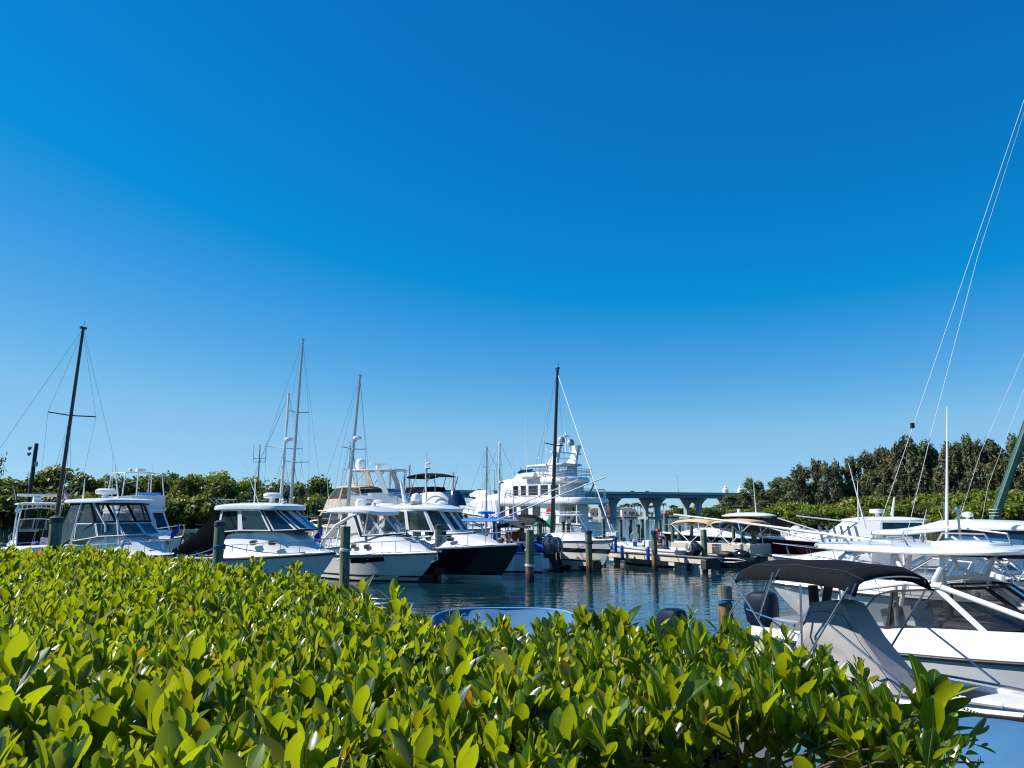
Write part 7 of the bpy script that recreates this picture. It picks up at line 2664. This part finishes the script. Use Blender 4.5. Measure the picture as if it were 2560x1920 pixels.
# ------------------------------------------------------------------ covered small boats near the hedge
def covered_dinghy(label, c, hdg, L, B, zr, sag, name="covered_boat", dome=0.0, taper=.35):
    t = empty(name, (c[0], c[1], 0), R(hdg), label, "boat")
    ol = outline(-L / 2, L / 2, B / 2, B / 2 * (1 - taper), 3.0, 48)
    rows = []
    ks = (1.0, .985, .95, .9, .82, .7, .5, .3, .04)

    def ring(s, z, wr=0.0):
        return [(x * s * (1 + wr * math.sin(i * 1.9)), y * s * (1 + wr * math.sin(i * 1.9)), z + wr * .7 * math.sin(i * 1.3)) for i, (x, y) in enumerate(ol)]
    rows.append([(x * (1.0 + .015 * math.sin(i * 2.6)), y * (1.0 + .015 * math.sin(i * 2.6)), zr - .42) for i, (x, y) in enumerate(ol)])
    rows.append([(x * (1.005 + .012 * math.sin(i * 2.6 + .5)), y * (1.005 + .012 * math.sin(i * 2.6 + .5)), zr - .2) for i, (x, y) in enumerate(ol)])
    for s in ks:
        z = zr + (dome * (1 - s * s)) - sag * (1 - s ** 4) if s < 1 else zr
        rows.append(ring(s, z, .012 * min(1, (1 - s) * 12) * s * (4.0 if sag else .5) if s < 1 else .002))
    MB().loft(rows, True, (False, True)).build("cover", CANVAS_BLUE, t, smooth=50)
    MB().tube([(x, y, zr + .005) for x, y in ol] + [(ol[0][0], ol[0][1], zr + .005)], .022, 6).build("cover_hem", mat("cover_hem_blue", (.10, .30, .58), .7), t)
    h = []
    for s, z in ((.98, zr - .42), (.93, zr * .35), (.72, -.15), (.3, -.25)):
        h.append([(x * s, y * s, z) for x, y in ol])
    MB().loft(h, True, (False, True)).build("hull", WHITE2, t, smooth=40)
    return t


P = wl(1264, 1519, 1.30)
covered_dinghy("small boat under a sagging blue cover, its rim showing over the hedge's middle", (P.x, P.y - 2.4), -90, 5.0, 3.1, 1.27, .44)
covered_dinghy("small boat under a smooth blue cover beside the hedge's right-hand end", (4.15, 5.75), -52, 4.4, 2.0, 1.36, 0.0, dome=.26)


# sailing boats moored off the right edge: only rigging and a green furled sail reach into view
def edge_sailboat(label, D, foot, head, L, hdg, lines, jibm=None, jib=None, boomcov=False):
    T = at(head[0], head[1], D)
    F = at(foot[0], foot[1], D)
    b = Boat("sailboat", label, (T.x - math.cos(R(hdg)) * L * .45, T.y - math.sin(R(hdg)) * L * .45), hdg, L, L * .28, 1.4, 1.1, "sailboat")
    b.hull(WHITE)
    b.rub(RUBBER)
    b.deck(WHITE2, .28, .45, lambda t: .4 * sm(.3, .36, t) * (1 - sm(.62, .78, t)), gun=.3)
    tp = b.local(T)
    b.part("mast", MB().tube([(tp.x, tp.y, 1.3), tp], [.12, .09], 8), GREYMAST)
    b.part("boom", MB().tube([(tp.x, tp.y, 2.4), (tp.x - L * .4, tp.y, 2.4)], .08, 7), GREYMAST)
    wr = MB()
    for ln in lines:
        wr.tube([b.local(at(x, y, D)) for x, y in ln] + [tp], .0065, 5)
    wr.build("rigging", mat("rope_pale", (.62, .63, .64), .6), b.root)
    if jib:
        b.part("furled_jib", MB().tube([b.local(at(x, y, D)) for x, y in jib], [.09, .16, .15, .11], 8), jibm)
    return b


s1 = edge_sailboat("sailboat off the right edge whose long pale stays slant up across the sky", 18, (2400, 1441), (2758, -330), 9, 80, [[(2172, 1392), (2284, 1062)], [(2254, 1392), (2330, 1075), (2445, 640)]])
s1.part("block", MB().box(s1.local(at(2281, 1064, 18)), (.1, .07, .12)), RUBBER)
s2 = edge_sailboat("sailboat at the right edge with a dark green furled headsail tied with white cord", 29, (2400, 1441), (2830, 250), 11, 188, [[(2366, 1400), (2452, 1130), (2562, 880)], [(2436, 1400), (2470, 1215)]], GREENTUBE, [(2448, 1400), (2484, 1300), (2575, 1040), (2700, 680)])
q0, q1 = s2.local(at(2487, 1290, 29)), s2.local(at(2494, 1270, 29))
s2.part("sail_tie", tubes([[q0 + V(.17 * math.cos(a), .17 * math.sin(a), .04 * k) for a in [2 * PI * i / 10 for i in range(11)]] for k in range(0, 9, 3)] + [[q0, s2.local(at(2555, 1345, 29))], [q0, s2.local(at(2560, 1322, 29))]], .014, 5), ROPE_W)
# ------------------------------------------------------------------ pilings
def piling_mat():
    m = bpy.data.materials.new("piling_wood")
    m.use_nodes = True
    n = m.node_tree.nodes
    l = m.node_tree.links
    p = n["Principled BSDF"]
    p.inputs["Roughness"].default_value = 0.85
    tc = n.new("ShaderNodeTexCoord")
    mp = n.new("ShaderNodeMapping")
    mp.inputs["Scale"].default_value = (9, 9, 0.8)
    l.new(tc.outputs["Object"], mp.inputs[0])
    nz = n.new("ShaderNodeTexNoise")
    nz.inputs["Scale"].default_value = 1.6
    nz.inputs["Detail"].default_value = 6
    l.new(mp.outputs[0], nz.inputs["Vector"])
    sx = n.new("ShaderNodeSeparateXYZ")
    l.new(tc.outputs["Object"], sx.inputs[0])
    # height with a ragged edge: 0 wet algae, then bare orange wood, then weathered green
    ad = n.new("ShaderNodeMath")
    ad.operation = 'MULTIPLY_ADD'
    l.new(nz.outputs["Fac"], ad.inputs[0])
    ad.inputs[1].default_value = 0.9
    l.new(sx.outputs["Z"], ad.inputs[2])
    r = n.new("ShaderNodeValToRGB")
    mr = n.new("ShaderNodeMapRange")
    mr.inputs[1].default_value = 0.0
    mr.inputs[2].default_value = 2.6
    l.new(ad.outputs[0], mr.inputs[0])
    l.new(mr.outputs[0], r.inputs[0])
    e = r.color_ramp.elements
    e[0].position, e[0].color = 0.0, (0.012, 0.012, 0.008, 1)
    e[1].position, e[1].color = 1.0, (0.145, 0.185, 0.13, 1)
    for pos, c in ((0.27, (0.018, 0.016, 0.011)), (0.33, (0.15, 0.085, 0.035)), (0.46, (0.26, 0.15, 0.06)), (0.58, (0.17, 0.165, 0.10)), (0.72, (0.125, 0.165, 0.115))):
        k = e.new(pos)
        k.color = (*c, 1)
    mx = n.new("ShaderNodeMix")
    mx.data_type = 'RGBA'
    mx.blend_type = 'MULTIPLY'
    mx.inputs[0].default_value = 1.0
    l.new(r.outputs[0], mx.inputs[6])
    r2 = n.new("ShaderNodeValToRGB")
    r2.color_ramp.elements[0].position = 0.3
    r2.color_ramp.elements[0].color = (0.35, 0.36, 0.34, 1)
    r2.color_ramp.elements[1].position = 0.62
    r2.color_ramp.elements[1].color = (1.15, 1.15, 1.1, 1)
    l.new(nz.outputs["Fac"], r2.inputs[0])
    l.new(r2.outputs[0], mx.inputs[7])
    l.new(mx.outputs[2], p.inputs["Base Color"])
    b = n.new("ShaderNodeBump")
    b.inputs["Strength"].default_value = 0.7
    b.inputs["Distance"].default_value = 0.03
    l.new(nz.outputs["Fac"], b.inputs["Height"])
    l.new(b.outputs[0], p.inputs["Normal"])
    return m


PILE = piling_mat()
CAPM = mat("piling_cap", (0.035, 0.038, 0.038), 0.6, var=0.3)
CAPG = mat("piling_cap_grey", (0.22, 0.23, 0.24), 0.6, var=0.2)


def piling(px, ty, D, label, r=.18, cap="flat", rope=None):
    q = at(px, ty, D)
    t = empty("piling", (q.x, q.y, 0), random.uniform(0, 6), label, "piling", "pilings of the slips")
    h = q.z
    lean = random.uniform(-.012, .012)
    mb = MB()
    k = 7
    secs = []
    for i in range(k + 1):
        z = -1.0 + (h + 1.0) * i / k
        rr = r * (1.04 - .08 * i / k) * (1 + random.uniform(-.02, .02))
        secs.append([(rr * math.cos(a) * (1 + .03 * math.sin(3 * a + px)) + lean * z, rr * math.sin(a), z) for a in [2 * PI * j / 14 for j in range(14)]])
    mb.loft(secs, True, (False, True))
    mb.build("post", PILE, t, smooth=50)
    if cap == "cone":
        MB().lathe([(r * 1.08, -.06), (r * 1.1, .0), (r * .25, r * 1.0), (.01, r * 1.05)], (lean * h, 0, h + .01), 14).build("cap", CAPG, t)
    elif cap == "dark":
        MB().lathe([(r * 1.10, -.12), (r * 1.10, .02), (r * .5, r * .45), (.01, r * .5)], (lean * h, 0, h + .01), 14).build("cap", CAPM, t)
    elif cap == "red":
        MB().lathe([(r * 1.05, -.05), (r * 1.08, .02), (r * .3, r * 1.2), (.01, r * 1.25)], (lean * h, 0, h + .01), 14).build("cap", mat("cap_red", (.5, .12, .07), .6), t)
    if rope:
        m, z = rope
        mb = MB()
        for i in range(3):
            mb.tube([(r * 1.1 * math.cos(a), r * 1.1 * math.sin(a), z + .035 * i + .02 * math.sin(a * 2)) for a in [2 * PI * j / 14 for j in range(15)]], .02, 5)
        mb.build("rope_wrap", m, t)
    return V(q.x, q.y, 0)


PW = {}
for key, args in {
    "a": (142, 1297, 24.5, "dark-capped piling among the boats at the far left, beside the boat seen from astern", .19, "dark", (ROPE_D, 2.1)),
    "b": (552, 1307, 28, "dark-capped piling in front of the pilothouse boat's stern cover, wrapped in blue rope", .18, "dark", (ROPE_B, 2.0)),
    "c": (866, 1316, 28, "flat-topped piling between the pilothouse boat's bow and the arched-hardtop express", .18, "flat", (ROPE_W, 1.9)),
    "d": (1096, 1315, 40, "piling at the bow of the arched-hardtop express, in front of the black hull", .18, "dark", None),
    "e": (1324, 1325, 37.5, "thick piling in front of the twin silver-black outboards", .20, "flat", (ROPE_W, .75)),
    "f": (1472, 1329, 43, "piling with orange lower wood at the end of the short dock by the sailboat's bow", .18, "dark", (ROPE_D, 1.6)),
    "g": (1635, 1330, 45, "lone piling standing in open water in front of the man's open boat", .17, "dark", None),
    "h": (1759, 1324, 47.5, "piling at the outer end of the long finger dock, below the tan biminis", .18, "flat", None),
    "i": (1884, 1327, 51, "piling with orange base just right of the pontoon boat", .17, "flat", (ROPE_W, .9)),
    "j": (1974, 1317, 55, "slim piling in front of the maroon hull's bow", .15, "dark", None),
    "k": (2011, 1322, 56, "cone-capped piling in front of the middle of the maroon hull", .15, "cone", None),
    "l": (1900, 1289, 72, "tall cone-capped piling left of the maroon boat's bow, against the mangroves", .16, "cone", (ROPE_D, 1.8)),
    "m": (1663, 1284, 76, "tall channel piling with a red pointed cap in front of the bridge pier", .22, "red", None),
    "n": (1509, 1297, 62, "piling standing right of the yacht's stern, leftmost of the row in open water", .15, "cone", None),
    "o": (1551, 1300, 64, "dark-capped piling behind the white light post, in front of the bridge", .15, "dark", None),
    "p": (1576, 1301, 64, "piling in the water left of the blue hose pedestal", .14, "dark", None),
    "q": (1595, 1313, 60, "short piling just behind the hose pedestal's coil", .15, "dark", None),
    "r": (1605, 1300, 64, "tall piling to the right of the hose pedestal", .14, "dark", None),
    "s": (1650, 1301, 66, "piling behind the red extinguisher box", .14, "dark", None),
    "t": (1681, 1313, 57, "piling at the left end of the tan bimini", .14, "dark", None),
    "u": (1697, 1313, 60, "piling under the left part of the tan bimini, behind the pontoon's fence", .14, "flat", None),
    "v": (1728, 1314, 60, "piling under the middle of the tan biminis, in front of the dark-sided cruiser", .14, "flat", None),
    "w": (1833, 1316, 60, "left one of the two pilings seen under the right-hand tan bimini", .13, "flat", None),
    "x": (1857, 1316, 60, "right one of the two pilings seen under the right-hand tan bimini", .13, "flat", None),
    "y": (1305, 1309, 46, "piling directly behind the thick front piling, left of the black bimini's legs", .15, "dark", None),
    "z": (1349, 1309, 46, "piling under the right edge of the small black bimini", .16, "dark", (ROPE_D, 1.7)),
    "aa": (1408, 1306, 66, "dark piling beyond the green-covered sailboat, next to the yacht's stair", .15, "dark", None),
    "ab": (1421, 1311, 66, "short dark piling between the yacht and the cuddy boat's hardtop", .15, "dark", None),
    "ac": (1164, 1288, 55, "thin piling between the black hull's windscreen and the blue T-top", .13, "dark", None),
    "ad": (800, 1292, 52, "dark piling behind the left end of the arched hardtop", .15, "dark", None),
    "ae": (1136, 1272, 60, "dark stub of piling in front of the black-bimini cruiser's cabin", .16, "flat", None),
    "af": (2073, 1338, 50, "piling behind the canvas-top boat's rod holders", .15, "flat", None),
    "ag": (2162, 1325, 60, "grey cone-capped piling between the maroon boat and the canvas-top boat", .16, "cone", None),
    "ah": (2203, 1302, 62, "pale post with a black band in front of the mangroves", .19, "flat", (ROPE_D, 2.0)),
    "ai": (1811, 1464, 20.5, "nearest pale green piling tied with blue rope, beside the black bimini", .185, "flat", (ROPE_B, .95)),
}.items():
    PW[key] = piling(*args)


# ------------------------------------------------------------------ docks
def dock(a, e, wd, zt, label, deckm=WOODDOCK, posts=2, side=DOCKSIDE, end=True):
    a, e = V(a), V(e)
    d = (e - a)
    ln = d.xy.length
    t = empty("finger_dock", (a.x, a.y, 0), math.atan2(d.y, d.x), label, "dock", "finger docks")
    MB().box((ln / 2, 0, zt - .03), (ln, wd, .06)).build("deck", deckm, t, bevel=.005)
    sb = MB()
    for y in (-wd / 2 + .06, wd / 2 - .06):
        sb.box((ln / 2, y, zt - .20), (ln - .04, .14, .27))
    sb.build("stringer", side, t, bevel=.01)
    MB().tube([(0, -wd / 2 - .02, zt - .02), (ln, -wd / 2 - .02, zt - .02)], .04, 6).build("edge_bumper", RUBBER, t)
    for i in range(posts):
        x = ln * (i + .5) / posts
        MB().box((x, 0, zt - .45), (.5, wd - .05, .24)).box((x - .05, 0, -.1), (.32, .3, .9)).build("support", DOCKSIDE, t, bevel=.01)
    if end:
        MB().box((ln - .18, 0, zt - .36), (.42, wd + .1, .5)).build("end_bracket", DOCKDARK, t, bevel=.01)
    return t


dock(wl(1478, 1374, .78), wl(1782, 1395, .78), 1.0, .78, "long finger dock with a pale side beam running to the pontoon boat", posts=2)
dock(wl(1366, 1371, .85), wl(1476, 1379, .85), 1.5, .85, "short brown-planked dock beneath the green-covered sailboat's hull", posts=2)
dock(wl(1398, 1396, .62), wl(1492, 1400, .62), .8, .62, "low white-sided dock stub at the foot of the orange-based piling", posts=1)
dock(wl(1925, 1386, .75), wl(2112, 1391, .75), 1.2, .75, "dock running along the maroon hull behind the black bimini", posts=3)
dock(at(436, 1322, 112), at(516, 1322, 112), 2.0, .9, "pale low dock across the water in front of the dark left trees", posts=3, deckm=DOCKSIDE)
q = at(1075, 1418, 39.5)
dock((q.x, q.y, 0), at(1132, 1418, 40.5), .7, .55, "dark dock stub at the waterline in front of the black hull", deckm=DOCKDARK, posts=1, side=DOCKDARK)
dock(at(1180, 1300, 70), at(1480, 1300, 74), 2.0, .9, "main dock crossing behind the sailboat toward the yacht's stern", posts=6)


# ------------------------------------------------------------------ things on the docks
def thing_at(name, px, py, D, label, cat, z=None):
    q = at(px, py, D)
    return empty(name, (q.x, q.y, q.z if z is None else z), 0, label, cat)


t = thing_at("hose_pedestal", 1587, 1345, 51, "blue dock pedestal with a coiled white hose on top", "pedestal", .78)
MB().box((0, 0, .32), (.24, .24, .64)).build("cabinet", BLUEPAINT, t, bevel=.02)
MB().box((0, 0, .72), (.26, .26, .18)).build("head", WHITE, t, bevel=.02)
mb = MB()
for k in range(4):
    mb.tube([(.0 + (.22 + .015 * k) * math.cos(a), -.02 * k, 1.0 + (.20 + .015 * k) * math.sin(a)) for a in [2 * PI * i / 16 for i in range(17)]], .02, 5)
mb.build("hose_coil", ROPE_W, t)
t = thing_at("dock_light", 1541, 1350, 50, "white box light on a tilted arm and blue post at the open boat's bow", "light", .78)
MB().box((-.06, 0, .5), (.18, .18, 1.0)).build("post", BLUEPAINT, t, bevel=.02)
MB().box((.05, 0, 1.15), (.22, .18, .34)).build("box", WHITE, t, bevel=.03)
MB().tube([(0, 0, 1.05), (-.3, 0, 1.75)], .05, 6).build("arm", WHITE, t)
t = thing_at("extinguisher_box", 1645, 1344, 56, "red fire extinguisher box on a dock post behind the man", "fire extinguisher", .78)
MB().lathe([(.1, 0), (.16, .05), (.16, .75), (.1, .88), (.02, .9)], (0, 0, .45), 12).build("cylinder", RED, t)
MB().box((.06, -.14, 1.0), (.16, .04, .22)).build("label_plate", WHITE, t)
MB().tube([(0, 0, 0), (0, 0, .5)], .05, 6).build("post", RED, t)
for i, (px, py, D, zz) in enumerate(((1555, 1376, 49, .78), (1620, 1378, 47, .78), (1576, 1320, 60, .9), (1560, 1318, 62, .9))):
    t = thing_at("dock_bumper", px, py, D, ["blue bumper post on the long dock under the open boat's bow", "blue bumper post on the long dock left of the lone piling", "blue padded sleeve standing on the far dock left of the hose pedestal", "blue padded sleeve on the far dock behind the white box light"][i], "bumper", zz - .3)
    MB().lathe([(.10, 0), (.11, .02), (.11, .68), (.08, .72)], (0, 0, 0), 12).build("sleeve", BLUEPAINT, t)
    MB().lathe([(.09, .72), (.05, .78), (.01, .79)], (0, 0, 0), 10).build("cap", RUBBER, t)
t = thing_at("swim_ladder", 1995, 1398, 50, "bent pipe ladder with a blue hose reel on the dock before the maroon hull", "ladder", .3)
MB().tube([(-.2, 0, -.2), (-.2, 0, 1.0), (-.1, 0, 1.15), (.1, 0, 1.15), (.2, 0, 1.0), (.2, 0, -.2)], .03, 7).build("rail", STEEL, t)
MB().box((0, 0, .2), (.4, .06, .03)).box((0, 0, .5), (.4, .06, .03)).box((0, 0, .8), (.4, .06, .03)).build("rung", STEEL, t)
MB().lathe([(.12, 0), (.16, .1), (.14, .9), (.2, 1.2), (.1, 1.5)], (0, .15, .3), 12).build("hose_reel", BLUEPAINT, t)
t = thing_at("utility_post", 2018, 1380, 55, "thin white pole standing beside the cone-capped piling", "pole", 0)
MB().tube([(.15, 0, 0), (.2, 0, 2.1)], .04, 6).build("pole", ALU, t)

# light pole and masts beyond the left trees
t = thing_at("floodlight_pole", 66, HZ, 150, "dark wooden pole with floodlights rising above the left trees", "light pole", .5)
h = at(72, 1115, 150).z
MB().tube([(0, 0, 0), (.6, 0, h)], [.42, .36], 8).build("pole", mat("pole_wood", (.05, .05, .045), .9), t)
for dz in (.2, 1.3):
    MB().lathe([(.12, 0), (.4, .45), (.42, .55)], (-.1, -.3, h - .6 - dz), 10, M=Matrix.Rotation(-1.9, 3, 'Y')).build("lamp", ALUDARK, t)
MB().box((1.0, -.2, h - 4), (.5, .4, .9)).build("junction_box", ALUDARK, t)
t = thing_at("radio_mast", 641, HZ, 230, "lattice-topped radio mast with whip aerials rising behind the left trees", "radio mast", .5)
h = at(642, 1150, 230).z
MB().tube([(0, 0, 0), (0, 0, h + 4)], [.35, .15], 6).build("post", ALUDARK, t)
cr = MB()
for dz in (0, 1.1):
    cr.tube([(-1.8, 0, h - dz), (1.8, 0, h - dz)], .09, 5)
for x in (-1.8, 0, 1.8):
    cr.tube([(x, 0, h - 1.2), (x, 0, h + 4.2)], .07, 5)
cr.build("aerial", ALUDARK, t)

# ------------------------------------------------------------------ mooring lines
def line(a, e, sag, m, label, r=.016):
    a, e = V(a), V(e)
    pts = [a.lerp(e, i / 12) - V(0, 0, sag * 4 * (i / 12) * (1 - i / 12)) for i in range(13)]
    mb = MB().tube(pts, r, 5)
    for p in (a, e):
        mb.ball(p, r * 2.2, 6, 4)
    return tag(mb.build("mooring_line", m), label, "rope", "mooring lines")


line(PW["b"] + V(.1, .2, 2.1), b_pilot.world(b_pilot.sheer(.86, -1, .1, .08)), .15, ROPE_D, "dark mooring line from the blue-roped piling along the pilothouse boat's side")
line(PW["b"] + V(-.1, .2, 2.05), b_pilot.world(b_pilot.sheer(.05, -1, .1, .08)), .1, ROPE_B, "blue mooring line from its piling to the stern under the charcoal cover", .02)
line(PW["c"] + V(0, .1, 1.7), wl(975, 1372, 1.4), .08, ROPE_B, "blue mooring line from the flat-topped piling to the express cruiser's deck")
line(PW["d"] + V(0, .1, 1.9), wl(1232, 1363, 1.75), .15, ROPE_D, "dark line from the piling to the black hull's bow cleat")
line(PW["f"] + V(-.1, .1, 1.5), wl(1330, 1388, .9), .12, ROPE_D, "dark mooring line across the short brown dock to the orange-based piling")
line(PW["f"] + V(0, .2, 1.2), wl(1420, 1385, .7), .1, ROPE_T, "teal mooring line hanging by the orange-based piling")
line(PW["i"] + V(0, 0, .9), wl(1790, 1395, .6), .15, ROPE_W, "white mooring line from the pontoon boat to the piling on its right")
line(wl(1898, 1345, 1.6), PW["j"] + V(0, 0, .75), .25, ROPE_W, "white line sagging from the maroon bow to the slim piling")
line(PW["ai"] + V(.1, 0, 1.0), wl(1985, 1563, .95), .05, ROPE_B, "blue line from the nearest pale piling to the hardtop boat's stern")
line(at(1545, 1342, 51), at(1628, 1346, 50), .06, ROPE_T, "blue line lying along the open boat's bow to the lone piling")


# ------------------------------------------------------------------ people
SKIN = mat("skin", (.45, .26, .18), .6)


def skin_mesh(name, joints, edges, radii, m, parent=None, root=0, sub=2):
    me = bpy.data.meshes.new(name)
    me.from_pydata(joints, edges, [])
    o = bpy.data.objects.new(name, me)
    C.objects.link(o)
    me.materials.append(m)
    if parent:
        o.parent = parent
    md = o.modifiers.new("skin", 'SKIN')
    md.use_smooth_shade = True
    for i, r in enumerate(radii):
        me.skin_vertices[0].data[i].radius = (r, r) if not isinstance(r, tuple) else r
        me.skin_vertices[0].data[i].use_root = (i == root)
    s = o.modifiers.new("sub", 'SUBSURF')
    s.levels = s.render_levels = sub
    return o


def person(label, loc, rz, shirt, legs, hairm, lean=.35, sc=1.0):
    t = empty("person", loc, rz, label, "person")
    t.scale = (sc, sc, sc)
    # faces +x; leaning forward from the hips, arms reaching down in front
    hip = V(0, 0, .92)
    c, s_ = math.cos(lean), math.sin(lean)

    def up(d, x=0.0, y=0.0):
        return hip + V(s_ * d + x * c, y, c * d - x * s_)
    J = [hip, up(.20), up(.38), up(.50), up(.58), up(.66, .04), up(.80, .07)]
    Rr = [(.15, .12), (.135, .11), (.155, .115), (.11, .09), (.055, .055), (.075, .085), (.07, .08)]
    E = [(i, i + 1) for i in range(6)]

    def chain(start, pts, rs):
        p = start
        for q, r in zip(pts, rs):
            J.append(V(q))
            Rr.append((r, r))
            E.append((p, len(J) - 1))
            p = len(J) - 1
        return p
    hands = {}
    for sd in (1, -1):
        sh = up(.48, 0, .19 * sd)
        el = up(.25, .16, .25 * sd)
        wr = el + V(.20, -.05 * sd, -.12)
        hd = wr + V(.075, 0, -.04)
        w = chain(3, [sh, el, wr, hd], [.062, .046, .033, .034])
        d = V(.9, 0, -.45)
        for k, ln in enumerate((.062, .072, .068, .052)):
            y = (.030 - .02 * k)
            f0 = hd + V(.02, y, 0)
            chain(w, [f0 + d * .015, f0 + d * ln * .6 + V(0, 0, -.006), f0 + d * ln + V(-.012, 0, -.02)], [.010, .009, .008])
        th = hd + V(-.02, .035 * -sd, .0)
        chain(w, [th, th + V(.035, .02 * -sd, -.015)], [.011, .009])
        kn = V(.05, .11 * sd, .50)
        an = V(-.02, .12 * sd, .09)
        chain(0, [V(.0, .10 * sd, .84), kn, an, V(.12, .13 * sd, .04)], [.098, .062, .042, .04])
    body = skin_mesh("body", J, E, Rr, SKIN, t)
    # face
    hc = up(.76, .065)
    MB().ball(hc + V(.085 * c, 0, -.01), (.022, .016, .03), 8, 6).build("nose", SKIN, body)
    eb = MB()
    for sd in (1, -1):
        eb.ball(hc + V(.078, .032 * sd, .02), .010, 6, 4)
        eb.ball(hc + V(-.01, .083 * sd, 0), (.02, .012, .03), 6, 4)
    eb.build("eye", DARKIN, body)
    MB().ball(hc + V(-.018, 0, .038), (.088, .086, .072), 12, 8).build("hair", hairm, t)
    SJ = [up(-.02), up(.2), up(.38), up(.49), up(.545)]
    SR = [(.168, .135), (.155, .128), (.172, .132), (.12, .105), (.07, .07)]
    SE = [(0, 1), (1, 2), (2, 3), (3, 4)]
    for sd in (1, -1):
        SJ += [up(.475, 0, .195 * sd), up(.345, .09, .235 * sd)]
        SR += [(.08, .08), (.07, .07)]
        k = len(SJ)
        SE += [(3, k - 2), (k - 2, k - 1)]
    skin_mesh("shirt", SJ, SE, SR, shirt, t)
    PJ = [V(0, 0, .95), V(0, 0, .86)]
    PR = [(.165, .135), (.16, .135)]
    PE = [(0, 1)]
    for sd in (1, -1):
        PJ += [V(.01, .10 * sd, .78), V(.045, .11 * sd, .54)]
        PR += [(.118, .118), (.098, .098)]
        k = len(PJ)
        PE += [(1, k - 2), (k - 2, k - 1)]
    skin_mesh("shorts", PJ, PE, PR, legs, t)
    return t


PLAID = mat("shorts_red_plaid", (.42, .02, .03), .8, col2=(.12, .01, .02), scale=22)
NAVYSHIRT = mat("shirt_navy", (.012, .022, .05), .85, bump=.3, bscale=8)
pw = wl(1651, 1398, .36)
person("man in a navy shirt and red plaid shorts bending over in the open white boat", (pw.x, pw.y, .36), R(62), NAVYSHIRT, PLAID, mat("hair_grey", (.35, .30, .26), .8), .42, 1.0)
q = at(1421, 1290, 92)
person("person in a white shirt standing on the yacht's after deck by the stair", (q.x, q.y, 1.95), R(-100), mat("shirt_white", (.7, .7, .7), .85), mat("trousers_dark", (.03, .03, .035), .85), mat("hair_dark", (.02, .015, .012), .7), .05)
